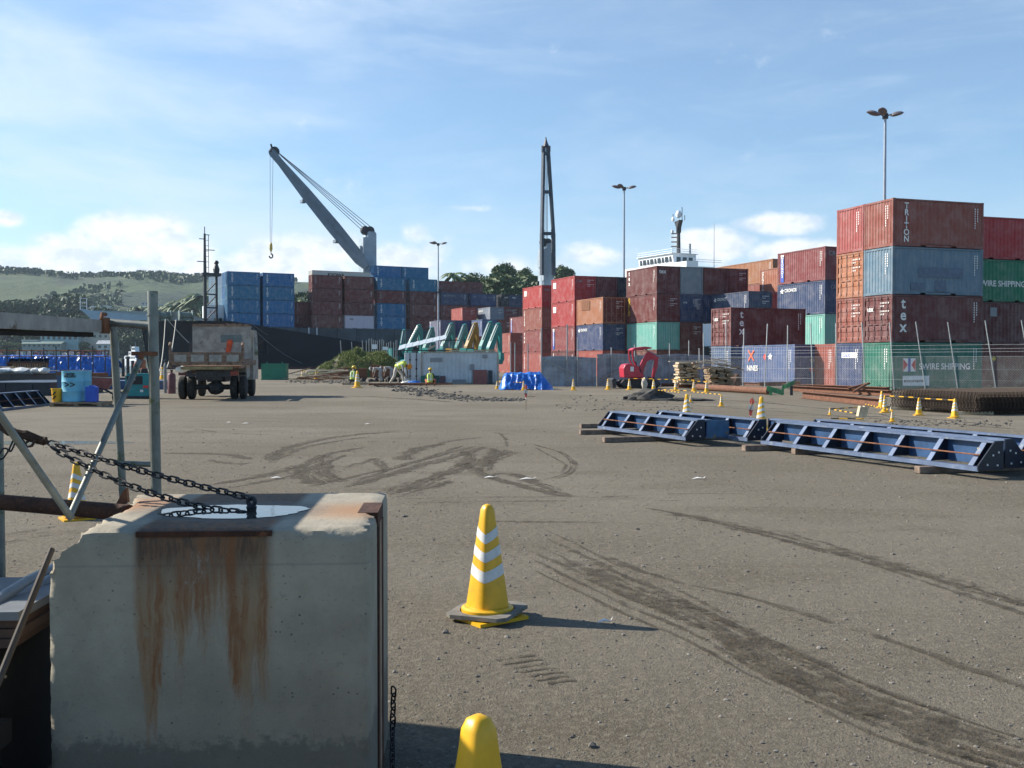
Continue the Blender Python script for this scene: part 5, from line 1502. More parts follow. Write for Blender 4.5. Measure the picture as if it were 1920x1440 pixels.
mb = MB(); mb.prism([(0, .35), (1.15, .02), (1.3, .05), (1.3, .5), (1.1, .42), (.1, .72)], -.03, .03); mb.box((.25, -.12, 0), (.45, .03, .55)); mb.build('side_plate', M_GRN, gt)
mb = MB(); mb.prism([(1.15, .4), (2.05, .8), (2.1, 1.15), (1.9, 1.05), (1.2, .72)], .3, .36); mb.prism([(1.4, .5), (1.75, .6), (1.75, 1.0), (1.45, .8)], .1, .3); mb.build('end_plate', M_GRN, gt)
mb = MB(); mb.box((1.75, .1, 0), (1.95, .3, .7)); mb.box((.3, .0, 0), (.42, .12, .5)); mb.build('foot', M_DKSTEEL, gt)
# mud heap
mb = MB(); p = gp(1222, 751); mb.blob((0, 0, .05), (.75, .5, .42), 2, .5, 3); mb.blob((-.6, .1, 0), (.55, .4, .25), 5, .6, 3)
M_MUD = pm('dark_wet_mud', (.045, .042, .038), .8, var=.4, scale=6, bump=.8, bscale=18)
tag(mb.build('mud_heap', M_MUD, loc=(p.x, p.y + .3, 0)), 'dark wet mud heap beside a short cone and striped bars', 'mud heap')
mb = MB(); mb.blob((.9, 0, -.02), (1.2, .25, .14), 7, .5, 3); tag(mb.build('mud_heap', M_MUD, loc=(p.x + .3, p.y - .35, 0)), 'low dark mud ridge under the sloping striped bar', 'mud heap')

# grass mound
def mound_h(x, y):   # local coords, x 0..1 across, y 0..1 depth
    return 0
MA, MBp = gp(560, 708.5), gp(742, 708.5); ML = MBp.x - MA.x
prof_m = [(0, .15), (.08, .6), (.2, 1.05), (.32, 1.5), (.44, 1.85), (.52, 1.92), (.68, 1.8), (.82, 1.7), (.92, 1.25), (1, .2)]
def mh(u, v):
    for (a, h0), (b_, h1) in zip(prof_m, prof_m[1:]):
        if a <= u <= b_: h = h0 + (h1 - h0) * (u - a) / (b_ - a); break
    e = math.sin(math.pi * min(1, max(0, v))) ** .6
    return 1.30 * h * e * (1 + .22 * noise.noise(Vector((u * 9, v * 5, 0)))) + .12 * noise.noise(Vector((u * 30, v * 16, 1)))
NX, NY = 70, 30; mb = MB(); vs = []
for i in range(NX + 1):
    for j in range(NY + 1):
        u, v = i / NX, j / NY; vs.append((MA.x + ML * u, MA.y + 1 + 8 * v, max(-.05, mh(u, v))))
mb.add(vs, [(i * (NY + 1) + j, (i + 1) * (NY + 1) + j, (i + 1) * (NY + 1) + j + 1, i * (NY + 1) + j + 1) for i in range(NX) for j in range(NY)])
tag(mb.build('earth_mound', pm('earth_with_weeds', (.12, .10, .06), .95, var=.4, scale=1.5, spots=(.06, .10, .03), spot_lo=.45, spot_scale=1.2), smooth=True), 'earth mound overgrown with green grass before the black hull', 'mound')
mb = MB(); r9 = random.Random(4)
for k in range(15000):
    u, v = r9.random(), r9.uniform(.02, .75); h = mh(u, v)
    if h < .15: continue
    dens = noise.noise(Vector((u * 7, v * 4, 9)))
    if u < .35 and dens < -.05: continue
    s = r9.uniform(.10, .24) * (1.5 if dens > .15 else 1); a = r9.uniform(0, 6.28); p = Vector((MA.x + ML * u, MA.y + 1 + 8 * v, h - .03))
    w_ = Vector((math.cos(a), math.sin(a), 0)) * .035; tpv = Vector((r9.gauss(0, .12), r9.gauss(0, .12), s))
    mb.add([p - w_, p + w_, p + tpv], [(0, 1, 2)])
me = bpy.data.meshes.new('tall_grass'); me.from_pydata(mb.v, [], mb.f); me.materials.append(leaf_mat('grass_blades', (.07, .12, .02), (.29, .29, .09)))
gr = link('tall_grass', me); kind(gr, 'stuff'); gr['label'] = 'green grass and weeds covering the earth mound'; gr['category'] = 'grass'
# posts behind the mound
for k, (px, yt, yb) in enumerate(((641, 638, 662), (662, 641, 664), (682, 638, 665), (687, 638, 665), (692, 635, 664), (697, 634, 664), (700, 637, 664), (704, 638, 664), (708, 639, 664), (712, 637, 664), (716, 636, 664), (720, 638, 664), (725, 643, 664), (729, 642, 670), (733, 640, 670), (738, 642, 672), (742, 638, 672), (744.5, 638, 676))):
    dd = 106; p = at(px, 676, dd); zt = at(px, yt, dd).z; lean = .25 if k < 3 else r9.uniform(-.05, .05)
    mb = MB(); mb.tube([(0, 0, 0), (-lean, 0, zt)], .045, 6); tag(mb.build('steel_post', M_STEEL, loc=(p.x + lean * .4, dd, 0)), 'one of the thin steel posts standing in a row behind the mound', 'post', 'steel posts behind the mound')
for k, (px, py) in enumerate(((702, 650), (722, 652))):
    p = at(px, py, 105.7); mb = MB(); mb.box((-.26, -.02, -.24), (.26, .02, .24) if k == 0 else (.3, .02, .1)); tag(mb.build('sign_board', M_SHIPW, loc=(p.x, 105.7, p.z)), ['square white board', 'low white board'][k] + ' fixed among the posts behind the mound', 'board')
# timber litter in front of the mound, stones
r10 = random.Random(21)
for k in range(48):
    px, py = r10.uniform(562, 645), r10.uniform(709.5, 714.5); p = gp(px, py); a_ = r10.uniform(-.5, .5); z = r10.uniform(.04, .85) * (1 if 575 < px < 635 else .4)
    dv = Vector((math.cos(a_), math.sin(a_), r10.uniform(-.12, .12))) * r10.uniform(.4, 1.5)
    plank(p + Vector((0, 0, z)) - dv, p + Vector((0, 0, z)) + dv, r10.uniform(.06, .22), r10.uniform(.03, .1), r10.choice((M_WOOD, M_PALEWOOD, M_PALEWOOD, M_RUST)), 'loose timber in the scattered heap in front of the mound', 'timber heap before the mound')
for k, (px, py, ln, a_, lab) in enumerate(((556, 706, 2.6, .5, 'long dark plank propped left of the mound'), (572, 707, 2.0, .3, 'thick plank lying at the left foot of the mound'), (770, 721, 5, -.02, 'long rusty bar lying before the workers and shed'), (720, 720, 5, .02, 'long thin timber lying before the bending workers'))):
    p = gp(px, py + 4); dv = Vector((math.cos(a_), .3, math.sin(a_) * .5 if k < 2 else 0)) * ln / 2; plank(p + Vector((0, 0, .1 + (.5 if k == 0 else .05))) - dv, p + Vector((0, 0, .1 + (.5 if k == 0 else .05))) + dv, .15, .1, M_WOOD if k != 2 else M_RUST, lab, None)
# orange and brown sheets by the mound
for k, (px, py, w_, h_, mt, lab) in enumerate(((645, 706, 1.0, 1.0, M_RUSTP, 'rusty curved sheet standing at the mound foot by the squatting worker'), (680, 702, .8, .95, M_RUSTP, 'torn rusty sheet standing between mound and workers'), (718, 706, 2.3, 1.15, M_RUSTP, 'wide rusty sheet behind the two bending workers'))):
    p = gp(px, 710.5); mb = MB(); mb.box((-w_ / 2, -.03, 0), (w_ / 2, .03, h_), Matrix.Rotation(R(10), 4, 'X') @ Matrix.Rotation(R(-6 + 6 * k), 4, 'Y')); tag(mb.build('rusty_sheet', mt, loc=(p.x, p.y, 0)), lab, 'steel sheet')
mb = MB(); p = gp(699, 716)
for k in range(10): mb.blob((-1.6 + k * .45 + r10.uniform(-.1, .1), r10.uniform(0, .6), .1), (.22, .2, r10.uniform(.12, .3)), k, .5, 2)
tag(mb.build('rubble_heap', M_MUD, loc=p), 'dark rubble strewn around the feet of the bending workers', 'rubble')
# green skip box
gb = thing('green_box', 'plain dark green steel box standing alone right of the truck', 'box', gp(490, 712.5), R(2))
M_GBOX = pm('green_box_paint', (.02, .17, .10), .5, var=.12)
w_ = 46 * gp(490, 712.5).y / F; mb = MB(); mb.box((0, 0, 0), (w_, 1.1, 1.32)); o = mb.build('body', M_GBOX, gb)
mb = MB()
for a_, b_ in (((-.03, -.03, 1.28), (w_ + .03, 1.13, 1.345)), ((-.03, -.03, 0.005), (w_ + .03, 1.13, .06))): mb.box(a_, b_)
for x in (.35, w_ - .4): mb.box((x, .3, 1.345), (x + .08, .38, 1.5))
mb.build('rim', M_GBOX, gb)
# ---------------------------------------------------------------- left yard: truck, drums, machines, tarpaulin stack
M_TRW = pm('battered_truck_paint', (.33, .30, .255), .65, var=.3, scale=2.2, spots=(.12, .07, .045), spot_lo=.55, spot_scale=3.2, spot_hi=.72)
M_TRR = pm('rusty_truck_steel', (.24, .15, .10), .8, var=.35, scale=4, spots=(.10, .05, .03), spot_lo=.52)
TS = 1.0
T0 = gp(388, 751)
tk = thing('dump_truck', 'battered white dump truck seen from behind with a rusty open tipping bed', 'truck', T0, R(7.5))
hw = 1.43
mb = MB(); mb.box((-hw + .2, .2, 1.28), (hw - .2, 4.3, 1.40)); mb.box((-hw, .1, 1.40), (-hw + .07, 4.3, 1.62)); mb.box((hw - .07, .1, 1.40), (hw, 4.3, 1.62)); mb.box((-.62, .3, 1.05), (-.48, 6.5, 1.28)); mb.box((.48, .3, 1.05), (.62, 6.5, 1.28)); bed = mb.build('bed', M_TRR, tk)
mb = MB(); mb.box((-hw + .03, 0, 1.42), (hw - .03, .07, 1.93)); tg = mb.build('tailgate', M_TRR, tk)
for x0, x1 in ((-1.25, -.78), (-.60, -.10), (.10, .58), (.78, 1.25)):
    mb = MB(); mb.box((x0, -.028, 1.55), (x1, -.002, 1.83)); mb.build('panel', M_TRW, tg)
mb = MB()
for x in (-hw + .02, hw - .02):
    mb.box((x - .05, -.02, 1.3), (x + .05, .1, 2.2)); mb.tube([(x, -.04, 2.2), (x, .1, 2.3)], .06, 6)
mb.build('corner_post', M_TRR, tk)
mb = MB(); mb.box((-1.0, -.03, 1.24), (1.0, .18, 1.36)); mb.build('rear_sill', pm('ochre_worn_paint', (.30, .22, .10), .7, var=.35, scale=5), tk)
# headboard
mb = MB(); mb.prism([(-1.25, 1.62), (1.25, 1.62), (1.25, 3.12), (1.2, 3.2), (-1.2, 3.2), (-1.25, 3.12)], 4.0, 4.08, Matrix.Translation((0, 0, 0)))
hb = mb.build('headboard', M_TRW, tk)
mb = MB(); mb.box((-1.24, 3.97, 3.1), (1.24, 3.998, 3.2)); mb.box((-1.25, 3.96, 1.6), (1.25, 3.998, 1.68))
for x in (.25, .52, .8): mb.box((x - .1, 4.0, 3.203), (x + .06, 4.05, 3.235))
mb.build('headboard_rim', M_TRR, hb)
mb = MB(); mb.box((-.05, 3.988, 2.4), (.85, 3.996, 2.72)); mb.build('patch', pm('dull_green_patch', (.15, .18, .17), .7, var=.2), hb)
mb = MB(); mb.prism([(.12, 1.66), (.28, 1.66), (.48, 2.42), (.42, 2.52), (.24, 2.5)], 3.95, 3.99); mb.build('orange_rag', pm('orange_rag', (.62, .09, .03), .8, var=.3, scale=6), hb)
mb = MB(); mb.box((-1.95, 3.2, 1.85), (-1.6, 3.23, 2.25)); 
# cab to the right/front
mb = MB(); mb.prism([(4.3, .75), (6.1, .75), (6.2, 1.5), (5.9, 2.75), (5.6, 2.95), (4.35, 2.95)], -1.18, 1.3, Matrix(((0, 1, 0, 0), (1, 0, 0, 0), (0, 0, 1, 0), (0, 0, 0, 1))))
cab = mb.build('cab', M_TRW, tk)
mb = MB(); mb.prism([(4.9, 1.85), (5.85, 1.85), (5.65, 2.65), (4.9, 2.65)], 1.301, 1.32, Matrix(((0, 1, 0, 0), (1, 0, 0, 0), (0, 0, 1, 0), (0, 0, 0, 1)))); mb.build('window', M_GLASS, cab)
for s in (1, -1):
    mb = MB(); mb.tube([(s * 1.3, 6.0, 2.3), (s * 1.62, 5.95, 2.55)], .02, 5); mb.tube([(s * 1.3, 6.0, 2.0), (s * 1.62, 5.95, 1.95)], .02, 5); mb.box((s * 1.66 - .09, 5.93, 1.9), (s * 1.66 + .09, 5.98, 2.45)); mb.build('mirror', M_DKSTEEL, cab)
mb = MB(); mb.box((-.52, .5, .8), (.52, .62, 1.02)); mb.box((-.9, .3, .95), (.9, .42, 1.2)); mb.build('cross_member', M_DKSTEEL, tk)
mb = MB(); mb.tube([(-1.0, 1.6, .5), (1.0, 1.6, .5)], .11, 10); mb.blob((.1, 1.6, .47), (.36, .3, .3), 1, .1, 2); mb.build('rear_axle', M_DKSTEEL, tk)
def wheel(x, y, w_):
    mb_ = MB(); Mx = Matrix.Translation((x, y, .485)) @ Matrix.Rotation(R(90), 4, 'Y')
    mb_.lathe([(.28, -w_ / 2), (.42, -w_ / 2), (.475, -w_ * .36), (.485, 0), (.475, w_ * .36), (.42, w_ / 2), (.28, w_ / 2)], 24, M=Mx); ty = mb_.build('wheel', M_RUBBER, tk, True)
    mb_ = MB(); mb_.lathe([(.06, -w_ * .3), (.27, -w_ * .42), (.275, w_ * .42), (.06, w_ * .3)], 16, M=Mx); mb_.build('rim', M_TRR, ty)
for x in (-1.22, -.86, .86, 1.22): wheel(x, 1.6, .27)
for x in (-1.08, 1.1): wheel(x, 5.3, .27)
for x in (.92,): 
    mb = MB(); mb.box((x - .05, .28, 1.0), (x + .28, .36, 1.17)); mb.build('tail_light', pm('red_lens', (.25, .03, .02), .3, var=.1), tk)
mb = MB(); mb.box((-1.15, .28, 1.0), (-.82, .36, 1.17)); mb.build('tail_light', pm('red_lens_dull', (.12, .03, .03), .4, var=.1), tk)
for x in (1.28,):
    mb = MB(); mb.prism([(0.0, 1.4), (1.1, 1.45), (1.2, .98), (.2, .8)], x, x + .04, Matrix(((0, 1, 0, 0), (1, 0, 0, 0), (0, 0, 1, 0), (0, 0, 0, 1))) @ Matrix.Translation((1.8, 0, 0))); mb.build('mudguard', M_TRW, tk)
mb = MB(); mb.box((-1.35, 1.5, 1.12), (-.9, 2.0, 1.3)); mb.blob((-1.0, .2, 1.25), (.28, .1, .13), 4, .3); mb.build('white_bundle', M_WHITE, tk)
mb = MB(); mb.box((-1.3, 2.1, 1.0), (1.3, 2.2, 1.1)); mb.box((-.35, 2.2, .7), (.4, 4.2, 1.05)); mb.build('chassis', M_DKSTEEL, tk)

# cylinders left of the truck
def gas(px, yb, yt, r_, mt, label):
    p = gp(px, yb); h = at(px, yt, p.y).z; mb_ = MB(); mb_.lathe([(r_, 0), (r_, h * .84), (r_ * .75, h * .92), (r_ * .3, h * .95), (r_ * .3, h)], 14)
    t_ = thing('gas_cylinder', label, 'gas cylinder', p); mb_.build('cylinder_body', mt, t_, True); mb_ = MB(); mb_.lathe([(.04, h), (.07, h + .02), (.07, h + .09), (.02, h + .1)], 8); mb_.build('valve', M_DKSTEEL, t_)
gas(322, 738, 697, .19, pm('maroon_cylinder', (.13, .04, .04), .5, var=.2), 'maroon gas cylinder standing beside the truck left wheel')
gas(310, 737, 678, .075, pm('grey_cylinder', (.20, .20, .19), .5, var=.2), 'tall thin grey cylinder left of the maroon one')

# pallet with drums
pp = gp(93, 763); PY = pp.y
pal = thing('timber_pallet', 'weathered flat pallet carrying the pale blue drums', 'pallet', pp, R(4))
pw = (187 - 93) * PY / F
for z0, z1 in ((.10, .16), (0, .035)):
    for k in range(5):
        mb = MB(); mb.box((0, k * .26, z0), (pw, k * .26 + .22, z1)); mb.build('deck_board', M_WOOD, pal)
for x in (0.02, pw * .48, pw - .14):
    mb = MB(); mb.box((x, 0, .036), (x + .12, 1.26, .099)); mb.build('bearer', M_WOOD, pal)
M_DRUM = pm('pale_blue_drum_paint', (.16, .46, .60), .45, var=.08, scale=3, spots=(.2, .2, .18), spot_lo=.68)
def drum(x, y, s, label, txt=False):
    t_ = thing('steel_drum', label, 'drum', (x, y, .165), R(0), None, s); r_ = .29
    mb_ = MB(); mb_.lathe([(r_ * .96, 0), (r_ * 1.02, .01), (r_ * 1.02, .03), (r_, .04), (r_, .28), (r_ * 1.035, .30), (r_, .32), (r_, .56), (r_ * 1.035, .58), (r_, .60), (r_, .85), (r_ * 1.02, .86), (r_ * 1.02, .88), (r_ * .97, .88), (r_ * .96, .865), (.02, .865)], 32); mb_.build('drum_body', M_DRUM, t_, True)
    if txt:
        # curved lettering: bend flat letters round the drum
        for s_, sz, zz in (('MASTER', .075, .765), ('BUILDERS', .075, .70), ('>>', .26, .40)):
            me = text_mesh(s_, sz, M_BLACK, 'CENTER', 1, .004).copy(); me.transform(Matrix.Scale(1.0, 4))
            a0 = R(-90) + .12
            for v_ in me.vertices:
                a = a0 + v_.co.x / r_; v_.co = Vector(((r_ + .012) * math.cos(a), (r_ + .012) * math.sin(a), zz + v_.co.y))
            link('lettering', me, t_)
    return t_
bx = at(126, 676, PY).x
drum(bx, PY + .42, 1.22, 'front pale blue steel drum with black arrows on the pallet', True)
drum(at(149, 676, PY + .9).x, PY + 1.0, 1.22, 'rear pale blue steel drum behind the arrow marked one')
mb = MB(); mb.prism([(-.2, 0), (.2, 0), (.21, .5), (.2, .56), (.1, .58), (.1, .62), (-.05, .62), (-.05, .58), (-.2, .56)], -.15, .15); o = tag(mb.build('jerrycan', pm('royal_blue_plastic', (.02, .09, .50), .35, var=.1), loc=(at(165, 676, PY).x, PY + .3, .163), scale=.93), 'royal blue plastic jerrycan on the pallet corner', 'jerrycan')
bv = o.modifiers.new('bevel', 'BEVEL'); bv.width = .03; bv.segments = 2
bk = thing('yellow_bucket', 'yellow bucket with black marks at the left end of the pallet', 'bucket', (at(99, 676, PY).x, PY + .3, .163), 0, None, 1.2)
mb = MB(); mb.lathe([(.125, 0), (.155, .36), (.165, .36), (.165, .39), (.145, .39), (.12, .03), (.01, .02)], 18); mb.build('bucket_body', M_CONEY, bk, True)
mb = MB()
for z in (.08, .2): mb.prism([(-.08, z), (-.03, z), (.05, z + .1), (0, z + .1)], -.165, -.15)
mb.build('marking', M_BLACK, bk)
mb = MB(); mb.box((0, 0, 0), (1.05, .6, .12)); mb.box((.1, .1, .12), (1.0, .5, .18)); p = at(108, 676, PY + 1.9); tag(mb.build('rusty_tray', M_RUSTP, loc=(p.x, PY + 1.8, 1.07)), 'flat rusty tray showing above the drum tops', 'tray')
mb = MB(); mb.box((0, 0, 0), (1.0, .55, 1.06)); mb.box((.05, -.02, .3), (.95, 0, .36)); tag(mb.build('tool_chest', pm('blue_grey_chest', (.06, .09, .16), .6, var=.2), loc=(p.x, PY + 1.82, 0)), 'dark blue chest behind the drums under the rusty tray', 'chest')
# wheelbarrow
wbp = gp(190, 758); wb_ = thing('wheelbarrow', 'wheelbarrow with a pale tray and red underside behind the jerrycan', 'wheelbarrow', wbp, R(15), None, 1.1)
mb = MB(); vs = [(-.55, -.3, .92), (.45, -.3, .86), (.45, .3, .86), (-.55, .3, .92), (-.35, -.2, .5), (.2, -.2, .5), (.2, .2, .5), (-.35, .2, .5)]
mb.add(vs, [(0, 1, 5, 4), (1, 2, 6, 5), (2, 3, 7, 6), (3, 0, 4, 7), (4, 5, 6, 7)]); mb.build('tray', pm('red_tray', (.30, .10, .09), .6, var=.3), wb_)
mb = MB(); mb.add([(x * .97, y * .97, z + .012) for x, y, z in vs], [(0, 1, 5, 4), (1, 2, 6, 5), (2, 3, 7, 6), (3, 0, 4, 7), (4, 5, 6, 7)]); mb.build('tray_lining', pm('mortar_grey', (.42, .40, .36), .9, var=.2), wb_)
mb = MB(); mb.lathe([(.08, -.05), (.2, -.05), (.22, 0), (.2, .05), (.08, .05)], 18, M=Matrix.Translation((.55, 0, .22)) @ Matrix.Rotation(R(90), 4, 'X')); mb.build('wheel', M_RUBBER, wb_)
mb = MB()
for y in (-.22, .22): mb.tube([(.55, y * .3, .22), (.1, y, .5), (-.9, y * 1.2, .72)], .02, 6); mb.tube([(-.3, y, .5), (-.42, y, 0)], .02, 6)
mb.build('handle', M_DKSTEEL, wb_)
# generator
ge = thing('generator', 'teal generator set with a dark control panel behind the scaffold brace', 'generator', gp(235, 748), R(8))
gw = 1.0
mb = MB(); mb.box((0, 0, .12), (gw, .7, .98)); mb.box((.05, .05, .98), (gw - .05, .65, 1.06)); o = mb.build('body', pm('teal_generator_paint', (.02, .22, .23), .45, var=.15, scale=3), ge)
mb = MB(); mb.box((.06, -.012, .6), (.7, -.002, .95)); mb.build('control_panel', M_BLACK, ge)
mb = MB(); mb.box((.72, -.014, .45), (.93, -.002, .56)); mb.build('red_panel', M_REDL, ge)
mb = MB(); mb.box((.6, -.02, .28), (.72, -.002, .38)); mb.box((.3, -.02, .78), (.4, -.013, .86)); mb.build('label_plate', M_WHITE, ge)
mb = MB(); mb.box((-.03, -.03, 0.005), (gw + .03, .73, .12)); mb.build('skid', M_DKSTEEL, ge)

# truss form builder: triangular precast side form with ribs
def form_mat(name, a, scr):
    return pm(name, a, .42, .15, var=.25, scale=3, spots=(.36, .38, .40), spot_lo=scr, spot_scale=5, spot_hi=scr + .2)
M_FORM = form_mat('blue_form_paint', (.032, .078, .175), .62)
M_FORMS = form_mat('scraped_blue_form_flange', (.12, .16, .25), .54)
M_FORMD = form_mat('dark_blue_paint_and_rib_shade', (.012, .018, .035), .7)
def form(loc, rz, L, D, H, bays, label, mirror=False, dark=False, group='steel formwork units lying on the ground', ends=(1, 1), extra=0):
    t_ = thing('steel_form', label, 'formwork', loc, rz, group)
    if mirror: t_.scale = (1, -1, 1)
    P, S = (M_FORMD, M_FORMS) if dark else (M_FORM, M_FORMS)
    mb_ = MB(); mb_.box((0, D - .02, .03), (L, D - .008, H - .02)); 
    mb_.build('back_sheet', P, t_)
    mb_ = MB(); mb_.box((0, -.02, .0), (L, .09, .03)); mb_.box((0, -.02, -.03), (L, -.006, -.0005)); mb_.build('bottom_flange', S, t_)
    mb_ = MB(); mb_.box((0, D - .12, H - .018), (L, D + .02, H + .01)); mb_.build('top_flange', S, t_)
    hyp = Vector((0, D - .1, H - .03)) - Vector((0, .05, .03))
    for k in range(bays + 1):
        x = .12 + (L - .3) * k / bays
        mb_ = MB(); mb_.add([(x, .05, .03), (x, D - .02, .03), (x, D - .02, H - .02), (x, D - .1, H - .02), (x + .012, .05, .03), (x + .012, D - .02, .03), (x + .012, D - .02, H - .02), (x + .012, D - .1, H - .02)], [(0, 1, 2, 3), (7, 6, 5, 4), (0, 4, 5, 1), (1, 5, 6, 2), (2, 6, 7, 3), (3, 7, 4, 0)])
        rb = mb_.build('rib', M_FORMD, t_)  # rib colour darkened: the shade on its side is painted in
        mb_ = MB(); mb_.bar((x - .01, .045, .03), (x - .01, D - .105, H - .02), .085, .012, (0, -1, 1)); mb_.build('rib_flange', S, rb)
    mb_ = MB(); mb_.tube([(.05, D * .42 - .05, H * .52), (L - .1, D * .42 - .05, H * .5)], .011, 6); mb_.build('tie_rod', M_RUST, t_)
    for k, x in enumerate((0, L - .015)):
        if not ends[k]: continue
        mb_ = MB(); mb_.prism([(-.02, -.02), (D + .03, -.02), (D + .03, H + .012), (D - .12, H + .012), (-.02, .05)], x - .002, x + .018, Matrix(((0, 1, 0, 0), (1, 0, 0, 0), (0, 0, 1, 0), (0, 0, 0, 1)))); ep = mb_.build('end_plate', M_FORMD, t_)
        mb_ = MB()
        for yy, zz in ((D * .35, H * .15), (D * .8, H * .12), (D * .85, H * .6), (D * .6, H * .5)): mb_.box((x - .012 if k == 0 else x + .019, yy - .012, zz - .012), (x - .003 if k == 0 else x + .026, yy + .012, zz + .012))
        mb_.build('bolt', M_WHITE, ep)
    for e in range(extra):
        x = L * (.62 + .3 * e); mb_ = MB(); mb_.box((x, D - .026, H * .5), (x + .09, D - .021, H * .5 + .07)); mb_.build('yellow_tag', M_YEL, t_)
    return t_
ZS = .14
def formline(a, b_, z=ZS):
    A_, B_ = gp(*a, z), gp(*b_, z); d_ = B_ - A_; return A_, math.atan2(d_.y, d_.x), d_.length
A_, rz, L = formline((1122, 801), (1287, 823)); pb = Vector((-math.sin(rz), math.cos(rz), 0))
form(A_, rz, L, .37, .34, 4, 'short blue form with open ribs, front left of the pair')
form(A_ + pb * .80, rz, L, .37, .34, 4, 'short blue form turned away behind the front left one', True, ends=(1, 0))
bxp = A_ + pb * .80 + Vector((math.cos(rz), math.sin(rz), 0)) * (L - .05)
form(A_ + pb * .95 + Vector((math.cos(rz), math.sin(rz), 0)) * .5, rz, L + .1, .37, .36, 4, 'short blue form behind the pair, ending near the big cone')
ep = thing('box_form_end', 'flat blue steel plate closing the end of the short forms', 'steel plate', A_ + pb * .38 + Vector((math.cos(rz), math.sin(rz), 0)) * (L - .06), rz + math.pi / 2)
mb = MB(); mb.box((.06, -.03, .0), (.58, -.01, .33)); mb.box((.06, -.05, .0), (.075, .1, .33)); mb.build('plate', pm('stained_blue_plate', (.05, .13, .24), .45, var=.3, scale=4, spots=(.2, .17, .10), spot_lo=.56), ep)
A2, rz2, L2 = formline((1428, 829), (1836, 880)); pb2 = Vector((-math.sin(rz2), math.cos(rz2), 0))
form(A2, rz2, L2, .40, .36, 6, 'long blue ribbed form with a yellow tag in front at right', extra=2)
u2 = Vector((math.cos(rz2), math.sin(rz2), 0))
form(A2 + pb2 * 1.0 - u2 * .6, rz2, L2 + .5, .40, .37, 6, 'long blue form lying just behind the tagged one', True)
form(A2 + pb2 * 1.12 - u2 * .3, rz2, L2 + .9, .40, .36, 6, 'long blue form farthest right, cut by the picture edge', extra=1)
M_SLEEP = pm('grey_brown_sleeper', (.20, .145, .11), .85, var=.35, scale=7)
for a_, b_, lab in (((1088, 803), (1200, 800), 'dark sleeper farthest back under the short forms'), ((1087, 815), (1250, 812), 'middle sleeper under the left end of the short forms'), ((1131, 830), (1400, 822), 'front sleeper jutting left under the short forms'),
                    ((1394, 846), (1640, 838), 'sleeper at the far left end of the long forms'), ((1487, 852), (1720, 845), 'second sleeper from the left under the long forms'), ((1719, 888), (1990, 880), 'front sleeper under the near end of the long forms')):
    p0, p1 = gp(*a_), gp(*b_); m_ = (p0 + p1) / 2; mb = MB(); mb.bar(p0 - m_, p1 - m_, .13, .10)
    o = tag(mb.build('timber_sleeper', M_SLEEP, loc=(m_.x, m_.y, .053)), lab, 'sleeper', 'sleepers under the blue forms'); bv = o.modifiers.new('bevel', 'BEVEL'); bv.width = .008
A3, rz3, L3 = formline((-20, 771), (94, 758), .02)
form(A3, rz3, L3, .5, .5, 5, 'dark blue ribbed form lying on the ground left of the pallet', dark=True, group='forms at the left edge')
# flat steel stack and forms behind
def slab(px0, px1, yb, d_, h, dep, mt, name, label, cat, z=0, rz_=0):
    a_ = at(px0, 676, d_); b_ = at(px1, 676, d_); mb_ = MB(); L_ = b_.x - a_.x
    mb_.box((0, 0, 0), (L_, dep, h)); mb_.box((-.05, -.05, h), (L_ + .05, dep + .05, h + .06)); n_ = max(2, int(L_ / 1.2))
    for k in range(n_): mb_.box((L_ * (k + .3) / n_, -.04, .02), (L_ * (k + .3) / n_ + .08, -.001, h - .001))
    return tag(mb_.build(name, mt, loc=(a_.x, d_, z), rot=(0, 0, rz_)), label, cat)
slab(-60, 93, 735, 46, .55, 6, M_FORMD, 'steel_deck_form', 'wide dark steel deck form lying flat behind the ribbed form', 'formwork')
slab(-60, 60, 735, 54, .85, 3, M_DKSTEEL, 'steel_deck_form', 'higher grey steel deck form farther back at the left edge', 'formwork')
slab(160, 300, 725, 56, .42, 2.5, M_FORM, 'steel_deck_form', 'blue deck form lying flat behind the wheelbarrow and generator', 'formwork')
slab(150, 245, 712, 70, .35, 2, M_DKSTEEL, 'steel_deck_form', 'dark deck form behind the blue one before the tarpaulin', 'formwork')
r11 = random.Random(8)
for k in range(16):
    px = r11.uniform(0, 88); dd = 56 + r11.uniform(-.8, 1.2); p = at(px, 676, dd); a_ = r11.uniform(-.3, .3); dv = Vector((math.cos(a_), math.sin(a_), 0)) * r11.uniform(.4, 1.1)
    c_ = Vector((p.x, p.y, .95 + .02 * k)); plank(c_ - dv, c_ + dv, .12, .05, r11.choice((M_PALEWOOD, M_WOOD)), 'board of the loose timber lying on the grey deck form', 'boards on the grey deck form')
for k, (px, sx) in enumerate(((10, .5), (40, .6), (68, .35), (82, .3))):
    p = at(px, 676, 54.6); mb = MB(); mb.blob((0, 0, .1), (sx, .35, .16), k + 20, .4); tag(mb.build('plastic_sack', pm('white_plastic', (.62, .62, .60), .4, var=.15), loc=(p.x, p.y, .95)), ['leftmost', 'second', 'third', 'rightmost'][k] + ' pale plastic bundle on the grey deck form', 'sack')
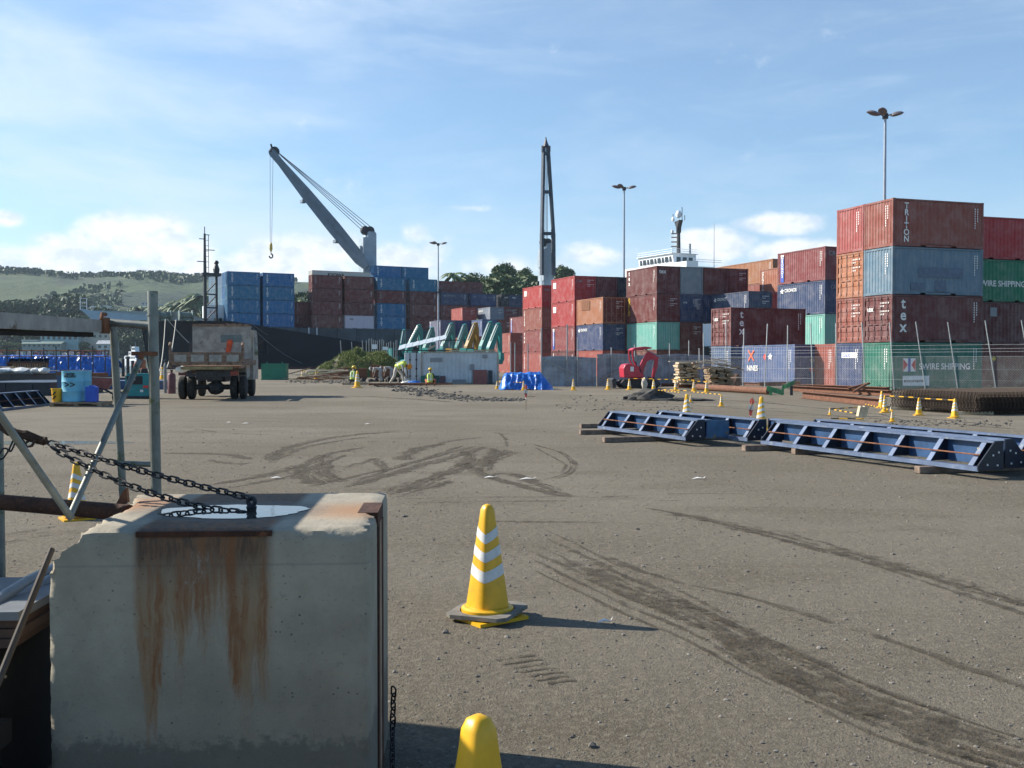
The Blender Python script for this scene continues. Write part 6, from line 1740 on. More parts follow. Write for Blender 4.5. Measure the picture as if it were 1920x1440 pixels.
# long tarpaulin covered stack
TD = 88; ta = at(-60, 676, TD); tb = at(196, 676, TD); TL = tb.x - ta.x
st_ = thing('form_stack', 'long stack of slatted timber forms mostly under the blue tarpaulin at the quay edge', 'stack', (ta.x, TD, 0))
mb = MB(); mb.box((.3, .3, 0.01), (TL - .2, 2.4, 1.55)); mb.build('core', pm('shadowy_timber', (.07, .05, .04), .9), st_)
n = 15
for k in range(n):
    x = at(22 + 68 * k / n, 676, TD).x - ta.x; mb = MB(); mb.box((x, .12, .42), (x + .11, .298, 1.28)); mb.build('slat', M_WOOD, st_)
mb = MB(); mb.box((.3, .1, .3), (TL - .2, .299, .42)); mb.box((.3, .1, 1.28), (TL - .2, .299, 1.4)); mb.build('rail', M_RUST, st_)
def tarp2(u, v):
    x = ta.x - .3 + u * (TL + .9); px_ = 960 + F * x / TD
    sec = [(0, 0), (.55, 1.3), (.65, 1.62), (1.4, 1.72), (2.6, 1.6), (2.8, .8)]
    lo = 0 if not (12 < px_ < 92) else .82
    if px_ < 14: lo = .25
    vv = lo * .35 + v * (1 - lo * .35); k = vv * 5; i = min(4, int(k)); f_ = k - i
    y = sec[i][0] + (sec[i + 1][0] - sec[i][0]) * f_; z = sec[i][1] + (sec[i + 1][1] - sec[i][1]) * f_
    return (x, TD - .35 + y, .3 + z * (1 - .25 * max(0, (u - .93) / .07)))
cloth('blue_tarpaulin', tarp2, 220, 40, 'long blue tarpaulin draped over the form stack at the quay edge', M_TARP, 9, .13)
slab(100, 192, 703, 84.5, .5, 1.2, M_RUST, 'rusty_beam_stack', 'rusty beams lying in front of the long blue tarpaulin', 'beams')
# rail with posts at the quay edge
qr = thing('quay_railing', 'rusty scaffold railing along the quay edge behind the long tarpaulin', 'railing', (0, 0, 0))
mb = MB(); a_, b_ = at(-40, 657, 86.8), at(205, 658, 86.8); mb.tube([a_, b_], .05, 6); mb.tube([at(-40, 668, 86.8), at(205, 668.5, 86.8)], .04, 6); mb.build('rail', M_RUST, qr)
for k in range(10):
    px = -10 + k * 23; p = at(px, 655 - (k % 3) * 3, 86.8); mb = MB(); mb.tube([(p.x, p.y, 0), p], .05, 6); mb.build('post', M_DKSTEEL, qr)
for k, (px, yt) in enumerate(((231, 672), (240, 668), (249, 676), (262, 671), (212, 668))):
    p = gp(px, 706); zt = at(px, yt, p.y).z; mb = MB(); mb.tube([(0, 0, -.5), (0, 0, zt)], .16, 8); tag(mb.build('mooring_pile', M_DKSTEEL, loc=p), 'dark mooring pile at the quay edge before the white boat', 'pile', 'mooring piles before the boat')
# jetty across the water on the left
jt = thing('jetty', 'long dark jetty on piles across the water at the left', 'jetty', (at(-80, 676, 330).x, 330, 0))
JL = at(215, 676, 330).x - at(-80, 676, 330).x
mb = MB(); mb.box((0, 0, 2.4), (JL, 4, 3.2)); mb.box((0, .5, 4.9), (JL, .7, 5.05)); mb.build('deck', M_RUST, jt)
for k in range(24):
    x = JL * k / 23; mb = MB(); mb.tube([(x, .6, -1.4), (x, .6, 5.0)], .16, 6); mb.build('pile', M_DKSTEEL, jt)
r12 = random.Random(31)
cols = [(.6, .6, .58), (.30, .08, .07), (.05, .09, .2), (.12, .12, .12), (.5, .42, .3), (.35, .2, .3)]
M_CROWD = [pm('cargo_' + str(i), c, .7, var=.15) for i, c in enumerate(cols)]
for k in range(34):
    px = r12.uniform(-10, 205); p = at(px, 676, 330.6 + r12.uniform(.5, 2)); h = r12.uniform(.6, 1.9); mb = MB(); w_ = r12.uniform(.4, 1.4)
    mb.prism([(0, 0), (w_, 0), (w_ * .95, h * .8), (w_ * .5, h), (w_ * .05, h * .85)], 0, w_ * .8)
    tag(mb.build('goods_bundle', r12.choice(M_CROWD), loc=(p.x, p.y, 3.2)), 'small bundle of goods among many piled on the far jetty', 'bundle', 'goods piled on the jetty')
# ---------------------------------------------------------------- foreground block, chain, scaffold
def concrete_material():
    m, t, b = mat_base('stained_concrete_block')
    oc = t.new('ShaderNodeTexCoord').outputs['Object']
    sx = t.new('ShaderNodeSeparateXYZ'); t.set(sx, 0, oc); x, y, z = sx.outputs
    n1 = t.noise(oc, 3, 7, .65); n2 = t.noise(oc, 26, 6, .7); n3 = t.noise(oc, 90, 3, .6)
    c = t.mix(t.smooth(n1, .33, .68), (.268, .236, .178), (.38, .338, .258))
    c = t.mix(t.math('MULTIPLY', t.smooth(n2, .58, .72), .6), c, (.17, .17, .16))
    c = t.mix(t.math('MULTIPLY', t.smooth(n3, .64, .70), .55), c, (.10, .10, .095))
    vo = t.new('ShaderNodeTexVoronoi'); t.set(vo, 'Vector', oc); t.set(vo, 'Scale', 34); hole = t.math('MULTIPLY', t.smooth(vo.outputs[0], .16, .10), t.smooth(t.noise(oc, 7, 3), .5, .6)); c = t.mix(t.math('MULTIPLY', hole, .8), c, (.05, .05, .045))
    blot = t.noise(oc, 11, 8, .75); c = t.mix(t.math('MULTIPLY', t.smooth(blot, .55, .75), .45), c, (.14, .135, .12)); c = t.mix(t.math('MULTIPLY', t.smooth(blot, .42, .28), .4), c, (.40, .36, .285))
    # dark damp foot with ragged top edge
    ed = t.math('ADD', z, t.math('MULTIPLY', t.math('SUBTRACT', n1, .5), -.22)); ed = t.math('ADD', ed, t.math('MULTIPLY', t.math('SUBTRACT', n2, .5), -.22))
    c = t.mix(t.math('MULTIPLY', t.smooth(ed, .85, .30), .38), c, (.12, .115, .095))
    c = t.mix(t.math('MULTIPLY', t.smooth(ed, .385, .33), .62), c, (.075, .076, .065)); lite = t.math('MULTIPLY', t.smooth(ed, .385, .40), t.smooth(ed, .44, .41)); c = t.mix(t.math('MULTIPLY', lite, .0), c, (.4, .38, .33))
    # shutter-board line
    ln = t.math('ABSOLUTE', t.math('SUBTRACT', z, .935)); c = t.mix(t.math('MULTIPLY', t.smooth(ln, .006, .001), .4), c, (.18, .18, .17))
    ln2 = t.math('ABSOLUTE', t.math('SUBTRACT', z, .40)); 
    # rust runs below the iron strip on the front
    wob = t.new('ShaderNodeVectorMath', operation='ADD'); t.set(wob, 0, oc); wn = t.new('ShaderNodeTexNoise'); t.set(wn, 'Vector', oc); t.set(wn, 'Scale', 9); t.set(wn, 'Detail', 4); wsc = t.new('ShaderNodeVectorMath', operation='SCALE'); t.set(wsc, 0, wn.outputs[1]); wsc.inputs['Scale'].default_value = .035; t.set(wob, 1, wsc.outputs[0]); ow_ = wob.outputs[0]
    str_ = t.noise(t.mapping(ow_, (13, 13, .8)), 1.0, 6, .7); str2 = t.noise(t.mapping(ow_, (38, 38, 2.4)), 1.0, 5, .7)
    xm = t.math('MULTIPLY', t.smooth(x, .265, .30), t.smooth(x, .735, .69))
    top = 1.04
    dep = t.math('SUBTRACT', top, z)
    e1 = t.math('ABSOLUTE', t.math('SUBTRACT', x, .325)); edge = t.math('MULTIPLY', t.smooth(e1, .06, .0), .30)
    e2 = t.math('ABSOLUTE', t.math('SUBTRACT', x, .60)); edge = t.math('ADD', edge, t.math('MULTIPLY', t.smooth(e2, .03, .0), .16))
    e3 = t.math('ABSOLUTE', t.math('SUBTRACT', x, .44)); edge = t.math('ADD', edge, t.math('MULTIPLY', t.smooth(e3, .03, .0), .12))
    lenm = t.math('ADD', .19, t.math('ADD', t.math('MULTIPLY', t.smooth(str_, .25, .72), .46), edge))
    run = t.smooth(t.math('SUBTRACT', dep, lenm), .06, -.20)
    run = t.math('MULTIPLY', t.math('MULTIPLY', run, xm), t.math('ADD', .6, t.math('MULTIPLY', t.smooth(str2, .35, .65), .4)))
    rc = t.mix(t.smooth(dep, .03, .26), (.050, .020, .009), (.24, .115, .030))
    rc = t.mix(t.smooth(str2, .40, .62), rc, (.20, .075, .022))
    run = t.math('MULTIPLY', run, t.smooth(n2, .80, .55))
    band = t.math('MULTIPLY', t.smooth(t.math('ADD', dep, t.math('MULTIPLY', t.math('SUBTRACT', str2, .5), .22)), .19, .04), xm)
    c = t.mix(t.math('MULTIPLY', t.math('MAXIMUM', run, t.math('MULTIPLY', band, .9)), .92, True), c, rc)
    # scraped paler patch inside the rust
    scr = t.math('MULTIPLY', t.smooth(t.math('ABSOLUTE', t.math('SUBTRACT', t.math('ADD', x, t.math('MULTIPLY', z, -.35)), .155)), .05, .02), t.math('MULTIPLY', t.smooth(z, .84, .88), t.smooth(z, 1.0, .97)))
    c = t.mix(t.math('MULTIPLY', scr, t.math('MULTIPLY', t.smooth(t.noise(t.mapping(oc, (75, 1, 28)), 1.0, 5, .7), .48, .66), .55)), c, (.34, .32, .29))
    # faint yellow-brown wash lower down
    wash = t.math('MULTIPLY', t.math('MULTIPLY', t.smooth(str_, .5, .75), xm), t.smooth(dep, .95, .2)); c = t.mix(t.math('MULTIPLY', wash, .35), c, (.24, .16, .07))
    # rust on the top face toward right rear corner and left side
    up = t.smooth(z, 1.035, 1.045)
    dx = t.math('SUBTRACT', x, .98); dy = t.math('SUBTRACT', y, .42)
    rr = t.math('SQRT', t.math('ADD', t.math('MULTIPLY', dx, dx), t.math('MULTIPLY', t.math('MULTIPLY', dy, dy), 1.6)))
    rr = t.math('ADD', rr, t.math('MULTIPLY', t.math('SUBTRACT', n1, .5), -.35))
    c = t.mix(t.math('MULTIPLY', t.math('MULTIPLY', t.smooth(rr, .38, .04), up), .85), c, (.33, .17, .075))
    dx2 = t.math('SUBTRACT', x, .10); dy2 = t.math('SUBTRACT', y, .62)
    r2 = t.math('SQRT', t.math('ADD', t.math('MULTIPLY', dx2, dx2), t.math('MULTIPLY', dy2, dy2))); r2 = t.math('ADD', r2, t.math('MULTIPLY', t.math('SUBTRACT', n1, .5), -.4))
    c = t.mix(t.math('MULTIPLY', t.math('MULTIPLY', t.smooth(r2, .30, .05), up), .8), c, (.28, .13, .06))
    # wet rim round the puddle
    px_ = t.math('DIVIDE', t.math('SUBTRACT', x, .50), .34); py_ = t.math('DIVIDE', t.math('SUBTRACT', y, .42), .26)
    pr = t.math('SQRT', t.math('ADD', t.math('MULTIPLY', px_, px_), t.math('MULTIPLY', py_, py_))); pr = t.math('ADD', pr, t.math('MULTIPLY', t.math('SUBTRACT', n2, .5), -.5))
    c = t.mix(t.math('MULTIPLY', t.math('MULTIPLY', t.smooth(pr, 1.15, .85), up), .6), c, (.15, .14, .12))
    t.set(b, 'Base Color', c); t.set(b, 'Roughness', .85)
    h = t.math('ADD', t.math('MULTIPLY', n2, .7), t.math('ADD', t.math('MULTIPLY', n3, .25), t.math('MULTIPLY', n1, .6)))
    bn = t.new('ShaderNodeBump'); t.set(bn, 'Strength', .55); t.set(bn, 'Distance', .012); t.set(bn, 'Height', h); t.set(b, 'Normal', bn)
    return m
M_BLOCK = concrete_material()
BO = Vector((-1.502, 3.25, 0)); BRZ = R(3.2); BW, BD, BH = 1.035, .94, 1.05
BM = Matrix.Translation(BO) @ Matrix.Rotation(BRZ, 4, 'Z')
blk = thing('concrete_block', 'big rust streaked concrete block with a puddle on top in the foreground', 'concrete block', BO, BRZ)
bm = bmesh.new(); bmesh.ops.create_cube(bm, size=1)
bmesh.ops.subdivide_edges(bm, edges=bm.edges[:], cuts=47, use_grid_fill=True)
for v in bm.verts:
    x, y, z = (v.co.x + .5) * BW, (v.co.y + .5) * BD, (v.co.z + .5) * BH
    p = Vector((x, y, z))
    # broken upper left front corner
    s = (.11 - x) / .11 + (z - .92) / .13 - .92 + .24 * noise.noise(p * 12) + .22 * noise.noise(p * 30)
    s -= max(0, y - .5) * 2.2
    if s > 0:
        k = s / 2 * .13; x += k; z -= k * 1.05; x += .012 * noise.noise(p * 40); z += .012 * noise.noise(p * 44)
    # chipped edges
    de = sorted([min(x, BW - x), min(y, BD - y), min(z, BH - z)])
    e2 = max(0, .035 - (de[0] + de[1]))
    if e2 > 0:
        cn_ = noise.noise(p * 14) * .5 + noise.noise(p * 33) * .5
        kk = e2 * (.22 + max(0, cn_) * .55)
        x += kk if x < BW / 2 else -kk
        if y < .2: y += kk
        elif y > BD - .2: y -= kk
        if z > BH - .2: z -= kk
    w_ = .003 * noise.noise(p * 6)
    if v.co.y < -.499: y += w_
    v.co = (x, y, z)
me = bpy.data.meshes.new('block_body'); bm.to_mesh(me); bm.free(); me.materials.append(M_BLOCK)
me.polygons.foreach_set('use_smooth', [True] * len(me.polygons)); me.set_sharp_from_angle(angle=R(50))
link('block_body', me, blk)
M_IRON = pm('deep_rust_iron', (.060, .023, .012), .9, var=.4, scale=14, bump=.5, spots=(.15, .06, .025), spot_lo=.58, spot_scale=12)
mb = MB(); mb.box((.285, -.0015, 1.028), (.72, .03, 1.0455)); mb.build('iron_strip', M_IRON, blk)
mb = MB(); mb.box((BW - .07, .34, 1.0), (BW + .003, .60, 1.0515)); mb.box((BW - .004, .34, .05), (BW + .006, .40, 1.0)); mb.box((BW - .004, .52, .05), (BW + .006, .58, 1.0)); mb.build('iron_channel', M_IRON, blk)
mb = MB(); mb.box((BW - .006, .40, .05), (BW + .0035, .52, 1.0)); mb.build('channel_web', pm('rust_stained_web', (.33, .22, .14), .9, var=.3, scale=10), blk)
# puddle
m, t, b = mat_base('puddle_water'); oc = t.new('ShaderNodeTexCoord').outputs['Object']; bn = t.new('ShaderNodeBump'); t.set(bn, 'Strength', .12); t.set(bn, 'Distance', .004); t.set(bn, 'Height', t.noise(oc, 14, 3)); t.set(b, 'Normal', bn); t.set(b, 'Base Color', (.05, .05, .045)); t.set(b, 'Roughness', .03); t.set(b, 'Specular IOR Level', 1.0); t.set(b, 'IOR', 1.6)
M_PUD = m
def puddle(cx, cy, rx, ry, z, M_, label, seed=0, amp=.22):
    n = 72; vs = []
    for k in range(n):
        a = 6.2832 * k / n; q = 1 + amp * noise.noise(Vector((math.cos(a) * 1.5 + seed, math.sin(a) * 1.5, seed))) + .06 * noise.noise(Vector((math.cos(a) * 6 + seed, math.sin(a) * 6, 2)))
        vs.append((rx * q * math.cos(a), ry * q * math.sin(a), 0))
    mb_ = MB(); mb_.add(vs, [tuple(range(n))]); p = M_ @ Vector((cx, cy, z))
    return tag(mb_.build('rain_puddle', M_PUD, loc=p, rot=(0, 0, BRZ)), label, 'puddle')
puddle(.515, .40, .275, .165, BH + .0025, BM, 'shallow round puddle reflecting the sky on the concrete block', 3, .2)
# chain
M_CHAIN = pm('dark_chain_iron', (.035, .037, .042), .5, .6, var=.4, scale=30, spots=(.10, .05, .03), spot_lo=.62, spot_scale=40)
def link_mesh(L, W_, r_):
    mb_ = MB(); pts = []
    for k in range(24):
        a = 6.2832 * k / 24; pts.append(((L / 2 - W_ / 2) * (1 if math.cos(a) > 0 else -1) + W_ / 2 * math.cos(a), W_ / 2 * math.sin(a), 0))
    pts.append(pts[0]); pts.append(pts[1]); mb_.tube(pts, r_, 8, caps=False)
    return mb_.mesh('link', M_CHAIN, True)
LM = link_mesh(.049, .023, .0036)
def chain(pts, label, pitch=.0372, grp=None):
    t_ = thing('chain', label, 'chain', pts[0], 0, grp)
    P = [Vector(p) for p in pts]; d_ = [0]
    for a, b_ in zip(P, P[1:]): d_.append(d_[-1] + (b_ - a).length)
    n_ = int(d_[-1] / pitch)
    for k in range(n_):
        s = (k + .5) * pitch; i = max(j for j in range(len(d_)) if d_[j] <= s); i = min(i, len(P) - 2)
        f_ = (s - d_[i]) / (d_[i + 1] - d_[i]); p = lerp(P[i], P[i + 1], f_); dr = (P[i + 1] - P[i]).normalized()
        side = dr.cross(Vector((0, 0, 1))).normalized(); up_ = side.cross(dr); a = R(45 if k % 2 else -45) + .1 * math.sin(k * 2.1)
        y_ = side * math.cos(a) + up_ * math.sin(a); z_ = dr.cross(y_)
        o = link('link', LM, t_); q = p - P[0]
        o.matrix_local = Matrix(((dr.x, y_.x, z_.x, q.x), (dr.y, y_.y, z_.y, q.y), (dr.z, y_.z, z_.z, q.z), (0, 0, 0, 1)))
    return t_
def sagline(a, b_, sag, n=14): return [lerp(Vector(a), Vector(b_), i / n) - Vector((0, 0, sag * 4 * (i / n) * (1 - i / n))) for i in range(n + 1)]
RING = BM @ Vector((.575, .405, BH + .035))
CH0 = at(82, 826, 4.05)
chain(sagline(RING + Vector((-.005, .02, .01)), CH0, .012), 'upper strand of dark chain from the block eye to the scaffold', grp='chain strands of the block')
chain(sagline(at(462, 962, 3.66), at(86, 832, 3.98), .05), 'lower strand of dark chain sagging over the block puddle', grp='chain strands of the block')
chain([gp(738, 1290, .32), BM @ Vector((BW + .03, .72, .12)), BM @ Vector((BW + .06, .25, .02)), BM @ Vector((BW + .03, -.1, .02))], 'rusty chain hanging at the right foot of the concrete block', .036)
mb = MB(); rp_ = []
for k in range(13): a = 6.2832 * k / 12; rp_.append((RING.x + .013 * math.cos(a), RING.y, RING.z + .014 * math.sin(a)))
mb.tube([Vector(p) - RING for p in rp_], .008, 8, caps=False); mb.lathe([(.017, -.034), (.02, -.018), (.012, -.01)], 10)
tag(mb.build('lifting_eye', M_CHAIN, loc=RING, smooth=True), 'black iron lifting eye standing in the block puddle', 'lifting eye')
mb = MB(); r13 = random.Random(6)
base = [at(-10, 795, 4.05), at(20, 808, 4.05), at(50, 818, 4.05), at(84, 828, 4.05)]
for k in range(5):
    mb.tube([p + Vector((r13.uniform(-.015, .015), r13.uniform(-.015, .015), r13.uniform(-.015, .015))) for p in base], .012, 6)
mb.tube([at(40, 822, 4.03), at(50, 838, 4.03), at(60, 836, 4.03), at(66, 824, 4.03)], .006, 6); mb.tube([at(30, 818, 4.03), at(44, 834, 4.03), at(54, 826, 4.03)], .006, 6)
tag(mb.build('wire_sling', pm('rusty_wire_sling', (.06, .035, .025), .8, .2, var=.4, scale=30)), 'rusty wire sling tied to the end of the chain', 'sling')
chain([at(-14, 880, 4.0), at(6, 850, 4.0), at(22, 838, 4.0), at(34, 812, 4.0)], 'short pale chain end hanging at the left picture edge', .05)

# scaffold
M_TUBE = pm('mossy_galvanised_tube', (.21, .22, .195), .55, .35, var=.3, scale=6, spots=(.10, .11, .05), spot_lo=.55, spot_scale=7)
sc = thing('scaffold', 'galvanised scaffold frame with cross braces standing behind the concrete block', 'scaffold', (0, 0, 0))
def tb(name, pts, r_, n=12):
    mb_ = MB(); mb_.tube(pts, r_, n); return mb_.build(name, M_TUBE, sc, True)
PT, PB = at(286, 546, 4.5), at(293, 930, 4.5); dv = (PB - PT); PB2 = PT + dv * (PT.z / (PT.z - PB.z))
tb('post', [PT, PB2], .0225, 16)
mb = MB(); k_ = PT + dv * .115; mb.tube([k_ - dv * .004, k_ + dv * .004], .0265, 14); mb.build('collar', M_TUBE, sc)
IT, IB = at(212, 612, 4.55), at(231, 935, 4.55); dv2 = IB - IT; IB2 = IT + dv2 * ((IT.z) / (IT.z - IB.z))
tb('inner_post', [IT, IB2], .0165)
tb('ledger', [at(196, 604, 4.55), at(290, 611, 4.5)], .0175)
tb('rung', [at(226, 869, 4.55), at(290, 871, 4.5)], .0125)
tb('brace', [at(262, 676, 4.42), at(131, 968, 3.80)], .0125)
tb('brace', [at(-30, 735, 3.5), at(134, 972, 3.80)], .014)
mb = MB(); mb.tube([at(97, 1030, 3.6), at(-8, 1290, 3.2)], .0115, 10); mb.build('brace', pm('dull_brown_tube', (.075, .06, .048), .8, var=.3), sc)
tb('far_post', [at(-4, 800, 4.5), at(0, 1060, 4.4), Vector((at(0, 1060, 4.4).x, 4.4, 0))], .0225)
mb = MB(); q = at(266, 663, 4.42); mb.bar(q - Vector((.045, 0, 0)), q + Vector((.05, .05, .0)), .03, .018); mb.bar(q, at(258, 690, 4.42), .02, .02); mb.build('brace_clip', M_RUST, sc)
mb = MB(); q = at(197, 604, 4.5); mb.box((q.x - .012, q.y - .03, q.z - .05), (q.x + .01, q.y + .03, q.z + .02)); mb.tube([q + Vector((-.005, -.03, .01)), q + Vector((-.005, -.02, .035)), q + Vector((-.005, .02, .035))], .009, 6); mb.build('coupler', M_RUST, sc)
M_PLANK = pm('dull_plank_steel', (.30, .285, .255), .6, .15, var=.25, scale=8, spots=(.12, .08, .05), spot_lo=.6)
M_SHADEBLK = pm('shade_black', (.012, .012, .012), .9)  # near-black colour that stands in for shade
# scaffold planks
def deck(a, b_, wd, label):
    a, b_ = Vector(a), Vector(b_); d_ = b_ - a; L_ = d_.length; t_ = thing('scaffold_plank', label, 'scaffold plank', a, math.atan2(d_.y, d_.x))
    t_.rotation_euler[1] = -math.asin(d_.z / L_)
    mb_ = MB(); mb_.box((0, 0, -.006), (L_, wd, .0)); mb_.build('plank_sheet', M_PLANK, t_)
    for y0 in (0, wd - .012):
        mb_ = MB(); mb_.box((0, y0, -.055), (L_, y0 + .012, -.0062)); mb_.build('side_channel', M_PLANK, t_)
    mb_ = MB(); mb_.box((.02, .03, -.076), (L_ - .05, .10, -.056)); mb_.build('underside_shade', M_SHADEBLK, t_)  # added dark strip painting the shade under the plank
    for k in range(5):
        mb_ = MB(); x = .08 + (L_ - .2) * k / 4; mb_.box((x, .012, -.045), (x + .04, wd - .012, -.0062)); mb_.build('cross_rib', M_DKSTEEL, t_)
    return t_
deck(at(-250, 566, 2.6), at(195, 600, 4.50), .5, 'long steel scaffold plank reaching in from the upper left')
# rusty pipe resting on the block
mb = MB(); pa, pb_ = at(-40, 938, 4.35), at(242, 962, 3.98); 
mb.tube([pa, lerp(pa, pb_, .5), pb_], .0335, 16)
o = tag(mb.build('rusty_pipe', M_IRON, smooth=True), 'thick rusty pipe resting on the rear left corner of the block', 'pipe')
mb = MB(); q = at(232, 942, 4.1); mb.prism([(-.035, -.02), (.02, .0), (.015, .06), (.0, .045)], -.012, .012, Matrix.Translation(q)); tag(mb.build('rusty_wedge', M_RUST), 'small rusty wedge standing at the pipe end on the block', 'wedge')
# cone behind the block
cone(Vector((at(141, 676, 10.2).x, 10.2, 0)), .80, 'cone behind the rusty pipe left of the concrete block', rz=.6, group='traffic cones out in the yard')
# foreground cones
cn1 = cone(gp(914, 1158), .985, 'whole yellow cone with three white chevron bands right of the block', rz=R(-53), weight=False, group='traffic cones in the foreground')
pl = thing('cone_weight', 'tilted flat black rubber square slipped over the cone beside the block', 'cone weight', gp(914, 1158), R(-24))
cn2 = cone(Vector((at(897, 676, 2.5).x, 2.5, 0)), 1.0, 'nearest yellow cone cut off by the bottom picture edge', rz=R(-50), group='traffic cones in the foreground')
M_RUBW = pm('dusty_rubber_weight', (.16, .15, .13), .9, var=.3, scale=12)
mb = MB(); n = 24; vs = []
for z in (0, .024):
    for k in range(n):
        a = 6.2832 * (k + .5) / n; q = 1 / max(abs(math.cos(a)), abs(math.sin(a))); vs.append((.205 * q * math.cos(a), .205 * q * math.sin(a), z))
    for k in range(n):
        a = 6.2832 * (k + .5) / n; vs.append((.172 * math.cos(a), .172 * math.sin(a), z))
fs = []
for k in range(n):
    k2 = (k + 1) % n
    fs += [(k, k2, n + k2, n + k), (2 * n + k, 3 * n + k, 3 * n + k2, 2 * n + k2), (k, 2 * n + k, 2 * n + k2, k2), (n + k, n + k2, 3 * n + k2, 3 * n + k)]
mb.add(vs, fs); o = mb.build('rubber_plate', M_RUBW, pl); pl.location.z = .034; pl.rotation_euler = (R(1.6), R(-1.2), R(-24))
# left lower corner: timber, pipes, clutter
def sh_(px, py, Y): return at(px, py, Y)
M_SHADEWOOD = pm('shade_darkened_board', (.07, .042, .03), .85, var=.3)  # wood colour darkened to stand for shade
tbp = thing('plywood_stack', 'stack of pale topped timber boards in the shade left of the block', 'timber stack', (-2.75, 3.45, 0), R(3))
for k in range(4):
    mb = MB(); mb.box((.0 + .01 * (k % 2), .0 + .012 * (k % 3), .60 + k * .032), (1.02 + .015 * (k % 2), .58, .60 + k * .032 + .03)); mb.build('board', M_SHADEWOOD if k < 3 else pm('bluish_plywood', (.15, .165, .18), .6, var=.15, scale=8), tbp)
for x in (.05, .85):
    mb = MB(); mb.box((x, .05, 0), (x + .1, .55, .599)); mb.build('bearer', M_SHADEBLK, tbp)  # bearers coloured black for the shade under the boards
M_GPIPE = pm('grey_conduit', (.24, .27, .29), .45, .2, var=.2, scale=9)
for k, (a_, b_, r_) in enumerate(((sh_(-20, 1136, 3.6), sh_(112, 1062, 4.2), .024), (sh_(-20, 1158, 3.6), sh_(115, 1078, 4.1), .026), (sh_(-20, 1150, 3.8), sh_(100, 1072, 4.4), .022))):
    mb = MB(); mb.tube([a_, lerp(a_, b_, .5) + Vector((0, 0, .01)), b_], r_, 12); tag(mb.build('grey_conduit', M_GPIPE, smooth=True), ['topmost', 'frontmost', 'rearmost'][k] + ' grey conduit lying slanted on the shaded board stack', 'conduit', 'conduits on the board stack')
r16 = random.Random(41)  # added heap, its dark colours standing in for shade in the corner
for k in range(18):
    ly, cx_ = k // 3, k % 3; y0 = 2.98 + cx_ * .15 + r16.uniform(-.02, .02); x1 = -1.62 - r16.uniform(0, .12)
    plank((-3.2, y0, .045 + ly * .083), (x1, y0 + r16.uniform(-.03, .03), .045 + ly * .083), .135, .078, M_SHADEBLK if r16.random() < .5 else M_SHADEWOOD, 'added timber coloured dark for shade, in the heap at the lower left corner', 'dark timbers at the lower left corner', 'dark_timber', 'timber')
mb = MB(); vs = []
for i in range(13):
    for j in range(9):
        p = Vector((-2.9 + i * .1, 3.10 + j * .036, 0)); vs.append((p.x, p.y, .545 + .03 * noise.noise(p * 6) + .03 * noise.noise(p * 15)))
mb.add(vs, [(i * 9 + j, (i + 1) * 9 + j, (i + 1) * 9 + j + 1, i * 9 + j + 1) for i in range(12) for j in range(8)])
o = tag(mb.build('plastic_sheeting', pm('dusty_plastic_sheeting', (.32, .31, .28), .35, var=.3, scale=5), smooth=True), 'crumpled dusty plastic sheeting below the shaded board stack', 'sheeting'); sol = o.modifiers.new('solid', 'SOLIDIFY'); sol.thickness = .01
# unseen blocks added outside the left edge to cast shade on the corner
b2 = dup(blk, (-4.0, 4.15, 0), R(5), 'added concrete block outside the left picture edge, put there to cast shade')
b4 = dup(blk, (-4.1, 4.2, 1.055), R(3), 'added concrete block stacked on another outside the left edge to cast shade')
b3 = dup(blk, (-5.5, 6.7, 0), R(2), 'another added concrete block beyond the left picture edge to shade the ground')

# ---------------------------------------------------------------- tracks, stones
def trackmat():
    m, t, b = mat_base('turned_damp_soil')
    oc = t.new('ShaderNodeTexCoord').outputs['Object']
    c = t.mix(t.smooth(t.noise(oc, 5, 6, .7), .35, .68), (.062, .048, .031), (.130, .106, .072))
    c = t.mix(t.math('MULTIPLY', t.smooth(t.noise(oc, 45, 4, .7), .5, .7), .5), c, (.045, .037, .029))
    t.set(b, 'Base Color', c); t.set(b, 'Roughness', .95)
    bn = t.new('ShaderNodeBump'); t.set(bn, 'Strength', .9); t.set(bn, 'Distance', .03); t.set(bn, 'Height', t.noise(oc, 35, 5, .65)); t.set(b, 'Normal', bn)
    at_ = t.new('ShaderNodeAttribute', attribute_name='mask'); a_ = t.math('ADD', at_.outputs['Fac'], t.math('MULTIPLY', t.math('SUBTRACT', t.noise(oc, 8, 9, .76), .5), 2.5))
    t.set(b, 'Alpha', t.math('MULTIPLY', t.smooth(a_, .34, .90), .66))
    return m
